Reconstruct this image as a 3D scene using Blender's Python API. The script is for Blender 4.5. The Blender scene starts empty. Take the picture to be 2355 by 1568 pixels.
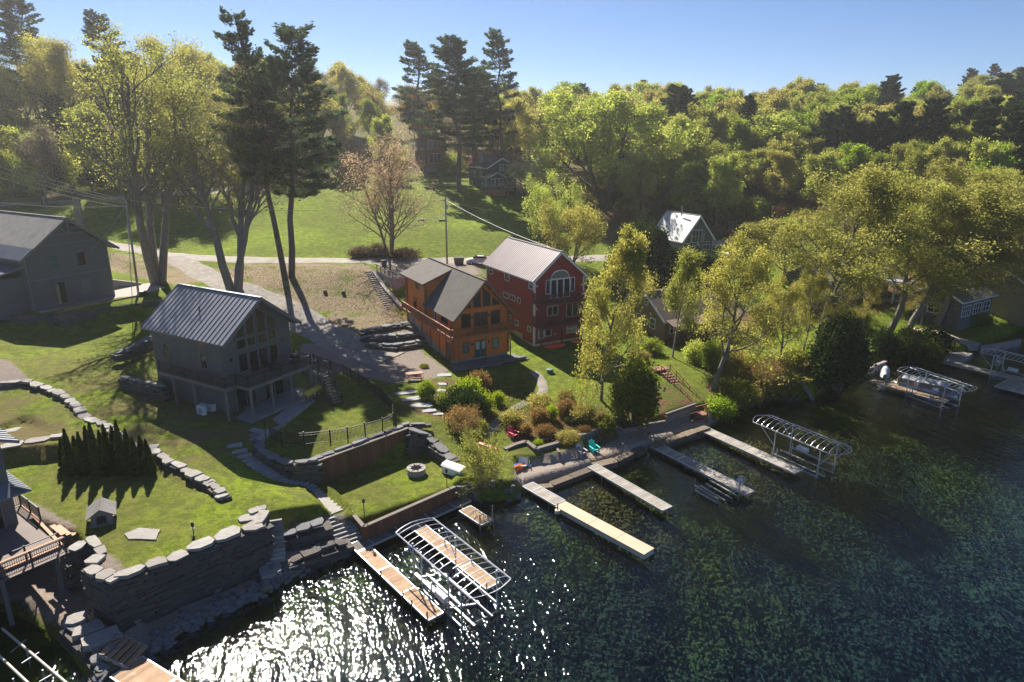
import bpy, math, random
import numpy as np
from mathutils import Vector, Matrix
S = bpy.context.scene
R = math.radians
# ------------------------------------------------------------ camera
CZ = 30.0
F = 1569.0; CX = 1177.0; CY = 784.0           # survey frame 2354 x 1568
PITCH = math.atan((CY - 310.0) / F)
cp, sp = math.cos(PITCH), math.sin(PITCH)
cam = bpy.data.cameras.new("camera"); camo = bpy.data.objects.new("camera", cam)
S.collection.objects.link(camo)
camo.location = (0, 0, CZ); camo.rotation_euler = (math.pi / 2 - PITCH, 0, 0)
cam.sensor_width = 36.0; cam.lens = F / 2354.0 * 36.0
cam.clip_start = 0.5; cam.clip_end = 6000
S.camera = camo
# ------------------------------------------------------------ world, sun, exposure
SUN_EL, SUN_AZ = 40.5, -23.5                   # azimuth from +Y towards +X
w = bpy.data.worlds.new("World"); S.world = w; w.use_nodes = True
nt = w.node_tree; bg = nt.nodes["Background"]
sky = nt.nodes.new("ShaderNodeTexSky"); sky.sky_type = 'NISHITA'; sky.sun_disc = False
sky.sun_elevation = R(SUN_EL); sky.sun_rotation = R(SUN_AZ)
sky.altitude = 2500; sky.air_density = 1.0; sky.dust_density = 0.25; sky.ozone_density = 4.0
tn = nt.nodes.new('ShaderNodeMix'); tn.data_type = 'RGBA'; tn.blend_type = 'MULTIPLY'; tn.inputs[0].default_value = 1.0; tn.inputs[7].default_value = (.60, .70, .84, 1)
nt.links.new(sky.outputs[0], tn.inputs[6]); nt.links.new(tn.outputs[2], bg.inputs[0]); bg.inputs[1].default_value = 0.06
sl = bpy.data.lights.new("sun", 'SUN'); sl.energy = 5.0; sl.angle = R(0.53); sl.color = (1.0, 0.93, 0.82)
so = bpy.data.objects.new("sun", sl); S.collection.objects.link(so)
sd = Vector((math.sin(R(SUN_AZ)) * math.cos(R(SUN_EL)), math.cos(R(SUN_AZ)) * math.cos(R(SUN_EL)), math.sin(R(SUN_EL))))
so.rotation_euler = sd.to_track_quat('Z', 'Y').to_euler(); so.location = (-60, 120, 90)
S.view_settings.view_transform = 'Standard'; S.view_settings.look = 'None'
S.view_settings.exposure = 1.1; S.view_settings.gamma = 1.0
try:
    S.cycles.use_denoising = True; S.cycles.denoiser = 'OPENIMAGEDENOISE'; S.cycles.denoising_input_passes = 'RGB_ALBEDO_NORMAL'; S.cycles.denoising_prefilter = 'NONE'; S.cycles.denoising_quality = 'HIGH'
except Exception: pass
S.cycles.max_bounces = 6; S.cycles.diffuse_bounces = 2; S.cycles.glossy_bounces = 2
S.cycles.transmission_bounces = 4; S.cycles.transparent_max_bounces = 8; S.cycles.volume_bounces = 0
S.cycles.sample_clamp_indirect = 4.0; S.cycles.caustics_reflective = False; S.cycles.caustics_refractive = False

# ------------------------------------------------------------ surveying helpers
def ray(x, y):
    a = (x - CX) / F; b = (y - CY) / F
    return (a, cp - b * sp, -sp - b * cp)
def P(x, y, z=0.0):
    """world point seen at survey position x, y on the level z"""
    d = ray(x, y); t = (z - CZ) / d[2]
    return Vector((d[0] * t, d[1] * t, z))
def t0(zx, zy): return (zx / 3.0, zy / 3.0)
def tl(zx, zy, tx=0, ty=0): return (tx * 784.667 + zx / 3.0, ty * 522.667 + zy / 3.0)
def tz(zx, zy, ox, oy): return ((ox + zx / 3.0625) * .76628, (oy + zy / 3.0625) * .76628)
def rnd(a, b): return random.uniform(a, b)
random.seed(7); NR = np.random.RandomState(7)

# ------------------------------------------------------------ object helpers
C = S.collection
def tag(o, label=None, cat=None, group=None, kind=None):
    if label: o["label"] = label
    if cat: o["category"] = cat
    if group: o["group"] = group
    if kind: o["kind"] = kind
    return o
def empty(name, loc=(0, 0, 0), rz=0.0, label=None, cat=None, group=None):
    o = bpy.data.objects.new(name, None); C.objects.link(o)
    o.location = loc; o.rotation_euler = (0, 0, rz); o.empty_display_size = 0.3
    return tag(o, label, cat, group)
def link(name, me, parent=None, loc=None, rz=0.0):
    o = bpy.data.objects.new(name, me); C.objects.link(o)
    if parent: o.parent = parent
    if loc is not None: o.location = loc
    if rz: o.rotation_euler = (0, 0, rz)
    return o
def copy_tree(o, parent=None):
    c = o.copy(); C.objects.link(c)
    if parent: c.parent = parent
    for ch in o.children: copy_tree(ch, c)
    return c

class MB:
    def __init__(s): s.v = []; s.f = []; s.m = []; s.mats = []
    def mi(s, mat):
        if mat is None: return 0
        if mat not in s.mats: s.mats.append(mat)
        return s.mats.index(mat)
    def add(s, vs, fs, mat=None):
        n = len(s.v); s.v += [tuple(p) for p in vs]; k = s.mi(mat)
        s.f += [tuple(i + n for i in f) for f in fs]; s.m += [k] * len(fs)
        return s
    def box(s, x0, x1, y0, y1, z0, z1, mat=None):
        return s.add([(x0, y0, z0), (x1, y0, z0), (x1, y1, z0), (x0, y1, z0), (x0, y0, z1), (x1, y0, z1), (x1, y1, z1), (x0, y1, z1)],
                     [(0, 3, 2, 1), (4, 5, 6, 7), (0, 1, 5, 4), (1, 2, 6, 5), (2, 3, 7, 6), (3, 0, 4, 7)], mat)
    def obox(s, c, sx, sy, sz, a=0.0, mat=None, jit=0.0, tilt=0.0):
        ca, sa = math.cos(a), math.sin(a); vs = []
        for dz in (-.5, .5):
            for dx, dy in ((-.5, -.5), (.5, -.5), (.5, .5), (-.5, .5)):
                x = dx * sx + rnd(-jit, jit) * sx; y = dy * sy + rnd(-jit, jit) * sy; z = dz * sz + rnd(-jit, jit) * sz + tilt * x
                vs.append((c[0] + x * ca - y * sa, c[1] + x * sa + y * ca, c[2] + z))
        return s.add(vs, [(0, 3, 2, 1), (4, 5, 6, 7), (0, 1, 5, 4), (1, 2, 6, 5), (2, 3, 7, 6), (3, 0, 4, 7)], mat)
    def beam(s, p0, p1, w=.1, h=.1, mat=None):
        p0 = Vector(p0); p1 = Vector(p1); d = (p1 - p0)
        if d.length < 1e-6: return s
        d.normalize(); u = d.cross(Vector((0, 0, 1)))
        if u.length < 1e-3: u = Vector((1, 0, 0))
        u.normalize(); v = u.cross(d)
        vs = [p + u * (a * w / 2) + v * (b * h / 2) for p in (p0, p1) for a, b in ((-1, -1), (1, -1), (1, 1), (-1, 1))]
        return s.add(vs, [(0, 1, 2, 3), (7, 6, 5, 4), (0, 4, 5, 1), (1, 5, 6, 2), (2, 6, 7, 3), (3, 7, 4, 0)], mat)
    def tube(s, pts, r, n=6, mat=None, closed=False):
        pts = [Vector(p) for p in pts]; m = len(pts)
        rs = r if isinstance(r, (list, tuple)) else [r] * m
        vs = []; up = Vector((0.13, 0.21, 1))
        for i, p in enumerate(pts):
            a = pts[(i - 1) % m] if closed else pts[max(i - 1, 0)]; b = pts[(i + 1) % m] if closed else pts[min(i + 1, m - 1)]
            d = (b - a).normalized(); u = d.cross(up)
            if u.length < .05: u = d.cross(Vector((1, 0, 0)))
            u.normalize(); v = u.cross(d)
            for k in range(n):
                t = 2 * math.pi * k / n; vs.append(p + (u * math.cos(t) + v * math.sin(t)) * rs[i])
        fs = [];
        for i in range(m if closed else m - 1):
            j = (i + 1) % m
            for k in range(n):
                k2 = (k + 1) % n; fs.append((i * n + k, i * n + k2, j * n + k2, j * n + k))
        if not closed: fs += [tuple(range(n))[::-1], tuple((m - 1) * n + k for k in range(n))]
        return s.add(vs, fs, mat)
    def prism(s, poly, z0, z1, mat=None, chamfer=0.0):
        n = len(poly); zt = z1 if isinstance(z1, (list, tuple)) else [z1] * n; zb = z0 if isinstance(z0, (list, tuple)) else [z0] * n
        if sum(poly[i][0] * poly[(i + 1) % n][1] - poly[(i + 1) % n][0] * poly[i][1] for i in range(n)) < 0:
            poly = poly[::-1]; zt = zt[::-1]; zb = zb[::-1]
        vs = [(p[0], p[1], zb[i]) for i, p in enumerate(poly)] + [(p[0], p[1], zt[i]) for i, p in enumerate(poly)]
        fs = [tuple(range(n))[::-1], tuple(range(n, 2 * n))] + [(i, (i + 1) % n, n + (i + 1) % n, n + i) for i in range(n)]
        return s.add(vs, fs, mat)
    def build(s, name, mat=None, parent=None, loc=None, rz=0.0, smooth=False, bevel=0.0):
        me = bpy.data.meshes.new(name); me.from_pydata(s.v, [], s.f)
        if mat is not None and not s.mats: s.mats = [mat]
        for m in s.mats: me.materials.append(m)
        if len(s.mats) > 1: me.polygons.foreach_set("material_index", s.m)
        if smooth: me.polygons.foreach_set("use_smooth", [True] * len(me.polygons))
        me.update(); o = link(name, me, parent, loc, rz)
        if bevel:
            b = o.modifiers.new("bevel", 'BEVEL'); b.width = bevel; b.segments = 1; b.limit_method = 'ANGLE'
        return o

def np_mesh(name, verts, faces, mat, smooth=False, k=4):
    me = bpy.data.meshes.new(name); nv = len(verts); nf = len(faces)
    me.vertices.add(nv); me.vertices.foreach_set("co", np.asarray(verts, dtype=np.float32).ravel())
    me.loops.add(nf * k); me.loops.foreach_set("vertex_index", np.asarray(faces, dtype=np.int32).ravel())
    me.polygons.add(nf); me.polygons.foreach_set("loop_start", np.arange(0, nf * k, k, dtype=np.int32))
    try: me.polygons.foreach_set("loop_total", np.full(nf, k, dtype=np.int32))
    except Exception: pass
    if smooth: me.polygons.foreach_set("use_smooth", np.ones(nf, dtype=bool))
    me.update(calc_edges=True); me.validate()
    me.materials.append(mat); return me

# ------------------------------------------------------------ materials
class NT:
    def __init__(s, name):
        s.m = bpy.data.materials.new(name); s.m.use_nodes = True; s.t = s.m.node_tree
        s.b = s.t.nodes["Principled BSDF"]; s.out = s.t.nodes["Material Output"]
    def n(s, typ, **kw):
        x = s.t.nodes.new(typ)
        for k, v in kw.items():
            if k.startswith("i_"):
                key = k[2:]; key = int(key) if key.isdigit() else key
                x.inputs[key].default_value = v
            else: setattr(x, k, v)
        return x
    def l(s, a, b): s.t.links.new(a, b)
    def mix(s, fac, a, b, mode='MIX'):
        x = s.t.nodes.new("ShaderNodeMix"); x.data_type = 'RGBA'; x.blend_type = mode
        for sock, v in ((x.inputs[0], fac), (x.inputs[6], a), (x.inputs[7], b)):
            if hasattr(v, "links"): s.l(v, sock)
            elif isinstance(v, (int, float)): sock.default_value = v
            else: sock.default_value = (*v, 1) if len(v) == 3 else v
        return x.outputs[2]
    def math(s, op, a, b=0.0, c=None):
        x = s.t.nodes.new("ShaderNodeMath"); x.operation = op
        for i, v in enumerate((a, b) if c is None else (a, b, c)):
            if hasattr(v, "links"): s.l(v, x.inputs[i])
            else: x.inputs[i].default_value = v
        return x.outputs[0]
    def ramp(s, fac, lo, hi):
        x = s.t.nodes.new("ShaderNodeMapRange"); x.inputs[1].default_value = lo; x.inputs[2].default_value = hi
        s.l(fac, x.inputs[0]); return x.outputs[0]
    def coord(s, kind='Object'):
        if kind == 'World': return s.n("ShaderNodeNewGeometry").outputs['Position']
        return s.n("ShaderNodeTexCoord").outputs[kind]
    def noise(s, co, scale, detail=4, rough=.55, vec=None):
        x = s.n("ShaderNodeTexNoise"); x.inputs['Scale'].default_value = scale; x.inputs['Detail'].default_value = detail
        x.inputs['Roughness'].default_value = rough
        if vec is not None:
            mp = s.n("ShaderNodeMapping"); mp.inputs['Scale'].default_value = vec; s.l(co, mp.inputs[0]); co = mp.outputs[0]
        s.l(co, x.inputs['Vector']); return x.outputs['Fac']
    def bump(s, h, strength=.3, dist=.05, prev=None):
        x = s.n("ShaderNodeBump"); x.inputs['Strength'].default_value = strength; x.inputs['Distance'].default_value = dist
        s.l(h, x.inputs['Height'])
        if prev is not None: s.l(prev, x.inputs['Normal'])
        return x.outputs[0]

def pm(name, c1, c2=None, scale=1.0, rough=.75, island=None, bump=0.0, bscale=8.0, bdist=.03, lines=None, metal=0.0, spec=None, stain=None, vec=None, coord='Object'):
    """procedural surface. lines = (axis, pitch, dark factor); island = second colour mixed per piece; stain=(colour, scale, lo, hi)"""
    q = NT(name); co = q.coord(coord); col = c1
    if c2 is not None: col = q.mix(q.ramp(q.noise(co, scale, 5, .6, vec), .32, .68), c1, c2)
    if island is not None:
        g = q.n("ShaderNodeNewGeometry"); col = q.mix(g.outputs['Random Per Island'], col, island)
    if stain: col = q.mix(q.ramp(q.noise(co, stain[1], 6, .65), stain[2], stain[3]), col, stain[0])
    nrm = None
    if lines:
        sx = q.n("ShaderNodeSeparateXYZ"); q.l(co, sx.inputs[0])
        fr = q.math('FRACT', q.math('MULTIPLY', sx.outputs['XYZ'.index(lines[0])], 1.0 / lines[1]))
        edge = q.math('LESS_THAN', fr, lines[3] if len(lines) > 3 else .12)
        dk = q.mix(1.0, col, (lines[2],) * 3, 'MULTIPLY'); col = q.mix(edge, col, dk)
        nrm = q.bump(fr, .5, .03)
    if bump: nrm = q.bump(q.noise(co, bscale, 4, .6, vec), bump, bdist, nrm)
    if hasattr(col, "links"): q.l(col, q.b.inputs['Base Color'])
    else: q.b.inputs['Base Color'].default_value = (*col, 1)
    if nrm is not None: q.l(nrm, q.b.inputs['Normal'])
    q.b.inputs['Roughness'].default_value = rough; q.b.inputs['Metallic'].default_value = metal
    if spec is not None: q.b.inputs['Specular IOR Level'].default_value = spec
    return q.m

def leafmat(name, c1, c2, c3=None, trans=.58, nscale=.35):
    q = NT(name); g = q.n("ShaderNodeNewGeometry"); oi = q.n("ShaderNodeObjectInfo")
    col = q.mix(g.outputs['Random Per Island'], c1, c2)
    if c3: col = q.mix(q.ramp(q.noise(q.coord('Object'), nscale, 3), .4, .65), col, c3)
    hs = q.n("ShaderNodeHueSaturation"); q.l(col, hs.inputs['Color'])
    q.l(q.math('ADD', q.math('MULTIPLY', oi.outputs['Random'], .022), .485), hs.inputs['Hue'])
    q.l(q.math('ADD', q.math('MULTIPLY', oi.outputs['Random'], .45), .8), hs.inputs['Value'])
    d = q.n("ShaderNodeBsdfDiffuse"); t = q.n("ShaderNodeBsdfTranslucent"); mx = q.n("ShaderNodeMixShader")
    q.l(hs.outputs[0], d.inputs[0])
    t2 = q.mix(1.0, hs.outputs[0], (1.15, 1.18, .85), 'MULTIPLY'); q.l(t2, t.inputs[0])
    mx.inputs[0].default_value = trans; q.l(d.outputs[0], mx.inputs[1]); q.l(t.outputs[0], mx.inputs[2])
    q.l(mx.outputs[0], q.out.inputs[0]); q.t.nodes.remove(q.b); return q.m
# ============================================================ TERRAIN
CTRL = [  # survey x, y, level
 (-150,850,7.2),(0,800,7.0),(60,850,6.6),(160,760,6.0),(300,745,5.9),(0,900,6.1),(120,900,6.0),(250,800,6.0),(200,960,5.2),(300,980,4.9),
 (430,935,4.6),(450,1050,4.2),(600,1130,3.7),(520,1010,4.3),(565,1040,3.6),(600,1066,3.05),(650,1094,2.35),(695,1113,1.85),(640,960,4.3),(600,920,4.4),(660,900,4.4),(700,1150,3.0),(650,1010,3.9),
 (800,960,3.7),(880,920,3.7),(850,1010,3.7),(930,950,3.6),(720,840,4.4),(760,880,3.9),
 (0,700,8.0),(200,690,8.0),(330,680,8.1),(420,660,8.2),(362,655,8.3),(400,580,9.0),(480,640,7.9),(540,665,7.4),(600,690,6.4),(640,730,5.5),(700,745,4.8),
 (560,620,8.5),(680,620,9.0),(660,640,8.4),(780,625,9.0),(760,680,6.8),(690,700,6.4),(820,690,6.2),(860,650,7.6),(850,613,8.9),(915,712,5.6),(880,730,5.0),
 (850,775,4.0),(780,780,4.2),(850,820,3.5),(930,830,3.4),(990,845,3.3),(900,870,3.5),(800,840,3.9),(960,780,3.8),
 (1036,800,3.3),(1178,800,3.1),(1228,799,3.3),(1335,777,3.3),(1100,900,2.9),(1250,870,2.9),(1170,960,2.3),(1280,830,3.1),(1380,900,2.6),(1300,980,1.9),
 (1420,960,1.9),(1500,900,2.4),(1530,850,3.0),(1560,800,3.1),(1000,960,3.4),(960,920,3.5),(1050,960,2.8),(1080,1040,1.9),(1180,1000,1.7),(1130,1000,2.0),(1230,990,1.8),
 (1590,940,1.6),(1620,900,2.3),(1560,920,2.2),(1380,990,1.6),(1480,975,1.3),
 (960,600,8.8),(1060,612,8.8),(1000,625,8.7),(1130,600,8.7),(270,560,9.6),(480,595,9.1),(780,598,9.1),(1000,600,8.8),(1200,590,8.6),
 (600,520,11.6),(900,520,12.2),(1000,500,13.0),(1100,520,12.3),(300,510,12.2),(0,500,13.0),(200,470,14.2),(0,470,14.5),(430,440,16.0),(600,445,15.8),(900,450,16.0),(1050,442,16.3),
 (1130,455,15.2),(1080,432,17.0),(1180,470,14.0),(1150,540,11.3),(1250,500,11.5),(1300,560,9.0),(0,440,15.6),(200,430,16.6),(450,415,18.0),(985,400,19.0),(800,420,17.5),
 (1350,640,6.5),(1400,700,5.0),(1480,780,3.3),(1600,600,7.3),(1560,620,6.6),(1660,562,8.0),(1740,575,7.6),(1750,500,11.0),(1900,560,8.6),(2000,540,9.5),(2300,540,10.0),(1450,520,10.0),
 (1650,870,2.9),(1700,800,2.8),(1640,800,2.3),(1750,880,1.3),(1800,850,2.4),(1900,800,2.6),(1950,720,3.4),(2100,755,2.0),(2020,800,1.6),(2200,700,3.3),(2300,730,1.8),(2354,650,4.5),(1800,650,5.6),
 (2250,620,5.5),(2000,640,5.5),(1850,700,4.0),(2600,640,4.0)]
WCTRL = [(-90,150,17.5),(-60,175,19),(-120,200,31),(-80,205,30),(-40,215,24),(-150,150,22),(-200,150,27),(-150,250,38),(-60,260,33),(0,230,21),(0,300,31),(60,200,17),
 (60,260,27),(120,260,28),(200,250,26),(250,350,34),(350,450,44),(470,520,50),(100,400,38),(-100,400,46),(400,250,24),(300,150,8),(150,140,8),(120,180,15),(200,180,12),(500,900,52),(0,800,58),
 (-500,300,45),(-500,800,60),(900,300,10),(900,900,60),(-400,100,26),(-300,0,20),(-110,95,12),(-90,70,8),(-60,50,5),(200,105,4),(700,100,4),(320,560,56),(420,640,60)]
pts = np.array([tuple(P(*c)) for c in CTRL] + WCTRL, dtype=float)
A = pts[:, :2]; n_ = len(A)
def phi(d): return d
Dm = np.sqrt(((A[:, None] - A[None]) ** 2).sum(-1))
M_ = np.zeros((n_ + 3, n_ + 3)); M_[:n_, :n_] = phi(Dm) - np.eye(n_) * 0.6
M_[:n_, n_:] = np.c_[np.ones(n_), A]; M_[n_:, :n_] = M_[:n_, n_:].T
W_ = np.linalg.solve(M_, np.r_[pts[:, 2], 0, 0, 0])
def rbf(x, y):
    d = np.sqrt((x[:, None] - A[None, :, 0]) ** 2 + (y[:, None] - A[None, :, 1]) ** 2)
    return phi(d) @ W_[:n_] + W_[n_] + W_[n_ + 1] * x + W_[n_ + 2] * y
def sdist(poly, x, y):
    """signed distance, + inside"""
    inside = np.zeros(len(x), bool); dm = np.full(len(x), 1e9); n = len(poly)
    for i in range(n):
        ax, ay = poly[i]; bx, by = poly[(i + 1) % n]
        ex, ey = bx - ax, by - ay; L2 = ex * ex + ey * ey + 1e-9
        t = np.clip(((x - ax) * ex + (y - ay) * ey) / L2, 0, 1)
        dm = np.minimum(dm, np.hypot(x - ax - t * ex, y - ay - t * ey))
        if ay != by: inside ^= ((ay > y) != (by > y)) & (x < ex * (y - ay) / (by - ay) + ax)
    return np.where(inside, dm, -dm)
def pw(lst, z): return [tuple(P(a, b, z))[:2] for a, b in lst]
SHORE = pw([(-900,1800),(60,1700),(200,1590),(262,1555),(300,1500),(352,1512),(430,1452),(560,1392),(650,1342),(730,1302),(800,1272),(835,1240),(1085,1150),(1130,1152),(1190,1148),(1215,1122),
            (1330,1090),(1432,1056),(1500,1033),(1600,1000),(1640,975),(1700,937),(1760,921),(1870,915),(1915,885),(1990,868),(2000,845),(2060,812),(2150,792),(2172,815),(2200,822),(2270,792),(2354,752),(2600,700),(3400,560)], 0)
LAND = SHORE + [(900, 200), (900, 1500), (-700, 1500), (-700, 30)]
TERR = [  # polygon, level, edge softness
 (pw([(-300,1075),(0,1062),(140,1052),(250,1062),(360,1072),(420,1118),(515,1160),(600,1203),(598,1209),(280,1332),(205,1312),(235,1262),(205,1240),(60,1190),(-300,1190)], 3.8), 3.8, .3),
 (pw([(-300,985),(0,990),(60,968),(145,1000),(148,1022),(0,1034),(-300,1060)], 5.0), 5.0, .3),
 (pw([(726,1114),(935,1040),(1000,1052),(1050,1080),(1045,1122),(836,1214),(812,1186),(780,1152)], 1.5), 1.5, .3),
 (pw([(-200,600),(-200,712),(100,724),(200,714),(372,692),(400,668),(350,640),(250,600)], 8.0), 8.0, .4),
 (pw([(284,842),(350,812),(366,850),(385,880),(330,876),(280,862)], 6.35), 6.35, .3),
 (pw([(1186,1070),(1262,1062),(1330,1052),(1350,1022),(1440,998),(1560,962),(1624,950),(1650,972),(1600,994),(1432,1050),(1322,1092),(1216,1118),(1184,1108)], .7), .7, .3),
 (pw([(843,606),(866,624),(903,641),(960,642),(1120,640),(1085,604),(870,603)], 8.8), 8.8, .3),
 (pw([(700,1118),(727,1112),(800,1172),(812,1188),(760,1194),(715,1150)], 1.75), 1.75, .5),
 (pw([(-300,1200),(40,1215),(180,1290),(200,1345),(280,1372),(330,1440),(270,1490),(230,1560),(60,1700),(-300,1700)], .6), .6, .5),
 (pw([(-300,1395),(40,1395),(130,1440),(190,1500),(235,1570),(160,1750),(-300,1750)], 0), -.22, .6),
]
SLIP = TERR[-1]; TERR = TERR[:-1]
LOW = [  # narrow strips between the walls and the water
 (pw([(208,1312),(264,1336),(330,1312),(420,1274),(500,1247),(599,1209),(604,1185),(640,1188)], 3.85) + pw([(640,1262),(640,1330),(560,1385),(430,1446),(352,1508),(300,1500),(230,1440)], .3), .3, .3),
 (pw([(604,1190),(622,1210),(655,1208),(745,1182),(790,1172)], 2.6)[:0] + pw([(612,1250),(655,1236),(745,1210),(792,1200),(806,1232),(800,1262),(730,1292),(650,1332),(612,1330)], 1.0), .85, .5),
 (pw([(812,1190),(838,1214),(1048,1122),(1085,1110),(1100,1145)], 1.5)[:4] + pw([(1100,1150),(1085,1160),(835,1250),(800,1272),(790,1262)], 0), .1, .3),
 (pw([(726,1113),(938,1038),(960,1030),(1000,1050)], 1.5), 1.5, .3),
]
def height(x, y):
    x = np.asarray(x, float); y = np.asarray(y, float)
    z = np.empty(len(x))
    for i in range(0, len(x), 20000): z[i:i + 20000] = rbf(x[i:i + 20000], y[i:i + 20000])
    z = np.maximum(z, .35)
    # low boathouse ground first, terraces over it
    for poly, lv, s in LOW + [TERR[-1]] + TERR[:-1]:
        d = sdist(poly, x, y); k = np.clip(d / s + .5, 0, 1); k = k * k * (3 - 2 * k)
        z = z * (1 - k) + lv * k
    d = sdist(SLIP[0], x, y); k = np.clip(d / 1.2 + .3, 0, 1); z = z * (1 - k) - .22 * k
    d = sdist(LAND, x, y)
    bed = -0.3 - np.clip(-d, 0, 50) * .062 - .12 * np.sin(x * .21 + 1.3) * np.sin(y * .17) * np.clip(-d / 6, 0, 1)
    k = np.clip(d / .9 + .25, 0, 1); k = k * k * (3 - 2 * k)
    return bed * (1 - k) + z * k
def axis(a, b, lo, hi, st, g=1.09, cap=14.0):
    mid = list(np.arange(lo, hi + 1e-6, st)); s = st; x = hi; up = []
    while x < b: s = min(s * g, cap); x += s; up.append(x)
    s = st; x = lo; dn = []
    while x > a: s = min(s * g, cap); x -= s; dn.append(x)
    return np.array(dn[::-1] + mid + up)
GX = axis(-690, 890, -44, 50, .4, 1.03); GY = axis(-60, 1480, 30, 92, .4, 1.03)
XX, YY = np.meshgrid(GX, GY, indexing='ij'); ZZ = height(XX.ravel(), YY.ravel()).reshape(XX.shape)
def gz(x, y):
    i = int(np.clip(np.searchsorted(GX, x) - 1, 0, len(GX) - 2)); j = int(np.clip(np.searchsorted(GY, y) - 1, 0, len(GY) - 2))
    u = min(max((x - GX[i]) / (GX[i + 1] - GX[i]), 0), 1); v = min(max((y - GY[j]) / (GY[j + 1] - GY[j]), 0), 1)
    return float(ZZ[i, j] * (1 - u) * (1 - v) + ZZ[i + 1, j] * u * (1 - v) + ZZ[i, j + 1] * (1 - u) * v + ZZ[i + 1, j + 1] * u * v)
def T(x, y, tmax=700):
    """point of the ground seen at survey position"""
    d = Vector(ray(x, y)); t = 25.0
    while t < tmax:
        p = Vector((0, 0, CZ)) + d * t
        if p.z < gz(p.x, p.y): break
        t += .5
    lo, hi = t - .5, t
    for _ in range(8):
        m = (lo + hi) / 2; p = Vector((0, 0, CZ)) + d * m
        if p.z < gz(p.x, p.y): hi = m
        else: lo = m
    p = Vector((0, 0, CZ)) + d * hi; p.z = gz(p.x, p.y); return p

def line_dist(x, y, line):
    dm = np.full(len(x), 1e9)
    for (ax, ay), (bx, by) in zip(line[:-1], line[1:]):
        ex, ey = bx - ax, by - ay; t = np.clip(((x - ax) * ex + (y - ay) * ey) / (ex * ex + ey * ey + 1e-9), 0, 1)
        dm = np.minimum(dm, np.hypot(x - ax - t * ex, y - ay - t * ey))
    return dm
def tp(l): return [tuple(T(*q))[:2] for q in l]
LANE = tp([(-120,500),(60,520),(262,563),(330,577),(400,588),(480,594),(600,598),(700,599),(800,599),(900,598),(980,600),(1080,600),(1180,596)]) + [(12,126),(24,131),(36,139)] + tp([(1655,556),(1740,552),(1900,560),(2050,560),(2354,560)])
DRIVE = tp([(395,590),(450,620),(520,655),(600,690),(690,735),(760,772),(830,808),(900,825)])
ROAD = tp([(-60,472),(100,465),(250,457),(370,447),(470,440),(600,432)])
def rib(line, half, lift, name, mat, step=1.0, wob=.25, cross=7):
    """sheet draped over the ground along a line"""
    ps = [Vector((*p, 0)) for p in line]; out = []
    for a, b in zip(ps[:-1], ps[1:]):
        n = max(1, int((b - a).length / step))
        out += [a + (b - a) * (i / n) for i in range(n)]
    out.append(ps[-1])
    for _ in range(6): out = [out[0]] + [(out[i - 1] + out[i] * 2 + out[i + 1]) / 4 for i in range(1, len(out) - 1)] + [out[-1]]
    vs = []; hs = half if isinstance(half, (list, tuple)) else (half, half)
    for i, p in enumerate(out):
        d = (out[min(i + 1, len(out) - 1)] - out[max(i - 1, 0)]).normalized(); nrm = Vector((-d.y, d.x, 0))
        h = hs[0] + (hs[1] - hs[0]) * i / len(out)
        wl = wob * math.sin(i * .7) + rnd(-wob, wob) * .4; wr = wob * math.sin(i * .9 + 2) + rnd(-wob, wob) * .4
        for k in range(cross):
            u = -1 + 2 * k / (cross - 1); q = p + nrm * (u * h + (wl if k == 0 else wr if k == cross - 1 else 0))
            vs.append((q.x, q.y, gz(q.x, q.y) + (lift if 0 < k < cross - 1 else -.05)))
    fs = [(i * cross + k, i * cross + k + 1, (i + 1) * cross + k + 1, (i + 1) * cross + k) for i in range(len(out) - 1) for k in range(cross - 1)]
    return tag(np_link(name, vs, fs, mat), kind='structure')
def np_link(name, vs, fs, mat, parent=None, smooth=True):
    return link(name, np_mesh(name, vs, fs, mat, smooth), parent)

# ---- ground material driven by zone weights stored on the sheet
fx = XX.ravel(); fy = YY.ravel(); fz = ZZ.ravel()
def zone(poly, soft): return np.clip(sdist(poly, fx, fy) / soft + .5, 0, 1)
def tpoly(l): return [tuple(T(*q))[:2] for q in l]
grav = np.zeros(len(fx))
GRAV = [tpoly([(690,790),(780,790),(860,790),(960,800),(1030,850),(1000,870),(900,880),(800,860),(730,850),(690,820)]),
        tpoly([(1186,1068),(1340,1040),(1440,1000),(1624,950),(1660,975),(1432,1055),(1216,1125),(1180,1112)]),
        tpoly([(860,604),(1100,604),(1120,650),(1000,650),(905,640)]), tpoly([(-200,790),(20,830),(75,880),(10,900),(-200,900)]),
        pw([(-300,1200),(40,1215),(180,1290),(200,1345),(280,1372),(330,1440),(270,1490),(230,1560),(60,1700),(-300,1700)], .6)]
GRAV += [LOW[0][0], LOW[1][0], LOW[2][0]]
for g in GRAV: grav = np.maximum(grav, zone(g, 1.2))
grav *= 1 - zone(SLIP[0], 1.5)
dirt = np.zeros(len(fx))
for g in [tpoly([(455,625),(560,606),(700,606),(850,610),(915,700),(900,720),(760,720),(700,720),(600,660),(540,640)]),
          tpoly([(760,700),(900,705),(990,760),(985,800),(850,800),(740,760)]), tpoly([(-10,640),(260,580),(420,600),(470,640),(420,660),(250,620)])]: dirt = np.maximum(dirt, zone(g, 3.0) * .95)
mulch = np.zeros(len(fx))
for g in [tpoly([(1150,980),(1180,950),(1230,930),(1300,920),(1380,935),(1400,960),(1520,880),(1560,870),(1600,930),(1640,965),(1450,985),(1330,1030),(1190,1040)]),
          tpoly([(1640,800),(1700,820),(1880,820),(1900,900),(1700,960),(1620,900)]), tpoly([(900,940),(1000,870),(1220,880),(1240,930),(1120,985),(1010,965)])]:
    mulch = np.maximum(mulch, zone(g, 1.4))
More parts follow.
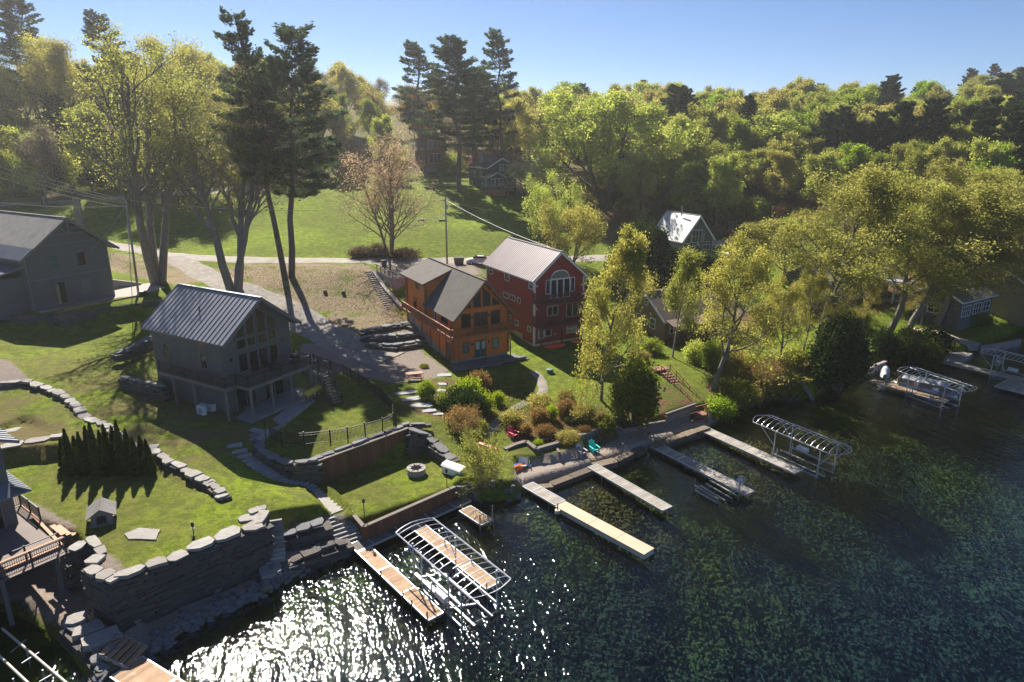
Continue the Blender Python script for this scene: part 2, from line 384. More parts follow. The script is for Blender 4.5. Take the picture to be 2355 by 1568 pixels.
forest = np.clip((fz - 17.5) / 3.0, 0, 1) * np.clip((fy - 150) / 20, 0, 1)
forest = np.maximum(forest, zone([(20,138),(60,160),(75,150),(60,108),(120,120),(500,160),(900,300),(900,1500),(-20,1500),(-10,185),(10,165),(8,150)], 6))
forest = np.maximum(forest, zone(tpoly([(-400,455),(0,452),(430,432),(480,420),(700,425),(700,400),(400,360),(0,330),(-400,330)]), 6))
forest = np.maximum(forest, zone(tpoly([(1400,640),(1480,620),(1600,640),(1700,700),(1900,660),(2400,600),(2400,700),(2200,690),(1950,740),(1700,770),(1480,740)]), 5) * .8)
forest *= 1 - zone(tpoly([(1650,540),(1690,470),(1860,470),(1890,545)]), 4)
zc = np.stack([grav, dirt, np.clip(mulch + forest, 0, 1), (sdist(LAND, fx, fy) > -.3).astype(float)], 1).astype(np.float32)
nx, ny = XX.shape
idx = np.arange(nx * ny).reshape(nx, ny)
gf = np.stack([idx[:-1, :-1], idx[1:, :-1], idx[1:, 1:], idx[:-1, 1:]], -1).reshape(-1, 4)

def ground_mat():
    q = NT("ground"); co = q.coord('World')
    at = q.n("ShaderNodeAttribute", attribute_name="zone"); sx = q.n("ShaderNodeSeparateColor"); q.l(at.outputs['Color'], sx.inputs[0])
    n1 = q.noise(co, .35, 6, .65); n2 = q.noise(co, 3.5, 5, .7); n3 = q.noise(co, .07, 3, .5); n4 = q.noise(co, 16, 4, .75)
    grass = q.mix(q.ramp(n1, .35, .7), (.15, .21, .012), (.265, .31, .022))
    grass = q.mix(q.ramp(n3, .45, .65), grass, (.29, .40, .014))
    grass = q.mix(q.math('MULTIPLY', q.ramp(n2, .47, .60), .5), grass, (.24, .225, .07))
    grass = q.mix(q.math('MULTIPLY', q.ramp(q.noise(co, 1.1, 6, .8), .44, .56), .7), grass, (.075, .115, .012))
    grass = q.mix(q.math('MULTIPLY', q.ramp(n4, .44, .60), .6), grass, (.045, .075, .010))
    vo = q.n("ShaderNodeTexVoronoi"); vo.inputs['Scale'].default_value = 1.9; q.l(co, vo.inputs['Vector'])
    ow = q.n('ShaderNodeSeparateXYZ'); q.l(co, ow.inputs[0]); near = q.math('MULTIPLY', q.ramp(ow.outputs['Y'], 85, 55), q.math('ADD', q.math('MULTIPLY', q.ramp(ow.outputs['Z'], 3.82, 4.1), .7), .35))
    grass = q.mix(q.math('MULTIPLY', q.math('MULTIPLY', q.ramp(q.noise(co, .22, 6, .7), .38, .54), near), .9), grass, (.18, .14, .065))
    dan = q.math('MULTIPLY', q.math('LESS_THAN', vo.outputs['Distance'], .085), q.ramp(n1, .5, .56))
    grass = q.mix(dan, grass, (.62, .47, .01))
    gvel = q.mix(q.ramp(n4, .35, .65), (.24, .205, .18), (.54, .46, .40)); gz_ = q.n('ShaderNodeSeparateXYZ'); q.l(co, gz_.inputs[0]); warm = q.ramp(gz_.outputs['Z'], 1.6, 1.0); gvel = q.mix(q.math('MULTIPLY', q.ramp(n1, .45, .7), warm), gvel, (.40, .27, .18)); gvel = q.mix(warm, q.mix(1.0, gvel, (.72, .70, .68), 'MULTIPLY'), gvel)
    dirt_ = q.mix(q.ramp(n2, .35, .65), (.24, .18, .11), (.42, .34, .22)); dirt_ = q.mix(q.ramp(n4, .48, .66), dirt_, (.12, .085, .05)); dirt_ = q.mix(q.math('MULTIPLY', q.ramp(q.noise(co, .3, 5, .7), .52, .62), .7), dirt_, (.12, .17, .02))
    mul = q.mix(q.ramp(n2, .4, .62), (.13, .075, .038), (.27, .155, .085)); mul = q.mix(q.ramp(n1, .44, .56), mul, (.11, .15, .025)); mul = q.mix(q.ramp(n4, .5, .7), mul, (.06, .035, .02))
    def wgt(w, k=.35): return q.ramp(q.math('ADD', w, q.math('MULTIPLY', q.math('ADD', q.math('SUBTRACT', n2, .5), q.math('SUBTRACT', n1, .5)), k * 2.6)), .38, .62)
    col = q.mix(wgt(sx.outputs[1], .6), grass, dirt_)
    col = q.mix(wgt(sx.outputs[2], .4), col, mul)
    col = q.mix(wgt(sx.outputs[0]), col, gvel)
    # lake bed sediment; light absorbed by deep water is put into its colour
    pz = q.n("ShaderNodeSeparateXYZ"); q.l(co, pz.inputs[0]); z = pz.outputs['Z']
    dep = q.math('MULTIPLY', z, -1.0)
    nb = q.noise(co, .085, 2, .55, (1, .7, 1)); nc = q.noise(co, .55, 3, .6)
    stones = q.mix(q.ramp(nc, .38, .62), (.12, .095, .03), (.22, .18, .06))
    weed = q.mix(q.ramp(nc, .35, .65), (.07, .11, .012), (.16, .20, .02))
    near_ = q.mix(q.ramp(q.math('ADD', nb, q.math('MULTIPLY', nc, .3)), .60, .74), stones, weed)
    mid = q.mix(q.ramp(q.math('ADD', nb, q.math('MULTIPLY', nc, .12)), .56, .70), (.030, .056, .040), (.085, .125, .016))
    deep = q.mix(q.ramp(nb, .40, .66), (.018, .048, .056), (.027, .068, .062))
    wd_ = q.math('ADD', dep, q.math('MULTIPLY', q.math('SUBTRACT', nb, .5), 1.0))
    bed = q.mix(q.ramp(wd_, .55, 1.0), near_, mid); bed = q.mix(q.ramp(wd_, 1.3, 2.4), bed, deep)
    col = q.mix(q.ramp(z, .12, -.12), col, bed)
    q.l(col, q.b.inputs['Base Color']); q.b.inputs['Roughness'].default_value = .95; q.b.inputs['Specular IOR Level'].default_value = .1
    lm = q.ramp(z, -.15, .1); q.l(q.bump(q.math('MULTIPLY', n4, lm), .7, .12, q.bump(q.math('MULTIPLY', n2, lm), .7, .28)), q.b.inputs['Normal']); return q.m
GM = ground_mat()
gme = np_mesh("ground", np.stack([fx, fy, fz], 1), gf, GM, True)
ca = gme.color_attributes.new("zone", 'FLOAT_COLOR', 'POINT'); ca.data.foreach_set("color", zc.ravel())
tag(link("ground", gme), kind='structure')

def water_mat():
    q = NT("lake_water"); co = q.coord('World'); q.t.nodes.remove(q.b)
    rt = q.n('ShaderNodeVectorRotate'); rt.rotation_type = 'Z_AXIS'; rt.inputs['Angle'].default_value = R(-19); q.l(co, rt.inputs['Vector']); cw = rt.outputs[0]
    n1 = q.noise(cw, .5, 3, .6, (1.5, .38, 1)); n2 = q.noise(cw, 4.0, 1.5, .5, (1.35, .6, 1)); n3 = q.noise(cw, 9.0, 2, .6, (1.2, .8, 1)); wp = q.ramp(q.noise(co, .045, 3, .6), .35, .65)
    n2m = q.math('MULTIPLY', n2, q.math('ADD', q.math('MULTIPLY', wp, .6), .55)); n1m = q.math('MULTIPLY', n1, q.math('ADD', q.math('MULTIPLY', wp, .5), .6))
    nrm = q.bump(n3, .2, .012, q.bump(n2m, .53, .092, q.bump(n1m, .6, .40)))
    tr = q.n("ShaderNodeBsdfTransparent"); tr.inputs[0].default_value = (.68, .76, .73, 1)
    gl = q.n("ShaderNodeBsdfGlossy"); gl.inputs['Roughness'].default_value = .045; gl.inputs[0].default_value = (.95, .97, 1, 1)
    fr = q.n("ShaderNodeFresnel"); fr.inputs[0].default_value = 1.33; q.l(nrm, fr.inputs['Normal']); q.l(nrm, gl.inputs['Normal'])
    mx = q.n("ShaderNodeMixShader"); q.l(q.math('MINIMUM', q.math('MULTIPLY', fr.outputs[0], 1.15), 1.0), mx.inputs[0])
    q.l(tr.outputs[0], mx.inputs[1]); q.l(gl.outputs[0], mx.inputs[2]); q.l(mx.outputs[0], q.out.inputs[0]); return q.m
wm = MB(); wm.add([(-690, -59, 0), (890, -59, 0), (890, 420, 0), (-690, 420, 0)], [(0, 1, 2, 3)])
tag(wm.build("lake_water", water_mat()), kind='structure')
M = {}
M['gravel'] = pm('gravel', (.28, .25, .22), (.40, .365, .32), 2.0, .95, bump=.6, bscale=14, bdist=.06, stain=((.25, .19, .14), .3, .5, .75), coord='World')
M['gravel_grey'] = pm('gravel_grey', (.185, .165, .145), (.33, .30, .265), 1.2, .95, bump=.6, bscale=14, bdist=.06, stain=((.28, .22, .16), .25, .5, .75), coord='World')
rib(LANE, 2.3, .06, "gravel_lane", M['gravel'])
rib(DRIVE, (2.2, 3.8), .09, "driveway", M['gravel_grey'])
rib(ROAD, 3.2, .06, "road", M['gravel'])
# ============================================================ MATERIALS
M['slate_siding'] = pm('slate_siding', (.105, .112, .112), (.125, .132, .132), .6, .8, lines=('Z', .18, .62, .1))
M['slate_trim'] = pm('slate_trim', (.14, .142, .14), (.17, .17, .165), 1.5, .7)
M['metal_roof_blue'] = pm('metal_roof_blue', (.16, .175, .21), (.20, .215, .25), .5, .55, metal=.15, stain=((.14, .15, .18), .4, .5, .8))
M['shingle_grey'] = pm('shingle_grey', (.16, .15, .145), (.235, .22, .21), 1.2, .9, lines=('Y', .35, .8, .15), bump=.5, bscale=9)
M['shingle_brown'] = pm('shingle_brown', (.17, .12, .095), (.23, .165, .13), 1.2, .9, lines=('Y', .22, .7, .2), bump=.5, bscale=9)
M['shingle_cabin'] = pm('shingle_cabin', (.10, .09, .08), (.145, .13, .115), 1.0, .9, lines=('Y', .22, .75, .2), bump=.5, bscale=9)
M['log_orange'] = pm('log_orange', (.76, .165, .014), (.90, .24, .026), .9, .55, lines=('Z', .21, .42, .16), vec=(.4, .4, 6), stain=((.26, .07, .015), 1.2, .55, .8))
M['log_end'] = pm('log_end', (.50, .20, .06), (.36, .12, .03), 5, .7)
M['deck_orange'] = pm('deck_orange', (.36, .125, .045), (.46, .17, .06), 1.5, .6, island=(.28, .09, .03))
M['dark_wood'] = pm('dark_wood', (.16, .085, .055), (.22, .12, .07), 2, .75)
M['red_siding'] = pm('red_siding', (.30, .024, .026), (.35, .032, .034), .5, .7, lines=('Z', .15, .6, .12))
M['red_deck'] = pm('red_deck', (.10, .02, .016), (.14, .03, .022), 1.5, .7)
M['rust_rail'] = pm('rust_rail', (.19, .075, .05), (.26, .11, .07), 1.5, .7)
M['metal_roof_pink'] = pm('metal_roof_pink', (.255, .205, .215), (.30, .245, .25), .4, .5, metal=.1)
M['white_paint'] = pm('white_paint', (.74, .74, .73), (.80, .80, .79), 1.5, .5)
M['cream'] = pm('cream', (.62, .56, .44), (.68, .62, .50), 1.5, .7)
M['concrete'] = pm('concrete', (.28, .265, .245), (.37, .35, .325), .8, .9, bump=.3, stain=((.26, .24, .21), .6, .5, .75))
M['pad'] = pm('pad', (.34, .31, .28), (.41, .375, .34), .5, .9, bump=.2, lines=('X', 2.4, .75, .02), stain=((.30, .26, .22), .5, .5, .75))
M['block_wall'] = pm('block_wall', (.34, .27, .25), (.44, .35, .32), .6, .9, island=(.30, .27, .27), bump=.5)
M['block_grey'] = pm('block_grey', (.15, .15, .155), (.22, .21, .20), 1.6, .9, island=(.11, .11, .125), bump=.5, bscale=12)
M['green_siding'] = pm('green_siding', (.022, .072, .052), (.03, .088, .062), .6, .75, lines=('Z', .18, .65, .12))
M['brick_orange'] = pm('brick_orange', (.36, .15, .075), (.42, .19, .10), 3, .9, lines=('Z', .1, .75, .2))
M['barn_red'] = pm('barn_red', (.20, .065, .045), (.25, .085, .06), 1, .85, lines=('Z', .2, .7, .1))
M['blue_siding'] = pm('blue_siding', (.075, .105, .145), (.09, .125, .165), .6, .75, lines=('Z', .16, .65, .12))
M['silver_roof'] = pm('silver_roof', (.50, .50, .50), (.56, .56, .56), .5, .45, metal=.15)
M['brown_siding'] = pm('brown_siding', (.17, .115, .09), (.20, .14, .11), .6, .8, lines=('Z', .13, .68, .14))
M['tan_siding'] = pm('tan_siding', (.27, .22, .15), (.32, .26, .18), .6, .8, lines=('Z', .14, .7, .12))
M['pale_roof'] = pm('pale_roof', (.42, .42, .44), (.50, .50, .52), .4, .7, stain=((.34, .33, .33), .4, .5, .7))
M['glass'] = pm('glass', (.012, .014, .018), None, 1, .08, spec=.45)
M['glass_pale'] = pm('glass_pale', (.16, .18, .18), None, 1, .12, spec=.7)
M['blind'] = pm('blind', (.50, .52, .48), (.56, .58, .54), 3, .5, lines=('Z', .06, .8, .3))
M['teal_door'] = pm('teal_door', (.02, .085, .08), (.025, .10, .09), 1, .5)
M['black_metal'] = pm('black_metal', (.018, .018, .02), (.03, .03, .033), 3, .45)
M['alu'] = pm('alu', (.60, .61, .63), (.68, .69, .70), 3, .32, metal=.55)
M['galv'] = pm('galv', (.34, .35, .36), (.44, .45, .46), 3, .45, metal=.5)
M['white_plastic'] = pm('white_plastic', (.72, .72, .72), (.78, .78, .78), 2, .4)
M['yellow_plastic'] = pm('yellow_plastic', (.58, .46, .04), (.64, .52, .06), 1, .5)
M['orange_wrap'] = pm('orange_wrap', (.42, .11, .045), (.36, .09, .04), 3, .8)
M['new_wood'] = pm('new_wood', (.42, .29, .13), (.50, .36, .17), 2, .8, island=(.36, .24, .10))
M['stone_wall'] = pm('stone_wall', (.07, .063, .057), (.145, .125, .105), 1.6, .9, island=(.075, .072, .07), bump=.9, bscale=5, bdist=.08, stain=((.24, .17, .10), .7, .55, .8), vec=(1, 1, 3))
M['stone_cap'] = pm('stone_cap', (.32, .305, .285), (.44, .42, .39), 1.6, .9, island=(.26, .235, .21), bump=.9, bscale=3.5, bdist=.08, stain=((.22, .19, .17), 1.0, .55, .75))
M['stone_dark'] = pm('stone_dark', (.17, .17, .175), (.24, .235, .23), 1.5, .9, island=(.14, .14, .15), bump=.9, bscale=4, bdist=.08)
M['plank'] = pm('plank', (.32, .20, .11), (.44, .29, .165), 2, .8, island=(.25, .165, .10), bump=.3, bscale=20, stain=((.20, .15, .11), .8, .5, .8))
M['plank_warm'] = pm('plank_warm', (.40, .245, .14), (.54, .36, .22), 2, .8, island=(.31, .19, .11), bump=.3, bscale=20, stain=((.62, .46, .32), 1.6, .55, .8))
M['plank_grey'] = pm('plank_grey', (.34, .30, .26), (.46, .42, .37), 2, .85, island=(.26, .235, .21), bump=.3, bscale=20, stain=((.22, .19, .17), .7, .5, .8))
M['plank_dark'] = pm('plank_dark', (.17, .15, .13), (.24, .21, .185), 2, .85, island=(.125, .11, .10), bump=.3, bscale=20)
M['tan_float'] = pm('tan_float', (.50, .375, .26), (.56, .42, .295), .8, .75, bump=.15, bscale=30)
M['fence_wood'] = pm('fence_wood', (.17, .075, .038), (.23, .105, .052), 1.5, .8, island=(.13, .058, .03), vec=(2, 2, .4))
M['timber_grey'] = pm('timber_grey', (.20, .165, .135), (.28, .235, .195), 1.5, .9, island=(.16, .135, .115), bump=.5)
M['composite'] = pm('composite', (.19, .145, .13), (.23, .18, .16), 1, .7, lines=('X', .15, .6, .1))
M['copper_trim'] = pm('copper_trim', (.42, .19, .09), (.48, .23, .12), 2, .65)
M['pole_wood'] = pm('pole_wood', (.26, .22, .18), (.36, .31, .26), 1.2, .9, vec=(4, 4, .4))
M['rubber'] = pm('rubber', (.02, .02, .02), None, 1, .8)
M['bark'] = pm('bark', (.085, .068, .05), (.15, .125, .10), 1.6, .95, bump=.9, bscale=3, bdist=.1, vec=(3, 3, .5))
M['bark_grey'] = pm('bark_grey', (.14, .125, .105), (.22, .20, .175), 1.6, .95, bump=.9, bscale=3, bdist=.1, vec=(3, 3, .5))
M['twig'] = pm('twig', (.16, .115, .085), (.22, .165, .125), 1.6, .95)
M['flagstone'] = pm('flagstone', (.33, .325, .32), (.42, .41, .40), 1.2, .85, island=(.28, .29, .30), bump=.5, bscale=5, stain=((.24, .22, .20), .9, .5, .75))
M['sand'] = pm('sand', (.50, .40, .28), (.56, .46, .33), 2, .95, bump=.4)
M['canvas'] = pm('canvas', (.36, .39, .43), (.44, .47, .50), 1, .6)

# ============================================================ HOUSES (local x along the front, y into the house)
FACE = {'front': ((1, 0), (0, -1)), 'left': ((0, 1), (-1, 0)), 'right': ((0, 1), (1, 0)), 'back': ((1, 0), (0, 1))}
def facept(face, u, out, z, off):
    (ux, uy), (nx_, ny_) = FACE[face]
    return (ux * u + nx_ * (out) + (off if face in ('left', 'right') else 0), uy * u + ny_ * out + (off if face in ('front', 'back') else 0), z)
def pbar(mb, face, off, u0, u1, z0, z1, d0, d1, mat=None):
    a = facept(face, u0, d0, z0, off); b = facept(face, u1, d1, z1, off)
    mb.box(min(a[0], b[0]), max(a[0], b[0]), min(a[1], b[1]), max(a[1], b[1]), z0, z1, mat)
def window(root, face, off, u, z, w_, h_, nu=1, nv=1, frame='white_paint', fw=.09, glass='glass', name='window', sill=True):
    """u, z = lower corner"""
    mb = MB()
    pbar(mb, face, off, u - fw, u, z - fw, z + h_ + fw, -.02, .07); pbar(mb, face, off, u + w_, u + w_ + fw, z - fw, z + h_ + fw, -.02, .07)
    pbar(mb, face, off, u, u + w_, z + h_, z + h_ + fw, -.02, .068); pbar(mb, face, off, u, u + w_, z - fw, z, -.02, .095 if sill else .068)
    b = .045
    for i in range(1, nu): x = u + w_ * i / nu; pbar(mb, face, off, x - b, x + b, z, z + h_, .022, .055)
    for j in range(1, nv): y = z + h_ * j / nv; pbar(mb, face, off, u, u + w_, y - b * .7, y + b * .7, .022, .05)
    o = mb.build(name, M[frame], root)
    g = MB(); pbar(g, face, off, u, u + w_, z, z + h_, -.02, .02); g.build('pane', M[glass], o)
    return o
def polywin(root, poly, off=0.0, frame='white_paint', glass='glass', fw=.1, name='window', face='front'):
    """window outline poly of (u, z), on the front wall"""
    cx_ = sum(p[0] for p in poly) / len(poly); cz_ = sum(p[1] for p in poly) / len(poly); n = len(poly)
    out = [(cx_ + (p[0] - cx_) * (1 + fw / (.01 + abs(p[0] - cx_))) if abs(p[0] - cx_) > .05 else p[0], cz_ + (p[1] - cz_) * (1 + fw / (.01 + abs(p[1] - cz_))) if abs(p[1] - cz_) > .05 else p[1]) for p in poly]
    mb = MB(); vs = []
    for pl, d in ((out, .0), (out, .07), (poly, .07), (poly, .0)):
        vs += [facept(face, p[0], d, p[1], off) for p in pl]
    fs = [(k * n + i, k * n + (i + 1) % n, (k + 1) * n + (i + 1) % n, (k + 1) * n + i) for k in range(3) for i in range(n)]
    mb.add(vs, fs); o = mb.build(name, M[frame], root)
    g = MB(); g.add([facept(face, p[0], .02, p[1], off) for p in poly], [tuple(range(n))]); g.build('pane', M[glass], o); return o
def gable_walls(root, w_, d_, he, hr, mat, base=-1.5, xr=None, name='wall'):
    xr = w_ / 2 if xr is None else xr; mb = MB()
    vs = [(x, y, z) for y in (0, d_) for x, z in ((0, base), (w_, base), (w_, he), (xr, hr), (0, he))]
    mb.add(vs, [(0, 1, 2, 3, 4), (9, 8, 7, 6, 5), (0, 4, 9, 5), (1, 6, 7, 2), (0, 5, 6, 1), (4, 3, 8, 9), (3, 2, 7, 8)])
    return mb.build(name, M[mat], root)
def roof_slab(mb, x0, z0, x1, z1, y0, y1, th=.16, seam=None, mat=None, sm=None):
    """sloping slab from eave (x0,z0) to ridge (x1,z1)"""
    L = math.hypot(x1 - x0, z1 - z0); nx_ = -(z1 - z0) / L; nz_ = (x1 - x0) / L
    if nz_ < 0: nx_, nz_ = -nx_, -nz_
    vs = [(x, y, z) for y in (y0, y1) for x, z in ((x0, z0), (x1, z1), (x1 + nx_ * th, z1 + nz_ * th), (x0 + nx_ * th, z0 + nz_ * th))]
    mb.add(vs, [(0, 1, 2, 3), (7, 6, 5, 4), (0, 3, 7, 4), (1, 5, 6, 2), (3, 2, 6, 7), (0, 4, 5, 1)], mat)
    if seam:
        n = int(round((y1 - y0) / seam))
        for i in range(n + 1):
            y = y0 + .03 + (y1 - y0 - .06) * i / n
            mb.beam((x0 + nx_ * (th + .02), y, z0 + nz_ * (th + .02)), (x1 + nx_ * (th + .02), y, z1 + nz_ * (th + .02)), .05, .07, sm or mat)
def gable_roof(root, w_, d_, he, hr, mat, oh=.45, of=1.2, ob=.8, seam=None, trim='white_paint', xr=None, y0=0.0, seam_mat=None):
    xr = w_ / 2 if xr is None else xr
    s1 = (hr - he) / xr; s2 = (hr - he) / (w_ - xr); mb = MB()
    ya, yb = y0 - of, y0 + d_ + ob
    roof_slab(mb, -oh, he - oh * s1 + .03, xr, hr + .03, ya, yb, .16, seam, M[mat], M[seam_mat] if seam_mat else M[mat])
    roof_slab(mb, w_ + oh, he - oh * s2 + .03, xr, hr + .03, ya, yb, .16, seam, M[mat], M[seam_mat] if seam_mat else M[mat])
    mb.beam((xr, ya, hr + .24), (xr, yb, hr + .24), .32, .07, M[mat]); o = mb.build('roof', None, root)
    for y in (ya - .04, yb + .04):
        t = MB(); t.beam((-oh, y, he - oh * s1 + .02), (xr, y, hr + .06), .06, .26); t.beam((w_ + oh, y, he - oh * s2 + .02), (xr, y, hr + .06), .062, .262); t.build('fascia', M[trim], o)
    t = MB(); t.beam((-oh - .03, ya, he - oh * s1 + .06), (-oh - .03, yb, he - oh * s1 + .06), .05, .2); t.build('gutter', M[trim], o)
    t = MB(); t.beam((w_ + oh + .03, ya, he - oh * s2 + .06), (w_ + oh + .03, yb, he - oh * s2 + .06), .05, .2); t.build('gutter', M[trim], o); return o
def railing(root, pts, mat, h=1.0, gap=.14, post=1.8, bal=.03, pw_=.1, name='railing', toprail=.09, postname='railing_post'):
    mb = MB(); posts = MB()
    for a, b in zip(pts[:-1], pts[1:]):
        a = Vector(a); b = Vector(b); L = (b - a).length; n = max(1, round(L / post))
        mb.beam(a + Vector((0, 0, h)), b + Vector((0, 0, h)), toprail, .05); mb.beam(a + Vector((0, 0, .12)), b + Vector((0, 0, .12)), .04, .05)
        k = max(2, int(L / gap))
        for i in range(1, k):
            p = a.lerp(b, i / k); mb.beam(p + Vector((0, 0, .12)), p + Vector((0, 0, h - .02)), bal, bal)
        for i in range(n + 1):
            p = a.lerp(b, i / n); mb.box(p.x - pw_ / 2, p.x + pw_ / 2, p.y - pw_ / 2, p.y + pw_ / 2, p.z, p.z + h + .08)
    return mb.build(name, M[mat], root)
def boards(mb, x0, x1, y0, y1, z, along='x', bw=.14, gap=.012, th=.04, mat=None):
    if along == 'x':
        n = max(1, int((y1 - y0) / (bw + gap))); s = (y1 - y0) / n
        for i in range(n): mb.box(x0, x1, y0 + i * s, y0 + (i + 1) * s - gap, z - th, z, mat)
    else:
        n = max(1, int((x1 - x0) / (bw + gap))); s = (x1 - x0) / n
        for i in range(n): mb.box(x0 + i * s, x0 + (i + 1) * s - gap, y0, y1, z - th, z, mat)
def stairs(name, p0, p1, width, n, mat, root=None, tread=.06, deep=.6, rails=None, railmat=None, solid=False, h=.9, jit=0.0, **kw):
    """flight from top p0 down to p1; a thing of its own unless root is given"""
    p0 = Vector(p0); p1 = Vector(p1); d = Vector((p1.x - p0.x, p1.y - p0.y, 0)); L = d.length; d.normalize(); a = math.atan2(d.y, d.x); s = Vector((-d.y, d.x, 0))
    r = root or empty(name, tuple(p1), 0, **kw); o0 = Vector((0, 0, 0)) if root else p1
    mb = MB(); step = L / n
    for i in range(n):
        c = p0 + d * (step * (i + .5)); z = p0.z + (p1.z - p0.z) * (i + .5) / n
        if solid: mb.obox(Vector((c.x, c.y, z - deep / 2)) - o0, step * 1.15, width * (1 + rnd(-jit, jit)), deep, a + rnd(-jit, jit) * .3, None, .01)
        else: mb.obox(Vector((c.x, c.y, z)) - o0, step * 1.02, width, tread, a)
    mb.build('tread' if not solid else 'step', M[mat], r)
    if not solid:
        st = MB()
        for sg in (-1, 1): st.beam(p0 + s * (sg * width / 2) - Vector((0, 0, .12)) - o0, p1 + s * (sg * width / 2) - Vector((0, 0, .05)) - o0, .06, .26)
        st.build('stringer', M[railmat or mat], r)
    if rails:
        for sg in rails:
            a0 = p0 + s * (sg * width / 2) - o0; a1 = p1 + s * (sg * width / 2) - o0; rb = MB()
            rb.beam(a0 + Vector((0, 0, h)), a1 + Vector((0, 0, h)), .08, .08); rb.beam(a0 + Vector((0, 0, h * .5)), a1 + Vector((0, 0, h * .5)), .04, .05)
            k = max(2, int((a1 - a0).length / 1.4))
            for i in range(k + 1): p = a0.lerp(a1, i / k); rb.beam(p - Vector((0, 0, .2)), p + Vector((0, 0, h)), .09, .09)
            rb.build('handrail', M[railmat or mat], r)
    return r

# ---- stone work
def polypts(pts, step):
    out = []
    for a, b in zip(pts[:-1], pts[1:]):
        a = Vector(a); b = Vector(b); n = max(1, int((b - a).length / step)); out += [a.lerp(b, i / n) for i in range(n)]
    return out + [Vector(pts[-1])]
def stone_wall(name, pts, label, zb=None, thick=.7, course=.28, cap=True, mat='stone_wall', capmat='stone_cap', capw=.9, capl=(.7, 1.9), group=None, slen=(.5, 1.5), batter=.06, cat='stone wall', capth=.17):
    """pts = (x, y, ztop) line along the top; zb = level of the foot (number or list)"""
    ps = [Vector(p) for p in pts]; zb = [zb] * len(ps) if not isinstance(zb, (list, tuple)) else zb
    seg = []; s = 0
    for i, (a, b) in enumerate(zip(ps[:-1], ps[1:])): L = (Vector((b.x, b.y, 0)) - Vector((a.x, a.y, 0))).length; seg.append((s, s + L, a, b, zb[i], zb[i + 1])); s += L
    def at(t):
        for s0, s1, a, b, z0, z1 in seg:
            if t <= s1 or s1 == seg[-1][1]:
                k = min(max((t - s0) / max(s1 - s0, 1e-6), 0), 1); return a.lerp(b, k), z0 + (z1 - z0) * k, math.atan2(b.y - a.y, b.x - a.x)
    root = empty(name, (ps[0].x, ps[0].y, zb[0]), 0, label, cat, group); o0 = Vector((ps[0].x, ps[0].y, zb[0]))
    mb = MB(); zmin = min(zb); zmax = max(p.z for p in ps); z = zmin; row = 0
    while z < zmax:
        h = course * rnd(.75, 1.3); t = -rnd(0, .6)
        while t < s:
            L = rnd(*slen); p, z0, a = at(min(max(t + L / 2, 0), s))
            if z + h * .4 > z0 - .3 and z + h * .6 < p.z:
                hh = min(h, p.z - z); nrm = Vector((-math.sin(a), math.cos(a), 0)); back = (z - z0) * batter
                mb.obox(Vector((p.x, p.y, z + hh / 2)) + nrm * (back * 0 + rnd(-.07, .07)) - o0, L * .985, thick * rnd(.9, 1.1), hh * .96, a + rnd(-.03, .03), None, .025)
            t += L
        z += h
    mb.build('stones', M[mat], root)
    if cap:
        cb = MB(); t = 0
        while t < s - .2:
            L = min(rnd(*capl), s - t + .2); p, z0, a = at(min(t + L / 2, s)); p1, _, _ = at(min(t + L, s)); p0, _, _ = at(t)
            tilt = (p1.z - p0.z) / max(L, .3); k = 7; sl = []
            W2 = capw * rnd(.7, 1.15)
            for i in range(k):
                an = 2 * math.pi * i / k + rnd(-.25, .25); ex = .5 * L * max(-1, min(1, math.cos(an) * 1.3)); ey = .5 * W2 * max(-1, min(1, math.sin(an) * 1.3)) * rnd(.7, 1.15)
                sl.append((ex * .97, ey))
            th = capth * rnd(.5, 1.5); shf = rnd(-.14, .14); vs = []
            for dz in (0, th):
                for ex, ey in sl:
                    ey = ey + shf
                    x = p.x + ex * math.cos(a) - ey * math.sin(a); y = p.y + ex * math.sin(a) + ey * math.cos(a)
                    vs.append(Vector((x, y, p.z + dz + tilt * ex + rnd(-.015, .015))) - o0)
            cb.add(vs, [tuple(range(k))[::-1], tuple(range(k, 2 * k))] + [(i, (i + 1) % k, k + (i + 1) % k, k + i) for i in range(k)])
            t += L
        cb.build('capstones', M[capmat], root)
    return root
def slab(name, pts3, th, mat, label, cat='stone slab', group=None, base=None):
    """one flat stone: outline in world points"""
    c = sum((Vector(p) for p in pts3), Vector()) / len(pts3); n = len(pts3)
    ps = [Vector(p) - c for p in pts3]
    if sum(ps[i].x * ps[(i + 1) % n].y - ps[(i + 1) % n].x * ps[i].y for i in range(n)) < 0: ps = ps[::-1]
    mb = MB(); vs = [p * 1.04 + Vector((0, 0, -th)) for p in ps] + [p + Vector((0, 0, rnd(-.02, .02))) for p in ps]
    mb.add(vs, [tuple(range(n))[::-1], tuple(range(n, 2 * n))] + [(i, (i + 1) % n, n + (i + 1) % n, n + i) for i in range(n)])
    o = mb.build(name, M[mat], None, tuple(c)); return tag(o, label, cat, group)
def irregular(cx_, cy_, rx, ry, a=0.0, n=8, z=None, j=.18):
    out = []
    for i in range(n):
        t = 2 * math.pi * i / n + rnd(-.2, .2); k = 1 + rnd(-j, j)
        ex = rx * k * max(-.85, min(.85, math.cos(t) * 1.15)); ey = ry * k * max(-.85, min(.85, math.sin(t) * 1.15))
        x = cx_ + ex * math.cos(a) - ey * math.sin(a); y = cy_ + ex * math.sin(a) + ey * math.cos(a)
        out.append((x, y, gz(x, y) + .06 if z is None else z))
    return out
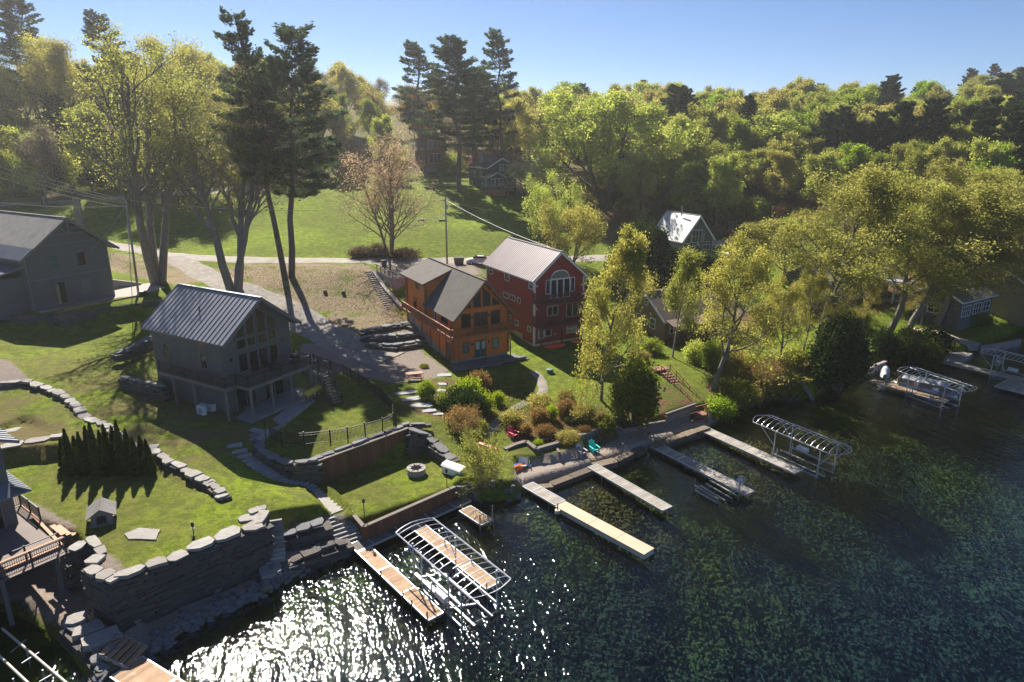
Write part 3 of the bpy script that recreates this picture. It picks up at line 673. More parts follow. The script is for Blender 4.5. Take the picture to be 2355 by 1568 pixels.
# ============================================================ GREY LAKE CABIN
g = empty("grey_cabin", (-27.07, 60.22, 4.4), R(60), "dark grey cabin with blue metal seam roof, tall gable windows and wraparound deck", "house")
gable_walls(g, 8.4, 10.3, 7.45, 10.6, 'slate_siding', base=-1.0)
gable_roof(g, 8.4, 10.3, 7.45, 10.6, 'metal_roof_blue', oh=.45, of=1.3, ob=.8, seam=.62, trim='slate_trim')
for m, (u0, u1) in enumerate(((1.9, 2.85), (3.1, 4.0), (4.4, 5.3), (5.6, 6.55))):
    top = lambda x: 10.6 - abs(x - 4.2) * .75 - .8
    polywin(g, [(u0, 7.15), (u1, 7.15), (u1, top(u1)), (u0, top(u0))], frame='slate_trim', fw=.1)
    window(g, 'front', 0, u0, 6.05, u1 - u0, .82, frame='slate_trim')
    if m in (0, 3): window(g, 'front', 0, u0, 3.75, u1 - u0, 1.75, frame='slate_trim')
for u0 in (3.15, 4.3):
    window(g, 'front', 0, u0, 3.35, .95, 2.1, frame='slate_trim', name='door', glass='glass')
window(g, 'left', 0, 7.75, 4.35, .8, 1.5, 1, 2, frame='slate_trim'); window(g, 'left', 0, 2.05, 4.35, .85, 1.5, 1, 2, frame='slate_trim')
for y0, z0, a, b in ((2.0, 6.6, .85, .75), (8.0, 6.75, .8, .6)):
    mb = MB(); pbar(mb, 'left', 0, y0, y0 + a, z0, z0 + b, -.02, .03); mb.build('wrap_patch', M['orange_wrap'], g)
mb = MB(); mb.beam((4.2 + .3, -.03, 9.9), (4.95, -.03, 9.35), .04, .4); mb.build('wrap_patch', M['orange_wrap'], g)
window(g, 'front', 0, 1.2, .1, 2.2, 2.1, 2, 1, frame='slate_trim', name='sliding_door'); window(g, 'front', 0, 4.6, .1, 2.2, 2.1, 2, 1, frame='slate_trim', name='sliding_door')
for u, z in ((1.1, 5.1), (7.3, 5.5)):
    mb = MB(); pbar(mb, 'front', 0, u - .08, u + .08, z, z + .32, 0, .16); mb.build('wall_lamp', M['black_metal'], g)
mb = MB(); boards(mb, -1.0, .2, -1.5, 8.3, 3.3, 'x'); boards(mb, .2, 7.95, -3.2, -.01, 3.3, 'x'); mb.build('deck', M['plank_dark'], g)
mb = MB()
for a, b in (((-1, 8.3), (-1, -1.5)), ((-1, -1.5), (.2, -1.5)), ((.2, -1.5), (.2, -3.2)), ((.2, -3.2), (7.95, -3.2)), ((7.95, -3.2), (7.95, 0))):
    mb.beam((*a, 3.14), (*b, 3.14), .06, .3)
for y in np.arange(-3.0, 0, .6): mb.beam((.2, y, 3.12), (7.9, y, 3.12), .05, .22)
for y in np.arange(-1.3, 8, .7): mb.beam((-1, y, 3.12), (0, y, 3.12), .05, .22)
mb.build('deck_frame', M['slate_trim'], g)
railing(g, [(-.95, 8.3, 3.3), (-.95, -1.45, 3.3), (.25, -1.45, 3.3), (.25, -3.15, 3.3), (7.9, -3.15, 3.3), (7.9, -1.2, 3.3)], 'black_metal', 1.05, .12, 1.9, .022)
for x, y, b in ((-.95, 6.2, -.2), (-.95, 3.2, -.3), (-.95, -1.4, -.4), (.4, -3.1, -.5), (2.8, -3.1, -.4), (5.2, -3.1, -.4), (7.8, -3.1, -.5)):
    mb = MB(); mb.box(x - .1, x + .1, y - .1, y + .1, b, 3.0); mb.build('post', M['slate_trim'], g)
mb = MB(); mb.tube([(1.9, 4.9, 8.7), (1.9, 4.9, 9.75)], .06, 8); mb.build('vent_pipe', M['black_metal'], g)
mb = MB(); mb.box(-.1, 8.6, -3.3, 0, -.1, .05); mb.build('patio', M['concrete'], g)

def gw(x, y, z=0.0, root=g): return root.matrix_basis @ Vector((x, y, z))
def local(root, loc): root.rotation_mode = 'XYZ'; return Matrix.Translation(root.location) @ Matrix.Rotation(root.rotation_euler.z, 4, 'Z') @ Vector(loc)
# objects round the cabin
def thing_box(name, pos, rz, dims, mat, label, cat, bevel=.03, extra=None):
    r = empty(name, pos, rz, label, cat); mb = MB(); a, b, c = dims; mb.box(-a / 2, a / 2, -b / 2, b / 2, 0, c); mb.build('housing', M[mat], r, bevel=bevel)
    if extra: extra(r, a, b, c)
    return r
def fan(r, a, b, c):
    mb = MB()
    for k in (.12, .2, .28): mb.tube([(a * .05 + k * math.cos(t), -b / 2 - .02, c / 2 + k * math.sin(t)) for t in np.linspace(0, 6.28, 13)[:-1]], .012, 4, closed=True)
    mb.build('grille', M['black_metal'], r)
def slats(r, a, b, c):
    mb = MB()
    for i in range(6): mb.box(-a / 2 + .08, a / 2 - .08, -b / 2 - .015, -b / 2 + .01, .12 + i * c * .12, .15 + i * c * .12)
    mb.build('louvre', M['black_metal'], r)
    mb = MB(); mb.box(-a / 2 - .03, a / 2 + .03, -b / 2 - .03, b / 2 + .03, c, c + .04); mb.build('lid', M['galv'], r)
p = local(g, (-1.3, 2.0, -.15)); p.z = gz(p.x, p.y); thing_box('heat_pump', p, R(-30), (1.0, .4, .85), 'white_plastic', "white heat pump unit beside the grey cabin wall under its deck edge", 'heat pump', extra=fan)
p = P(*tl(1450, 1275, 0, 1), 4.3); p.z = gz(p.x, p.y); thing_box('generator', p, R(-20), (1.5, .8, .75), 'white_plastic', "pale grey generator cabinet on the grass below the grey cabin deck", 'generator', extra=slats)
# grill and deck furniture
r = empty('grill', local(g, (7.2, -1.8, 3.3)), R(60), "black gas grill at the end of the grey cabin deck", 'grill')
mb = MB(); mb.box(-.35, .35, -.28, .28, .1, .75); mb.build('cart', M['black_metal'], r); mb = MB(); mb.tube([(-.4, 0, .92), (.4, 0, .92)], .27, 10); mb.build('hood', M['black_metal'], r)
mb = MB(); mb.box(-.75, -.42, -.22, .22, .78, .81); mb.box(.42, .75, -.22, .22, .78, .81); mb.build('side_shelf', M['galv'], r)
def deck_chair(loc, rz, mat, label):
    r = empty('patio_chair', loc, rz, label, 'chair', 'patio chairs on the decks')
    mb = MB(); mb.box(-.26, .26, -.25, .25, .38, .42); mb.build('seat', M[mat], r)
    mb = MB(); mb.add([(-.26, .25, .42), (.26, .25, .42), (.26, .42, .95), (-.26, .42, .95), (-.26, .29, .42), (.26, .29, .42), (.26, .46, .95), (-.26, .46, .95)], [(0, 1, 2, 3), (7, 6, 5, 4), (0, 4, 5, 1), (1, 5, 6, 2), (2, 6, 7, 3), (3, 7, 4, 0)]); mb.build('backrest', M[mat], r)
    for sx in (-.25, .25):
        for sy in (-.23, .23): l_ = MB(); l_.tube([(sx, sy, 0), (sx, sy, .6 if sy < 0 else .4)], .015, 5); l_.build('leg', M['black_metal'], r)
    return r
deck_chair(local(g, (5.4, -1.6, 3.3)), R(70), 'black_metal', "black patio chair on the grey cabin deck near the grill")
deck_chair(local(g, (4.0, -2.2, 3.3)), R(190), 'black_metal', "black patio chair in the middle of the grey cabin front deck")
r = empty('patio_table', local(g, (4.6, -1.2, 3.3)), 0, "round black patio table between the chairs on the grey cabin deck", 'table')
mb = MB(); mb.tube([(0, 0, .70), (0, 0, .74)], .55, 14); mb.build('table_top', M['black_metal'], r); mb = MB(); mb.tube([(0, 0, 0), (0, 0, .7)], .05, 6); mb.build('leg', M['black_metal'], r)
# stair at the end of the deck
st = empty('deck_staircase', local(g, (9.0, -2.3, 0)), R(60), "dark wooden staircase with black railings down from the grey cabin deck", 'staircase')
mb = MB(); boards(mb, -.9, 1.4, -1.2, .7, 1.9, 'x'); mb.build('landing', M['plank_dark'], st)
for x, y in ((-.85, -1.1), (1.3, -1.1), (1.3, .6)):
    mb = MB(); mb.box(x - .08, x + .08, y - .08, y + .08, -1.2, 1.86); mb.build('post', M['slate_trim'], st)
stairs('s', (-1.05, -.2, 3.25), (-.7, -.2, 1.95), 1.0, 2, 'plank_dark', root=st)
stairs('s', (.2, -1.2, 1.85), (-1.0, -4.0, -.3), 1.1, 10, 'plank_dark', root=st, rails=(-1, 1), railmat='black_metal')
railing(st, [(1.35, -1.15, 1.9), (1.35, .65, 1.9), (-.85, .65, 1.9)], 'black_metal', 1.0, .12, 1.6, .02)
# yellow raft rolled on the steps side
r = empty('yellow_tube_float', local(g, (7.0, -3.9, .1)), R(60 + 8), "yellow float mat leaning under the grey cabin deck by the stair", 'pool float')
mb = MB(); n = 9
vs = []
for i in range(n): t = math.pi * (i / (n - 1)); vs += [(-1.1, -.35 * math.cos(t), .75 + .38 * math.sin(t) * .5 - .35 * (1 - math.sin(t)) * .3), (1.1, -.35 * math.cos(t), .95 + .38 * math.sin(t) * .5 - .35 * (1 - math.sin(t)) * .3)]
vs += [(x, y, z - .10) for x, y, z in vs]
mb.add(vs, [(2 * i, 2 * i + 1, 2 * i + 3, 2 * i + 2) for i in range(n - 1)] + [(2 * n + 2 * i + 2, 2 * n + 2 * i + 3, 2 * n + 2 * i + 1, 2 * n + 2 * i) for i in range(n - 1)] +
       [(0, 2, 2 * n + 2, 2 * n)][:0] + [(2 * i, 2 * i + 2, 2 * n + 2 * i + 2, 2 * n + 2 * i) for i in range(n - 1)] + [(2 * i + 1, 2 * n + 2 * i + 1, 2 * n + 2 * i + 3, 2 * i + 3) for i in range(n - 1)])
mb.build('mat', M['yellow_plastic'], r, smooth=True); mb = MB(); mb.tube([(-1.1, .37, .72), (1.1, .37, .92)], .06, 6); mb.tube([(-1.1, -.37, .72), (1.1, -.37, .92)], .06, 6); mb.build('edge_roll', M['yellow_plastic'], r)
for x in (-.9, .9): mb = MB(); mb.tube([(x, 0, -.1), (x, 0, .75)], .04, 5); mb.build('leg', M['black_metal'], r)

# ============================================================ GREY BARN HOUSE ON THE UPPER PAD
h = empty("grey_barn_house", (-61.94, 85.75, 8.0), R(60), "large dark grey house with shingle roof, empty window openings and bare door frame", "house")
gable_walls(h, 10.7, 16, 7.45, 11.45, 'slate_siding', base=-.5)
gable_roof(h, 10.7, 16, 7.45, 11.45, 'shingle_grey', oh=.9, of=1.4, ob=.8, trim='slate_trim')
mb = MB(); s1 = 4.0 / 5.35; roof_slab(mb, -.95, 7.45 - .95 * s1 + .19, .75, 7.45 + .75 * s1 + .19, -1.4, 16.8, .06, .5); mb.build('eave_strip', M['metal_roof_blue'], h)
mb = MB()
mb.beam((5.35, -1.3, 9.6), (5.35, -1.3, 11.3), .16, .16); mb.beam((3.2, -1.3, 9.62), (7.5, -1.3, 9.62), .14, .14); mb.beam((5.35, -1.3, 9.8), (4.2, -1.3, 10.5), .12, .12); mb.beam((5.35, -1.3, 9.8), (6.5, -1.3, 10.5), .12, .12)
mb.build('gable_truss', M['slate_trim'], h)
mb = MB(); pbar(mb, 'front', 0, 0, 10.7, 3.9, 4.05, 0, .04); pbar(mb, 'front', 0, 1.5, 9.2, 8.2, 8.3, 0, .04); pbar(mb, 'front', 0, .0, .22, -.3, 7.3, 0, .05); pbar(mb, 'front', 0, 10.48, 10.72, -.3, 7.3, 0, .05); mb.build('trim_board', M['slate_trim'], h)
window(h, 'front', 0, 2.95, 5.1, 1.05, 1.8, 1, 2, frame='slate_trim', glass='teal_door'); window(h, 'front', 0, 6.5, 5.05, 1.05, 1.8, frame='slate_trim'); window(h, 'front', 0, 6.5, 1.35, 1.05, 1.7, 2, 3, frame='slate_trim', glass='glass_pale')
window(h, 'front', 0, 3.25, .45, 1.1, 2.8, frame='slate_trim', name='door_opening')
mb = MB(); mb.box(3.12, 3.2, -.75, -.05, .45, 3.2); mb.build('open_door', M['new_wood'], h)
mb = MB(); mb.tube([(-.3, -.2, 7.0), (-.05, -.12, 6.5), (.05, -.12, 1.5), (.5, -.2, 1.2)], .05, 6); mb.build('downpipe', M['slate_trim'], h)
mb = MB(); mb.box(-4.5, 0, 1, 16, -.5, 4.6); mb.build('side_wing', M['slate_siding'], h)
mb = MB(); roof_slab(mb, -5.0, 4.6, 0, 5.7, .5, 16.5, .16, .5); mb.build('wing_roof', M['metal_roof_blue'], h)
tag(slab('concrete_pad', [tuple(local(h, q)) for q in ((.3, -1.3, .04), (10.5, -1.4, .04), (12, -2.5, .04), (17.8, -1.2, .04), (18.5, 4.2, .04), (10.72, 5.0, .04), (10.72, -.02, .04), (.3, -.02, .04))], .3, 'pad', None, None), kind='structure')
rw = empty('ramp_wall', local(h, (11.0, 3.2, .05)), R(60), "tan sloping side wall of the concrete pad behind the grey barn house", 'retaining wall')
mb = MB(); mb.add([(0, 2.2, 0), (6.2, .8, 0), (6.2, .8, .15), (0, 2.2, 2.0), (0, 2.5, 0), (6.3, 1.1, 0), (6.3, 1.1, .15), (0, 2.5, 2.0)], [(0, 1, 2, 3), (7, 6, 5, 4), (3, 2, 6, 7), (0, 3, 7, 4), (1, 5, 6, 2), (0, 4, 5, 1)]); mb.build('ramp_side', M['concrete'], rw)
mb = MB(); mb.beam((0, 2.35, 2.05), (6.25, .95, .2), .36, .08); mb.build('ramp_cap', M['cream'], rw)
wf = empty('wooden_joist_frame', local(h, (4.0, -2.6, .0)), R(60), "yellow new-wood joist frame lying on the stone wall in front of the grey barn house", 'wooden frame')
mb = MB(); mb.beam((-1.6, 0, .12), (8.4, -.6, .12), .09, .22); mb.beam((-2.4, 1.25, .12), (3.4, 1.2, .12), .07, .2)
for i in range(9): mb.beam((-2.0 + i * .62, .0 - i * .03, .14), (-2.5 + i * .62, 1.2, .14), .06, .2)
mb.build('joists', M['new_wood'], wf)
rb_ = thing_box('utility_box', P(*tl(125, 520, 0, 1), 8.0), R(60), (1.0, .5, 1.2), 'white_plastic', "pale utility box beside the corner of the grey barn house", 'utility box', extra=slats)
mb = MB(); mb.box(-.45, .45, -.35, .35, 0, .55); mb.box(-.5, .5, -.4, .4, .55, .62)
o = mb.build('black_bin', M['black_metal'], None, tuple(P(*tl(990, 470, 0, 1), 8.05)), R(10), bevel=.04); tag(o, "small black box standing on the concrete pad by the utility pole", 'bin')

# ============================================================ LOG CABIN
c = empty("log_cabin", (-7.13, 79.14, 3.2), R(28.4), "orange log cabin with brown shingle roof, gable windows and wraparound balcony", "house")
mb = MB()
W7, XR = 7.5, 3.9
def wallprism(mb, y0, y1, outline):
    n = len(outline); vs = [(x, y0, z) for x, z in outline] + [(x, y1, z) for x, z in outline]
    mb.add(vs, [tuple(range(n)), tuple(range(n, 2 * n))[::-1]] + [(i, n + i, n + (i + 1) % n, (i + 1) % n) for i in range(n)])
wallprism(mb, 0, 8.6, [(0, .35), (W7, .35), (W7, 5.9), (XR, 9.95), (0, 5.85)])
wallprism(mb, 8.603, 15.6, [(0, .35), (W7, .35), (W7, 5.9), (XR, 9.9), (0, 8.3)])
mb.build('log_wall', M['log_orange'], c)
mb = MB(); mb.box(.03, W7 - .03, .03, 15.5, -1.5, .35)
mb.add([(-.04, 1.5, -1.6), (-.04, 15.6, -1.6), (-.04, 15.6, 3.1), (-.04, 12, 2.3), (-.04, 5.5, .9), (-.04, 1.5, .25)], [(0, 1, 2, 3, 4, 5)]); mb.build('foundation', M['concrete'], c)
for (x, y, a) in ((0, 0, 1), (W7, 0, 1), (0, 15.6, 1), (0, 8.6, 2)):
    mb = MB(); z = .45 if a == 1 else 4.0
    zt = 5.7 if y < 1 else 8.1
    while z < zt:
        sx = -1 if x == 0 else 1
        mb.tube([(x - sx * .1, y + (.12 if y == 0 else -.12), z), (x + sx * .28, y + (.12 if y == 0 else -.12), z)], .095, 7)
        sy = -1 if y == 0 else 1
        mb.tube([(x + (-.0), y - sy * .1, z + .105), (x, y + sy * .28, z + .105)], .095, 7); z += .21
    mb.build('log_ends', M['log_end'], c, smooth=False)
mb = MB(); sl1 = (9.95 - 5.85) / XR; sl2 = (9.95 - 5.9) / (W7 - XR)
roof_slab(mb, -.35, 5.85 - .35 * sl1 + .03, XR, 9.98, -1.2, 8.75, .18); roof_slab(mb, W7 + .45, 5.9 - .45 * sl2 + .03, XR, 9.98, -1.2, 17.0, .18)
roof_slab(mb, -.5, 8.2, XR, 9.93, 8.2, 17.0, .18); mb.beam((XR, -1.2, 10.2), (XR, 17, 10.2), .3, .07)
rf = mb.build('roof', M['shingle_cabin'], c)
mb = MB(); mb.beam((-.5, 8.2, 8.26), (XR, 8.16, 9.98), .06, .2); mb.beam((-.53, 8.2, 8.28), (-.53, 17, 8.28), .05, .18); mb.build('fascia', M['dark_wood'], rf)
mb = MB(); mb.beam((-.35, -1.25, 5.85 - .35 * sl1 + .08), (XR, -1.25, 10.03), .06, .24); mb.beam((W7 + .45, -1.25, 5.9 - .45 * sl2 + .08), (XR, -1.25, 10.03), .062, .242)
mb.build('fascia', M['dark_wood'], rf)
mb = MB()
for k in range(5):
    z = 6.4 + k * .8; x = W7 - (z - 5.9) / sl2
    mb.tube([(x + .1, -1.1, z - .1), (x + .1, .0, z - .1)], .11, 7)
mb.build('purlin_ends', M['log_end'], c)
fr = 'dark_wood'
polywin(c, [(1.35, 6.75), (2.35, 6.75), (2.35, 7.75), (1.75, 7.15)], frame=fr); polywin(c, [(2.8, 6.75), (3.7, 6.75), (3.7, 9.0), (2.8, 8.1)], frame=fr)
polywin(c, [(4.1, 6.75), (5.0, 6.75), (5.0, 8.1), (4.1, 9.0)], frame=fr); polywin(c, [(5.4, 6.75), (6.4, 6.75), (5.9, 7.25), (5.4, 7.75)], frame=fr)
window(c, 'front', 0, 1.15, 4.2, 1.15, 1.8, frame=fr); window(c, 'front', 0, 2.85, 3.85, 1.75, 2.15, 2, 1, frame=fr, name='sliding_door'); window(c, 'front', 0, 5.15, 4.2, 1.2, 1.8, frame=fr)
window(c, 'front', 0, 1.3, 1.2, .75, 1.25, 1, 2, frame='teal_door', glass='glass_pale'); window(c, 'front', 0, 5.35, 1.2, .8, 1.25, 1, 2, frame='teal_door', glass='glass_pale')
for u in (2.85, 3.68):
    mb = MB(); pbar(mb, 'front', 0, u, u + .8, .36, 2.5, 0, .05); d = mb.build('door', M['teal_door'], c)
    mb = MB(); pbar(mb, 'front', 0, u + .13, u + .67, 1.35, 2.35, .04, .065); mb.build('pane', M['blind'], d)
for u, z in ((2.55, 5.4), (4.85, 5.4), (2.5, 2.0), (4.8, 2.0)):
    mb = MB(); pbar(mb, 'front', 0, u - .07, u + .07, z, z + .3, 0, .15); mb.build('wall_lamp', M['black_metal'], c)
window(c, 'left', 0, 12.2, 4.4, .9, 1.15, frame=fr); window(c, 'left', 0, 11.1, 7.2, .9, .85, frame=fr); window(c, 'left', 0, 5.0, 4.2, .6, 1.2, frame='white_paint'); window(c, 'left', 0, 1.5, 4.6, 1.9, .8, 2, 1, frame=fr)
mb = MB(); boards(mb, -.95, 7.6, -1.55, -.3, 3.78, 'x'); boards(mb, -.95, -.3, -.3, 15.4, 3.78, 'x'); mb.build('balcony', M['deck_orange'], c)
mb = MB()
for a, b in (((-.95, 15.4), (-.95, -1.55)), ((-.95, -1.55), (7.6, -1.55)), ((7.6, -1.55), (7.6, 0))): mb.beam((*a, 3.6), (*b, 3.6), .07, .3)
for y in (-1.0, -.5): mb.beam((-.9, y, 3.62), (7.6, y, 3.62), .06, .2)
mb.build('balcony_frame', M['deck_orange'], c)
railing(c, [(-.92, 15.4, 3.78), (-.92, -1.5, 3.78), (7.55, -1.5, 3.78), (7.55, -.05, 3.78)], 'deck_orange', .95, .16, 1.7, .05, pw_=.12, toprail=.14)
for x, y in ((-.9, -1.45), (-.6, .8), (.1, -1.45), (3.7, -1.45), (7.1, -1.45), (-.9, 2.2), (-.9, 5.0), (-.9, 8.0), (-.9, 11.0)):
    mb = MB(); mb.tube([(x, y, -.6), (x, y, 3.5)], .075, 7); mb.build('post', M['dark_wood'], c)
window(c, 'left', 0, 1.0, .2, .9, 2.0, frame=fr, name='basement_door', glass='dark_wood')
# block retaining wall, stair and railings behind the log cabin
def blockwall(name, pts, label, zb, cat='retaining wall', mat='block_wall', bl=1.0, bh=.45, th=.5, capmat='block_wall'):
    ps = [Vector(p) for p in pts]; zb = [zb] * len(ps) if not isinstance(zb, (list, tuple)) else zb
    r = empty(name, tuple(ps[0].xy) + (zb[0],), 0, label, cat); o0 = Vector((ps[0].x, ps[0].y, zb[0])); mb = MB(); cb = MB()
    for i, (a, b) in enumerate(zip(ps[:-1], ps[1:])):
        d = Vector((b.x - a.x, b.y - a.y, 0)); L = d.length; an = math.atan2(d.y, d.x); n = max(1, round(L / bl)); zt = max(a.z, b.z); rows = int(math.ceil((zt - min(zb)) / bh))
        for rr in range(rows):
            off = (rr % 2) * .5
            for k in range(n + 1):
                t0_ = max(0, (k - off) / n); t1_ = min(1, (k + 1 - off) / n)
                if t1_ <= t0_ + .01: continue
                tm = (t0_ + t1_) / 2; q = a.lerp(b, tm); z = zt - (rr + 1) * bh
                top = min(z + bh, q.z); lo = zb[i] + (zb[i + 1] - zb[i]) * tm
                if top - z < .08 or z + bh < lo - .2: continue
                mb.obox(Vector((q.x, q.y, (z + top) / 2)) - o0, L * (t1_ - t0_) - .025, th * rnd(.97, 1.03), top - z - .02, an)
        cb.beam(a + Vector((0, 0, .04)) - o0, b + Vector((0, 0, .04)) - o0, th * 1.08, .1)
    mb.build('blocks', M[mat], r, bevel=.02); cb.build('cap', M[capmat], r); return r
q1 = P(*tl(245, 300, 1, 1), 8.85); q2 = P(*tl(355, 352, 1, 1), 8.85); q3 = P(*tl(470, 350, 1, 1), 8.85)
blockwall('block_retaining_wall', [q1, q2, q3], "tall pink-grey block retaining wall between the concrete stair and the log cabin", [8.3, 4.8, 4.4])
q4 = P(*tl(380, 560, 1, 1), 5.7)
blockwall('stair_side_wall', [q1 + Vector((-.4, -.3, -.1)), P(*tl(300, 420, 1, 1), 7.3), q4 + Vector((.7, 0, .3))], "sloping block wall along the long stair beside the log cabin", [8.0, 6.6, 5.2], mat='block_grey', bl=.8, bh=.35)
rr = empty('pad_railing', tuple(q1), 0, "brown metal railing on top of the block retaining wall", 'railing')
railing(rr, [(0, 0, 0), tuple(q2 - q1), tuple(q3 - q1)], 'dark_wood', 1.0, 3, 1.9, .03)
stairs('garden_stair', P(*tl(205, 295, 1, 1), 8.8), P(*tl(355, 565, 1, 1), 5.55), 1.9, 20, 'timber_grey', solid=True, label="long straight stair of grey steps rising beside the block retaining wall", cat='staircase')

# ============================================================ RED HOUSE
h = empty("red_house", (2.88, 85.68, 3.3), R(28.4), "tall dark red house with pinkish metal roof, arched window and white trim", "house")
gable_walls(h, 7.6, 13.8, 8.95, 12.15, 'red_siding', base=.35)
mb = MB(); mb.box(.04, 7.56, .04, 13.7, -1.5, .36); mb.box(-.02, .04, 3.0, 13.7, .2, 1.0); mb.build('foundation', M['cream'], h)
gable_roof(h, 7.6, 13.8, 8.95, 12.15, 'metal_roof_pink', oh=.35, of=.35, ob=.5, seam=.45, trim='white_paint')
for x in (0, 7.6): mb = MB(); mb.box(x - .04, x + .04, -.06, .22, .3, 8.8); mb.box(x - .063 if x == 0 else x - .16, x + .16 if x == 0 else x + .063, -.063, -.0, .303, 8.797); mb.build('corner_board', M['white_paint'], h)
mb = MB(); mb.box(-.05, .0, 13.6, 13.82, .3, 8.8); mb.build('corner_board', M['white_paint'], h)
window(h, 'front', 0, 1.75, 6.95, .5, 1.75, frame='white_paint'); window(h, 'front', 0, 5.55, 6.95, .5, 1.75, frame='white_paint')
for u in (2.5, 3.5, 4.5): window(h, 'front', 0, u, 6.3, .8, 2.35, 1, 1, frame='white_paint', name='door', fw=.12)
k = 10; polywin(h, [(2.5, 8.85), (5.2, 8.85)] + [(3.85 + 1.35 * math.cos(math.pi * i / k), 8.85 + .95 * math.sin(math.pi * i / k)) for i in range(1, k)], frame='white_paint', glass='glass_pale', name='arched_window', fw=.13)
window(h, 'front', 0, 2.0, 4.0, 1.55, 1.15, 2, 1); window(h, 'front', 0, 5.0, 3.5, 1.7, 1.75, 2, 1, name='sliding_door')
window(h, 'front', 0, .7, 1.1, .75, 1.35, 1, 2, glass='glass_pale'); window(h, 'front', 0, 1.7, 1.25, .85, .95); window(h, 'front', 0, 5.1, 1.25, 1.4, 1.05, 1, 2, glass='glass_pale')
for y, z, a, b in ((11.9, 7.65, .95, .95), (6.75, 7.6, 1.35, 1.1), (.35, 7.7, 1.0, 1.05), (7.1, 5.1, 1.3, .6), (5.2, 5.15, 1.4, .6), (3.7, 5.15, .7, .6), (4.3, 1.85, .8, .6), (.9, 1.85, .7, .6), (6.4, 2.2, .9, .6)):
    window(h, 'left', 0, y, z, a, b, 2 if b < .7 and a > 1 else 1, 2 if b > .9 else 1)
for zf, nm in ((6.2, 'upper'), (3.15, 'lower')):
    mb = MB(); boards(mb, -.2, 8.6, -2.2, -.01, zf, 'x', mat=M['red_deck'])
    for a, b in (((-.2, 0), (-.2, -2.2)), ((-.2, -2.2), (8.6, -2.2)), ((8.6, -2.2), (8.6, 2.5))): mb.beam((*a, zf - .17), (*b, zf - .17), .07, .3, M['red_deck'])
    mb.box(7.62, 8.6, 0, 2.5, zf - .06, zf, M['red_deck']); b_ = mb.build('balcony', None, h)
    railing(b_, [(-.15, -.02, zf), (-.15, -2.15, zf), (8.55, -2.15, zf), (8.55, 2.4, zf)], 'red_deck', 1.05, .13, 1.8, .035)
for x, y in ((-.1, -2.1), (3.0, -2.1), (6.0, -2.1), (8.5, -2.1)):
    mb = MB(); mb.box(x - .09, x + .09, y - .09, y + .09, -.3, 6.0); mb.build('post', M['red_deck'], h)
for u, z in ((.35, 8.0), (.35, 5.0), (3.2, 1.2), (6.9, 1.4)):
    mb = MB(); pbar(mb, 'front', 0, u - .09, u + .09, z, z + .24, 0, .14); mb.build('wall_lamp', M['white_plastic'], h)
# red side porch railing behind
rr = empty('red_porch', local(h, (-.1, 14.2, 5.5)), R(28.4), "small red railed porch at the back of the red house near the parked car", 'porch')
mb = MB(); mb.box(-2.6, 3.2, 0, 1.6, -.2, -.05); mb.build('porch_floor', M['red_deck'], rr); railing(rr, [(3, .05, -.05), (-2.5, .05, -.05), (-2.5, 1.55, -.05)], 'rust_rail', .95, .6, 1.8, .04)

def kayak(name, pos, rz, tilt, mat, label):
    r = empty(name, pos, rz, label, 'kayak'); r.rotation_euler = (tilt, 0, rz)
    n = 13; k = 10; vs = []
    for i in range(n):
        x = -1.55 + 3.1 * i / (n - 1); wd = .38 * (1 - abs(x / 1.6) ** 2.4) + .012; hh = .17 * (1 - abs(x / 1.65) ** 3) + .02; lift = .12 * abs(x / 1.55) ** 3
        for j in range(k): t = 2 * math.pi * j / k; vs.append((x, wd * math.cos(t), .2 + hh * math.sin(t) + lift))
    fs = [(i * k + j, i * k + (j + 1) % k, (i + 1) * k + (j + 1) % k, (i + 1) * k + j) for i in range(n - 1) for j in range(k)] + [tuple(range(k))[::-1], tuple((n - 1) * k + j for j in range(k))]
    mb = MB(); mb.add(vs, fs); mb.build('hull', M[mat], r, smooth=True)
    mb = MB(); mb.tube([(.05 + .48 * math.cos(t), .24 * math.sin(t), .38) for t in np.linspace(0, 6.283, 17)[:-1]], .025, 5, closed=True); mb.build('cockpit_rim', M['black_metal'], r)
    mb = MB(); mb.tube([(.05, 0, .33), (.05, 0, .35)], .3, 12); mb.build('cockpit', M['rubber'], r); return r
M['kayak_red'] = pm('kayak_red', (.75, .075, .02), (.82, .10, .025), 1, .4); M['kayak_orange'] = pm('kayak_orange', (.80, .17, .02), (.85, .21, .03), 1, .4)
M['kayak_blue'] = pm('kayak_blue', (.03, .13, .42), (.04, .16, .5), 1, .4)
p = P(*tl(1466, 822, 1, 1), 3.55); kayak('kayak', p, R(22), R(55), 'kayak_red', "red-orange kayak leaning at the front of the red house, the fully visible one")
p = P(*tl(1650, 788, 1, 1), 3.55); kayak('kayak', p, R(24), R(40), 'kayak_orange', "orange kayak half hidden behind the yellow-leaved tree at the red house corner")

# ============================================================ HOUSES FURTHER AWAY
h = empty("green_cottage", (-6.11, 175.55, 16.0), R(25), "dark green cottage with brown roof and orange brick base above the lawn", "house")
gable_walls(h, 7.9, 12.6, 6.1, 8.3, 'green_siding', base=-2.2)
gable_roof(h, 7.9, 12.6, 6.1, 8.3, 'shingle_brown', oh=.4, of=.4, ob=.4)
mb = MB(); mb.box(1.2, 2.0, 7.5, 8.3, 7.0, 9.6); mb.box(1.1, 2.1, 7.4, 8.4, 9.6, 9.75); mb.build('chimney', M['concrete'], h)
mb = MB(); wallprism(mb, -3.2, 0, [(-1.1, 1.0), (3.4, 1.0), (3.4, 3.9), (1.15, 5.0), (-1.1, 3.9)]); mb.build('sunroom', M['green_siding'], h)
mb = MB(); mb.box(-1.08, 3.38, -3.18, 0, -2.5, 1.0); mb.build('brick_base', M['brick_orange'], h)
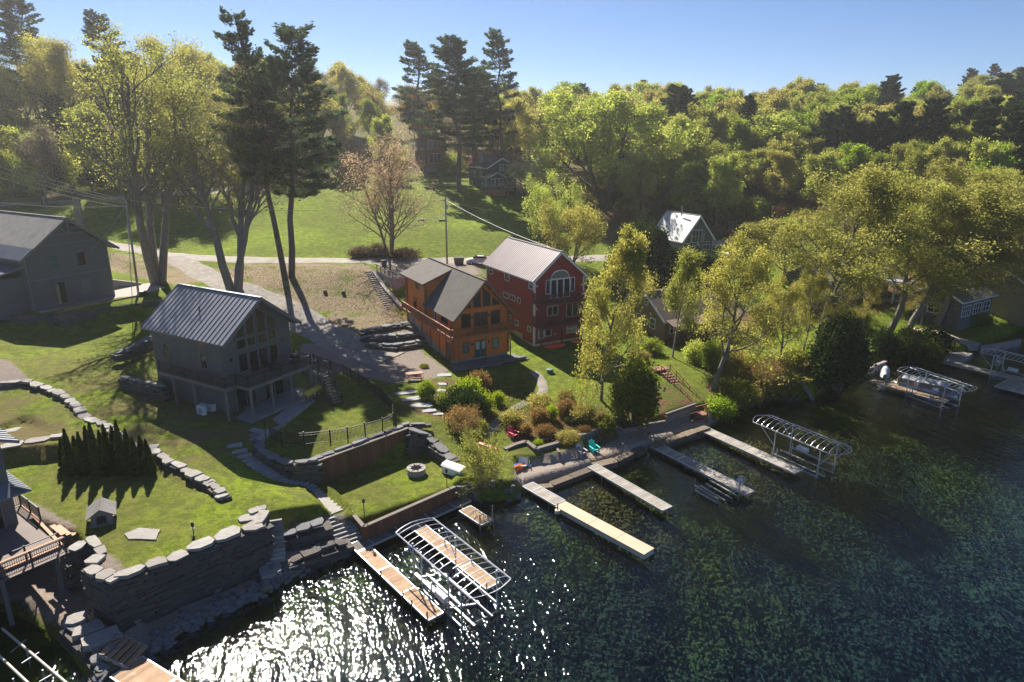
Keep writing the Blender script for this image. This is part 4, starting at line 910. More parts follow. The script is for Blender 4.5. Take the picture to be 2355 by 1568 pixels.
mb = MB(); roof_slab(mb, -1.5, 3.75, 1.15, 5.03, -3.6, .0, .14); roof_slab(mb, 3.8, 3.75, 1.15, 5.03, -3.6, .0, .14); mb.build('sunroom_roof', M['shingle_brown'], h)
mb = MB(); mb.beam((-1.5, -3.63, 3.8), (1.15, -3.63, 5.08), .06, .18); mb.beam((3.8, -3.63, 3.8), (1.15, -3.63, 5.08), .062, .182); mb.build('sunroom_fascia', M['white_paint'], h)
for u in (-.4, .75, 1.9): window(h, 'front', -3.2, u, 1.9, .75, 1.7)
for y in (-2.8, -1.5): window(h, 'left', -1.1, y, 1.9, .9, 1.6)
window(h, 'front', 0, 3.4, 5.4, .9, 1.5, 1, 2, glass='glass_pale'); window(h, 'front', 0, 4.9, 2.0, 1.5, 1.6, 2, 1); window(h, 'left', 0, 3.0, .9, .9, 1.2); window(h, 'left', 0, 8.0, 3.6, 1.0, 1.4); window(h, 'left', 0, 4, 3.8, .9, 1.3); window(h, 'left', 0, 10.2, 1.0, .9, 1.3)
mb = MB(); boards(mb, 3.42, 11.0, -4.0, -.01, 1.3, 'x', .3); mb.build('deck', M['rust_rail'], h); railing(h, [(3.45, -3.95, 1.3), (11, -3.95, 1.3), (11, 0, 1.3)], 'rust_rail', .95, .25, 2.2, .05)
for x in (4, 6.5, 9, 10.9): mb = MB(); mb.box(x - .1, x + .1, -3.9, -3.7, -4.5, 1.25); mb.build('post', M['dark_wood'], h)
mb = MB(); mb.tube([(7.2, -.03, 2.7), (7.2, -.08, 2.7)], .3, 12); mb.build('round_plaque', M['white_paint'], h)

p = T(971, 396); h = empty("barn_red_house", tuple(p), R(20), "reddish brown gambrel-roofed house half hidden behind the pines", "house")
mb = MB(); wallprism(mb, 0, 9, [(0, -2), (7.2, -2), (7.2, 6.3), (6.4, 9.2), (3.6, 10.8), (.8, 9.2), (0, 6.3)]); mb.build('wall', M['barn_red'], h)
mb = MB()
for a, b in (((-.3, 5.9), (.7, 9.3)), ((.7, 9.3), (3.6, 10.95)), ((7.5, 5.9), (6.5, 9.3)), ((6.5, 9.3), (3.6, 10.95))): roof_slab(mb, a[0], a[1], b[0], b[1], -.5, 9.5, .16)
mb.build('roof', M['shingle_brown'], h)
window(h, 'front', 0, 1.9, 6.6, 3.0, 2.3, 2, 1); window(h, 'front', 0, 2.2, 2.6, 3.8, 2.6, 3, 1); window(h, 'left', 0, 3, 3.0, 1, 1.3); mb = MB(); pbar(mb, 'front', 0, 0, 7.2, -.5, 1.3, 0, .1); mb.build('base_band', M['concrete'], h)

h = empty("blue_house", (33.28, 132.93, 8.0), R(28), "slate blue house with silvery metal roof and white framed gable windows", "house")
gable_walls(h, 7.6, 9.2, 2.3, 6.7, 'blue_siding', base=-4)
gable_roof(h, 7.6, 9.2, 2.3, 6.7, 'silver_roof', oh=.4, of=.4, ob=.4, seam=.5)
window(h, 'front', 0, 2.35, 1.75, 2.4, 2.3, 3, 2); polywin(h, [(5.4, 1.7), (7.0, 1.7), (5.4, 3.25)]); polywin(h, [(.6, 1.7), (2.0, 1.7), (2.0, 3.25)])
window(h, 'front', 0, 2.5, -1.0, 1.7, 2.0, 2, 1); window(h, 'front', 0, 5.35, -1.0, 1.6, 2.0, 2, 2); window(h, 'front', 0, .5, -1.0, 1.5, 2.0, 2, 1)
mb = MB(); mb.box(7.6, 11.5, -2.5, 2, -1.7, -1.5); mb.box(3.5, 7.6, -2.5, -.01, -1.7, -1.5); mb.build('deck', M['plank_grey'], h)
railing(h, [(4.5, -2.5, -1.5), (11.5, -2.5, -1.5), (11.5, 2, -1.5)], 'white_paint', 1.0, .2, 1.9, .05)
mb = MB(); mb.tube([(3.0, 4.2, 6.5), (3.0, 4.2, 8.4)], .13, 8); mb.build('flue', M['galv'], h)

o_ = Vector((20.52, 88.5, 3.2)) + Vector((-math.sin(R(28)), math.cos(R(28)), 0)) * 8.0
h = empty("brown_house", tuple(o_), R(28 - 90), "brown sided house with brown shingle roof and a row of white windows among trees", "house")
gable_walls(h, 8.0, 13.2, 3.1, 5.9, 'brown_siding', base=-3.5)
gable_roof(h, 8.0, 13.2, 3.1, 5.9, 'shingle_brown', oh=.5, of=.4, ob=.4)
window(h, 'front', 0, 2.1, 1.3, 1.0, 1.3, 1, 2); window(h, 'front', 0, 5.05, 1.3, 1.0, 1.3, 1, 2); window(h, 'front', 0, 3.6, 4.3, .7, .8, 1, 2)
mb = MB(); mb.box(8.0, 8.9, 6.8, 12.9, -3.5, 2.9); mb.build('bay', M['tan_siding'], h)
for i in range(3): window(h, 'right', 8.9, 7.1 + i * 1.9, 1.2, 1.6, 1.45, 3, 2)
window(h, 'right', 8.9, 7.3, -1.5, 1.3, 1.2, 2, 2); window(h, 'right', 8.0, 5.2, -1.5, 1.0, 1.2, 2, 2); window(h, 'right', 8.0, 1.0, 1.0, 1.2, 1.4, 2, 2); window(h, 'right', 8.0, 5.0, .4, 1.1, 2.0, 1, 1, name='door')
for y in (.3, 2.6, 4.6): mb = MB(); mb.box(9.6, 9.75, y, y + .14, -3.4, 2.5); mb.build('post', M['brown_siding'], h)
mb = MB(); boards(mb, 8.05, 9.8, .1, 6.7, .3, 'y'); mb.build('porch', M['dark_wood'], h); railing(h, [(9.75, .2, .3), (9.75, 6.6, .3)], 'dark_wood', .95, .2)
mb = MB(); roof_slab(mb, 8.4, 2.95, 10.1, 2.45, -.2, 13.2, .12); mb.build('porch_roof', M['shingle_brown'], h)

def simple_house(name, px, z, rz, w_, d_, he, hr, wall, roof, label, wins=(), trim='white_paint', base=-3, oh=.5, roofalong='y'):
    p = P(px[0], px[1], z); h = empty(name, tuple(p), R(rz), label, 'house'); gable_walls(h, w_, d_, he, hr, wall, base=base); gable_roof(h, w_, d_, he, hr, roof, oh=oh, of=.5, ob=.5, trim=trim)
    for wv in wins: window(h, *wv)
    return h
h = simple_house('pale_roof_house', (1800, 670), 4.2, -62, 9, 15, 3.0, 5.2, 'slate_trim', 'pale_roof', "low grey house with pale lavender roof behind the lakeside maples", [('right', 9, 3, .8, 1.4, 1.3, 2, 1), ('right', 9, 7, .8, 2.2, 1.3, 3, 1), ('right', 9, 11.5, .2, 2, 2.0, 2, 1), ('front', 0, 3.5, .8, 1.4, 1.3, 2, 1)])
mb = MB(); mb.box(9.02, 13.0, 10.5, 15.5, -.4, -.2, M['plank_grey']); mb.box(9.02, 13.2, 10.3, 15.7, 2.6, 2.75, M['pale_roof'])
for x, y in ((12.9, 10.6), (12.9, 13.0), (12.9, 15.4)): mb.box(x - .1, x + .1, y - .1, y + .1, -3, 2.6, M['white_paint'])
mb.build('porch', None, h); railing(h, [(9.1, 10.6, -.2), (12.9, 10.6, -.2), (12.9, 15.4, -.2)], 'blue_siding', .95, .3)
mb = MB(); mb.box(6, 6.9, 10, 11, 4.2, 4.75); mb.build('skylight', M['white_paint'], h)
simple_house('white_trim_cottage', (2095, 712), 3.6, -58, 7, 9.5, 2.8, 4.6, 'slate_siding', 'shingle_grey', "dark cottage with rows of white windows behind the leaning trunks", [('right', 7, .6, .3, 2.4, 1.5, 4, 2), ('right', 7, 4.0, .3, 2.2, 1.5, 3, 2), ('right', 7, 7.0, .3, 1.8, 1.5, 2, 2), ('front', 0, 2.4, .3, 1.8, 1.4, 2, 2)])
simple_house('tan_cottage', (2262, 690), 4.2, -60, 7, 9, 2.9, 4.8, 'tan_siding', 'shingle_brown', "shaded tan cottage at the far right under the trees", [('right', 7, 1, .4, 1.6, 1.3, 2, 2), ('right', 7, 4.5, .4, 2.4, 1.3, 3, 2)])

# ============================================================ HOUSE AND DECK IN THE LOWER LEFT CORNER
DZ = 4.15
hc = P(43, 1203, DZ); rot = math.atan2(P(137, 1242, DZ).y - hc.y, P(137, 1242, DZ).x - hc.x)
e0 = P(0, 1312, DZ); e1 = P(172, 1240, DZ); ea = math.atan2(e1.y - e0.y, e1.x - e0.x)
h = empty('corner_house', (hc.x, hc.y, DZ), ea + R(0), "grey house corner with dark blue metal skirt roof at the left edge", 'house')
mb = MB(); mb.box(-9, 0, 0, 8, -4.5, 6.2); mb.build('wall', M['slate_siding'], h)
mb = MB(); roof_slab(mb, .9, 2.4, -.0, 3.1, -.9, 8.5, .1); mb.add([(.9, -.9, 2.4), (.0, 0, 3.1), (-9, 0, 3.1), (-9, -.9, 2.4), (.9, -.9, 2.5), (0, 0, 3.2), (-9, 0, 3.2), (-9, -.9, 2.5)], [(3, 2, 1, 0), (4, 5, 6, 7), (0, 4, 7, 3), (0, 1, 5, 4)])
for i in range(14): mb.beam((.86, -.6 + i * .62, 2.56), (.04, -.6 + i * .62, 3.2), .05, .06)
mb.build('skirt_roof', M['metal_roof_blue'], h)
mb = MB(); roof_slab(mb, .9, 5.9, -4.5, 8.4, -.6, 8.6, .16, .6); roof_slab(mb, -9.9, 5.9, -4.5, 8.4, -.6, 8.6, .16, .6); mb.build('roof', M['metal_roof_blue'], h)
window(h, 'front', 0, -3.2, .1, 2.4, 2.1, 2, 1, frame='slate_trim', name='sliding_door'); window(h, 'front', 0, -7.2, .8, 1.6, 1.3, frame='slate_trim'); window(h, 'right', 0, 2.5, 1.2, .8, .9, frame='orange_wrap', glass='orange_wrap')
L = (e1 - e0).length
dk = empty('composite_deck', (e0.x, e0.y, DZ), ea, "large brown composite deck with black railings at the lower left", 'deck')
M['composite2'] = M['composite']
nv_ = Vector((-math.sin(ea), math.cos(ea), 0)); depth = (hc - e0).dot(nv_)
mb = MB(); boards(mb, -12, L - .9, 0, depth, 0, 'x', .15, .012); boards(mb, -.2 + (hc - e0).dot(Vector((math.cos(ea), math.sin(ea), 0))), L - .3, depth, depth + 2.8, 0, 'x', .15, .012); mb.build('deck_boards', M['composite'], dk)
mb = MB(); mb.beam((-12, -.05, -.02), (L - .9, -.05, -.02), .2, .06); mb.beam((L - .8, 0, -.02), (L - .3, depth + 2.8, -.02), .2, .06); mb.build('border', M['copper_trim'], dk)
mb = MB(); mb.beam((-12, -.1, -.25), (L - .9, -.1, -.25), .12, .4); mb.beam((L - .75, 0, -.25), (L - .3, depth + 2.8, -.25), .12, .4)
for y in np.arange(.5, depth, .8): mb.beam((-12, y, -.2), (L - 1, y, -.2), .06, .25)
mb.build('deck_frame', M['slate_trim'], dk)
railing(dk, [(-12, -.95, -.15), (L - .9, -.95, -.15)], 'black_metal', 1.05, .12, 2.0, .022); railing(dk, [(-12, -.05, 0), (L - .9, -.05, 0)], 'black_metal', .95, 9, 2.0, .022)
mb = MB(); mb.beam((-12, -.95, 1.02), (L - .9, -.95, 1.02), .16, .05); mb.build('cap_rail', M['copper_trim'], dk)
mb = MB(); boards(mb, -12, L - .9, -1.05, -.12, -.16, 'x', .15, .02); mb.build('drink_ledge', M['composite'], dk)
railing(dk, [(.3 + (hc - e0).dot(Vector((math.cos(ea), math.sin(ea), 0))), depth + 2.7, 0), (L - .4, depth + 2.7, 0), (L - .4, depth * .5 + 1.8, 0)], 'black_metal', 1.0, .12, 1.6, .022)
for i in range(3): mb = MB(); mb.box(L - .25 + i * .32, L + .07 + i * .32, depth * .3, depth * .3 + 1.9, -.22 - i * .18, -.16 - i * .18); mb.build('tread', M['copper_trim'], dk)
for x in (-8, -4, 0, L - 1.2): mb = MB(); mb.box(x - .12, x + .12, .2, .44, -4.2, -.3); mb.build('post', M['slate_trim'], dk)
# ============================================================ STONE WALLS AND STEPS
def W3(l, z): return [tuple(P(a, b, z)) if len((a, b)) == 2 else None for a, b in l]
def P3(l): return [tuple(P(a, b, z)) for a, b, z in l]
stone_wall('stone_retaining_wall', P3([(262,1332,3.85),(330,1310,3.85),(420,1272,3.85),(500,1245,3.85),(596,1207,3.85)]), "high stacked stone wall with pale capstones between the lower left lawn and the lake", zb=-.3, thick=.9, course=.2, capw=1.15, slen=(.4, 1.7))
stone_wall('stone_retaining_wall', P3([(206,1308,3.85),(262,1336,3.85)]), "short return of the high stone wall facing the boathouse steps", zb=.2, thick=.8, capw=1.2)
stone_wall('stone_retaining_wall', P3([(598,1208,3.85),(604,1185,3.85),(598,1170,3.85)]), "end return of the high stone wall beside the narrow shore steps", zb=.6, thick=.8, capw=.9)
stone_wall('stone_retaining_wall', P3([(205,1300,3.85),(235,1268,3.85),(208,1240,3.85),(165,1262,3.7)]), "dark stone wall beside the deck at the lower left lawn steps", zb=[.5, .5, .5, .5], thick=.7)
stone_wall('stone_retaining_wall', P3([(0,882,6.6),(60,878,6.5),(110,893,6.3),(150,915,5.9),(175,935,5.6),(200,965,5.1),(240,980,5.0),(272,1000,4.9),(300,1022,4.8),(350,1030,4.7),(385,1060,4.5),(430,1082,4.3),(470,1105,4.2)]), "long curving stone wall stepping down behind the row of arborvitae", zb=[5.0, 5.0, 5.0, 4.9, 4.4, 4.0, 3.7, 3.7, 3.7, 3.6, 3.6, 3.6, 3.6], thick=.8, capw=1.0)
stone_wall('stone_retaining_wall', P3([(470,1104,4.2),(492,1118,4.0),(515,1142,3.85)]), "low tail of the curving stone wall ending on the lawn", zb=3.4, thick=.9, capw=.9, capl=(.7, 1.1))
stone_wall('stone_retaining_wall', P3([(0,1030,5.0),(60,1018,5.0),(142,1006,5.0)]), "pale capped stone wall left of the arborvitae row", zb=3.6, thick=.8, capw=1.2)
stone_wall('stone_retaining_wall', P3([(-60,720,8.0),(60,724,8.0),(130,722,8.0),(200,713,8.0),(290,700,8.0),(372,690,8.05)]), "dark stone wall holding up the pad of the grey barn house", zb=[5.8, 5.8, 5.8, 5.8, 6.2, 6.8], thick=.8, cap=False, slen=(.7, 2.2))
stone_wall('stone_retaining_wall', P3([(268,815,7.0),(300,800,7.3),(345,778,7.5)]), "stacked slate wall rising behind the small patio of the grey cabin", zb=6.2, thick=1.0, capw=1.1, capmat='stone_dark')
stone_wall('stone_retaining_wall', P3([(283,868,6.35),(330,882,6.35),(378,888,6.35)]), "curved stone wall holding the small patio left of the grey cabin", zb=4.2, thick=.8, capw=.7, capmat='stone_dark')
# wooden board walls round the fire pit lawn
def board_wall(name, pts, zb, zt, label, mat='fence_wood', cap='timber_grey', bw=.16, th=.07, capw=.32):
    r = empty(name, tuple(pts[0]), 0, label, 'board wall'); o0 = Vector(pts[0]); mb = MB(); cb = MB()
    for a, b in zip(pts[:-1], pts[1:]):
        a = Vector(a); b = Vector(b); d = (b - a); L = d.length; an = math.atan2(d.y, d.x); n = int(L / bw)
        for i in range(n):
            q = a + d * ((i + .5) / n); mb.obox(Vector((q.x, q.y, (zb + zt) / 2 + rnd(-.01, .01))) - o0, L / n - .012, th + rnd(-.008, .012), zt - zb, an)
        cb.beam(Vector((a.x, a.y, zt + .05)) - o0, Vector((b.x, b.y, zt + .05)) - o0, capw, .1)
    mb.build('boards', M[mat], r); cb.build('cap', M[cap], r); return r
board_wall('board_retaining_wall', [P(836, 1212, 1.65), P(1046, 1120, 1.65)], .45, 1.65, "cedar board wall between the fire pit lawn and the lake walkway")
board_wall('board_retaining_wall', [P(814, 1186, 1.65), P(836, 1212, 1.65)], .5, 1.65, "short end of the cedar board wall beside the lower steps")
board_wall('board_retaining_wall', [P(725, 1063, 3.75), P(938, 985, 3.75)], 1.3, 3.75, "tall brown board wall below the fenced yard with stone along its top")
stone_wall('stone_edging', P3([(722,1058,3.8),(800,1030,3.8),(870,1000,3.8),(940,976,3.8),(978,975,3.7)]), "line of dark edging stones along the top of the tall board wall", zb=3.4, thick=.5, capw=.55, capmat='stone_dark')
stone_wall('stone_retaining_wall', P3([(940,990,3.7),(985,1000,3.0),(1010,1030,2.6),(1040,1055,2.2)]), "dark rock wall stepping down beside the tall board wall", zb=[1.3, 1.2, 1.2, 1.2], thick=1.1, capw=1.0, capmat='stone_dark')
stone_wall('stone_retaining_wall', P3([(585,1000,4.0),(600,1040,3.9),(660,1062,3.85),(724,1062,3.8)]), "curved dark stone wall along the long flight of slate steps", zb=[3.2, 2.8, 2.0, 1.5], thick=.9, capw=.8, capmat='stone_dark')
stone_wall('stone_retaining_wall', P3([(745,1200,2.1),(700,1215,2.0),(655,1228,1.9),(620,1240,1.7)]), "tumbled boulder wall between the shore steps and the wide steps", zb=.8, thick=1.3, course=.45, slen=(.9, 1.9), capw=1.0, capl=(.8, 1.6), capmat='stone_dark')
stone_wall('stone_retaining_wall', P3([(795,1245,1.0),(740,1262,1.0),(690,1280,.9),(650,1298,.8),(620,1310,.7)]), "low shore wall of dark boulders below the wide steps", zb=-.4, thick=1.3, course=.4, slen=(.9, 1.9), capw=.9, capmat='stone_wall')
stone_wall('stone_retaining_wall', P3([(1048,1122,1.4),(1075,1118,1.2),(1095,1105,1.0)]), "dark rock corner at the end of the cedar board wall", zb=-.2, thick=1.0, capw=.8, capmat='stone_dark')
for (zx, zy, z, rx, ry, a, lab) in ((30, 962, 5.05, 1.9, .8, .1, "large pale flat stone at the left edge, the upper of two"), (15, 985, 5.0, 2.0, .9, .2, "large pale flat stone at the left edge, the lower of two"),
                            (330, 1226, 3.9, 1.35, .75, -.1, "large tan flat boulder on the lower left lawn"), (623, 1307, .95, .9, .7, .5, "pale square slab at the foot of the narrow shore steps"), (578, 1188, 3.95, 1.0, .5, .2, "pale flat slab at the corner of the high wall"), (585, 1172, 4.05, .5, .4, .9, "small upright pale slab at the corner of the high wall")):
    q = P(zx, zy, z); slab('flat_boulder', irregular(q.x, q.y, rx, ry, a, 9, z), .4, 'stone_cap', lab, 'boulder')
# long slate flight of the grey cabin, upper landing
tag(slab('stone_path', [tuple(P(*q, 4.42)) for q in ((700,905),(722,918),(650,975),(628,962))], .3, 'concrete', None, None), kind='structure')
tag(slab('stone_path', [tuple(P(*q, 4.15)) for q in ((622,968),(648,980),(600,1012),(570,1000))], .3, 'concrete', None, None), kind='structure')
stairs('slate_staircase', P(595, 985, 4.3), P(552, 1018, 3.85), 1.6, 4, 'flagstone', solid=True, label="short wide flight of slate steps above the long curved one", cat='staircase', jit=.08)
q0 = P(540, 1028, 3.8)
r = empty('slate_staircase', tuple(P(720, 1126, 1.7)), 0, "long curved flight of narrow slate steps beside the stone wall", 'staircase'); mb = MB(); n = 17
for i in range(n):
    t = i / (n - 1); x = 540 + (718 - 540) * t; y = 1028 + (1122 - 1028) * (t ** .85 if t > 0 else 0) + 9 * math.sin(t * 3.14); z = 3.85 - 2.05 * t; q = P(x, y, z); z = max(z, gz(q.x, q.y) + .12)
    mb.obox(Vector((q.x, q.y, z - .2)) - Vector(r.location), .52, 1.25, .4, R(-62 + 40 * t) + rnd(-.05, .05), None, .02)
mb.build('step', M['flagstone'], r)
tag(slab('stone_path', [tuple(P(*q, 1.82)) for q in ((712,1124),(738,1118),(792,1170),(762,1182))], .3, 'concrete', None, None), kind='structure')
stairs('block_staircase', P(778, 1178, 1.78), P(808, 1242, .6), 2.2, 7, 'concrete', solid=True, label="wide pale concrete steps down to the lake walkway", cat='staircase')
stairs('shore_staircase', P(626, 1192, 3.4), P(634, 1304, .7), 1.3, 12, 'stone_cap', solid=True, deep=1.3, label="narrow stone steps beside the end of the high wall", cat='staircase', jit=.1)
stairs('lawn_staircase', P(300, 1238, 3.8), P(232, 1290, 2.4), 1.1, 6, 'stone_cap', solid=True, label="pale stone steps cut into the lawn toward the deck", cat='staircase', jit=.1)
stairs('garden_stair', P(155, 930, 5.6), P(190, 975, 4.5), 1.1, 5, 'stone_cap', solid=True, label="pale steps in the curving wall at left of the lawn", cat='staircase', jit=.1)
# lower left: boathouse yard, slabs, steps and dock
for i, (a, b, rx, ry, an) in enumerate(((205, 1442, 1.0, .75, .6), (232, 1462, 1.1, .8, .6), (175, 1420, .8, .6, .4))):
    q = P(a, b, 1.3); slab('flagstone', irregular(q.x, q.y, rx, ry, an, 7, 1.3 + i * .02), 1.0, 'stone_cap', ["pale broad slab at the top of the orange wood steps, the middle of three", "pale broad slab right above the orange wood steps", "pale slab farthest up from the orange wood steps"][i], 'stone slab')
stairs('wood_steps', P(250, 1478, 1.3), P(318, 1512, .5), 1.7, 5, 'plank_warm', label="weathered orange wood steps down to the dock in the lower left corner", cat='steps', railmat='plank_grey')
stone_wall('shore_rock_wall', P3([(160,1440,1.0),(215,1490,.9),(245,1540,.6),(228,1566,.3)]), "dark rubble edge between the slip and the wood steps", zb=-.5, thick=1.2, capmat='stone_dark', capw=.8)
# scattered shore stones, each a thing
sg = "loose rocks along the waterline"
def rock(x, y, z, s, label, grp=sg, mat='stone_dark'):
    mb = MB(); n = 7; rs = []
    vs = []
    for j, (zz, k) in enumerate(((-.45, .75), (-.05, 1.0), (.3, .78), (.48, .4))):
        for i in range(n): t = 2 * math.pi * i / n + j * .3; kk = k * rnd(.8, 1.15); vs.append((kk * s * math.cos(t) * .6, kk * s * math.sin(t) * .45, zz * s * .7 + rnd(-.04, .04) * s))
    fs = [(j * n + i, j * n + (i + 1) % n, (j + 1) * n + (i + 1) % n, (j + 1) * n + i) for j in range(3) for i in range(n)] + [tuple(range(n))[::-1], tuple(range(3 * n, 4 * n))]
    mb.add(vs, fs); o = mb.build('shore_rock', M[mat], None, (x, y, z), rnd(0, 6.28)); return tag(o, label, 'rock', grp)
rk = [rock(0, 0, 0, 1.0, "dark loose rock lying along the waterline below the stone walls") for _ in range(5)]
sites = []
def along(l, n, spread, z=0.0):
    ps = [P(a, b, z) for a, b in l]; tot = len(ps) - 1
    for _ in range(n):
        i = random.randrange(tot); q = ps[i].lerp(ps[i + 1], random.random()); sites.append((q.x + rnd(-spread, spread), q.y + rnd(-spread, spread)))
along([(352,1508),(430,1450),(560,1390),(650,1340),(730,1300),(800,1270)], 150, .6)
along([(352,1508),(430,1440),(560,1375),(640,1330)], 90, 1.0)
along([(1090,1150),(1130,1152),(1190,1146),(1212,1122)], 28, .7)
along([(1640,972),(1700,935),(1760,921),(1870,915)], 30, .6)
along([(228,1566),(262,1552),(300,1498),(350,1508)], 24, .6)
for i, (x, y) in enumerate(sites):
    o = rk[i] if i < 5 else rk[i % 5].copy()
    if i >= 5: C.objects.link(o)
    s = rnd(.25, .7); o.scale = (s, s, s * rnd(.7, 1.1)); o.location = (x, y, gz(x, y) + .08); o.rotation_euler = (rnd(-.3, .3), rnd(-.3, .3), rnd(0, 6.28))

# ============================================================ DOCKS
def dock(name, quad, z, label, mat='plank_grey', rim='alu', th=.16, seams=(), posts=(), bw=.14, float_=False, rimw=.07, posth=.9, plegs=.0, cat='dock', postmat='galv'):
    """quad: four survey positions, near-left, near-right, far-right, far-left in the order of the outline; boards run across the first-to-last direction"""
    q = [P(a, b, z) for a, b in quad]; a0 = (q[0] + q[1]) / 2; a1 = (q[2] + q[3]) / 2; d = a1 - a0; L = d.length; an = math.atan2(d.y, d.x)
    wd = ((q[0] - q[1]).length + (q[2] - q[3]).length) / 2
    dn = Vector((math.cos(an), math.sin(an), 0)); nn = Vector((-dn.y, dn.x, 0)); wd = (abs((q[0] - q[1]).dot(nn)) + abs((q[3] - q[2]).dot(nn))) / 2
    r = empty(name, (a0.x, a0.y, z), an, label, cat); cuts = [0] + [s_ * L for s_ in seams] + [L]; mb = MB(); fb = MB()
    for s0, s1 in zip(cuts[:-1], cuts[1:]):
        if float_: mb.box(s0 + .015, s1 - .015, -wd / 2, wd / 2, -.1, 0)
        else: boards(mb, s0 + .06, s1 - .06, -wd / 2 + rimw * .6, wd / 2 - rimw * .6, 0, 'y', bw, .014)
        if float_: fb.box(s0 + .03, s1 - .03, -wd / 2 + .04, wd / 2 - .04, -.45, -.1)
        else:
            for y in (-1, 1): fb.beam((s0 + .02, y * (wd / 2), -th / 2 + .02), (s1 - .02, y * (wd / 2), -th / 2 + .02), rimw, th)
            for x in (s0 + .03, s1 - .03): fb.beam((x, -wd / 2 + rimw / 2, -th / 2 + .018), (x, wd / 2 - rimw / 2, -th / 2 + .018), rimw, th - .004)
    mb.build('decking', M[mat], r, bevel=.0); fb.build('float' if float_ else 'frame', M[rim], r)
    if plegs:
        n = max(2, round(L / plegs))
        for i in range(n):
            for y in (-1, 1): lb = MB(); x = L * (i + .6) / n; lb.tube([(x, y * (wd / 2 - .08), -2.0 - z), (x, y * (wd / 2 - .08), -.05)], .035, 6); lb.build('leg', M['galv'], r)
    for (px, py, h1) in posts:
        w_ = P(px, py, z) - Vector((a0.x, a0.y, z)); x, y = w_.dot(dn), w_.dot(nn); y = max(-wd / 2 - .1, min(wd / 2 + .1, y))
        pb = MB(); pb.tube([(x, y, -2.5), (x, y, h1)], .05, 7); pb.build('post', M[postmat], r)
    return r, L, wd
t3 = lambda x, y: tl(x, y, 1, 2)
a = lambda x, y: tz(x, y, 1400, 1200); b = lambda x, y: tz(x, y, 2048, 1100)
dock('walkway_dock', [t3(46, 622), t3(103, 672), t3(890, 318), t3(842, 276)], .5, "grey board walkway dock running along the cedar board wall", 'plank_dark', seams=(.14, .36, .62, .85), rim='alu')
dock('wooden_dock', [t3(108, 672), t3(205, 636), t3(708, 1092), t3(600, 1142)], .5, "warm brown plank dock at the left of the covered boat lift, reaching into the lake", 'plank_warm', seams=(.31, .64), posts=[(*t3(232, 862), .55), (*t3(400, 1000), .55), (*t3(475, 1052), .5), (*t3(590, 1150), .75), (*t3(712, 1100), .35)], postmat='black_metal', bw=.13)
dock('wooden_dock', [t3(480, 506), t3(566, 472), t3(1085, 882), t3(1005, 930)], .5, "warm brown plank dock directly beneath the boat lift canopy frame", 'plank_warm', seams=(.36, .68), posts=[(*t3(715, 622), .6), (*t3(897, 740), .5), (*t3(1090, 890), .5), (*t3(1003, 935), .7)], bw=.13)
dock('swim_platform', [t3(815, 388), t3(885, 348), t3(1043, 446), t3(968, 490)], .45, "small leaf-littered wooden platform standing at the end of the walkway", 'plank', posts=[(*t3(1042, 440), 1.2), (*t3(956, 488), 1.0)], postmat='galv')
dock('wooden_dock', [t3(1248, 215), t3(1318, 190), t3(1545, 312), t3(1475, 352)], .48, "pale wooden dock section joining the beach to the tan float", 'plank_grey', seams=(.28,), plegs=3.5)
r_, L_, w_ = dock('floating_dock', [t3(1475, 358), t3(1543, 316), t3(2155, 645), t3(2093, 690)], .5, "long tan plastic floating dock in three sections", 'tan_float', rim='cream', float_=True, seams=(.40, .70))
mb = MB(); mb.tube([(.5, -w_ / 2 - .2, -1.5), (.5, -w_ / 2 - .2, .55)], .05, 7); mb.build('post', M['black_metal'], r_); mb = MB(); mb.tube([(.5, -w_ / 2 - .2, -.35), (.5, -w_ / 2 - .2, -.05)], .22, 10); mb.build('pile_holder', M['cream'], r_)
dock('wooden_dock', [a(1115, 615), a(1188, 586), a(1890, 975), a(1800, 1020)], .55, "grey plank dock next to the tan float, with tree shadow on its outer half", 'plank_grey', seams=(.36, .66), plegs=3.2)
dock('wooden_dock', [a(1692, 425), a(1772, 398), b(660, 1143), b(572, 1178)], .55, "long grey dock with a lighter new-board stretch and a lift wheel near its end", 'plank_grey', seams=(.30, .62, .8), plegs=3.2)
q = [P(*b(100, 895), .57), P(*b(165, 885), .57), P(*b(400, 1030), .57), P(*b(330, 1040), .57)]
dock('wooden_dock', [b(143, 577), b(208, 550), b(1110, 943), b(1030, 984)], .55, "long grey plank dock running out to the canopy boat lift", 'plank_grey', seams=(.25, .5, .75), plegs=3.2)

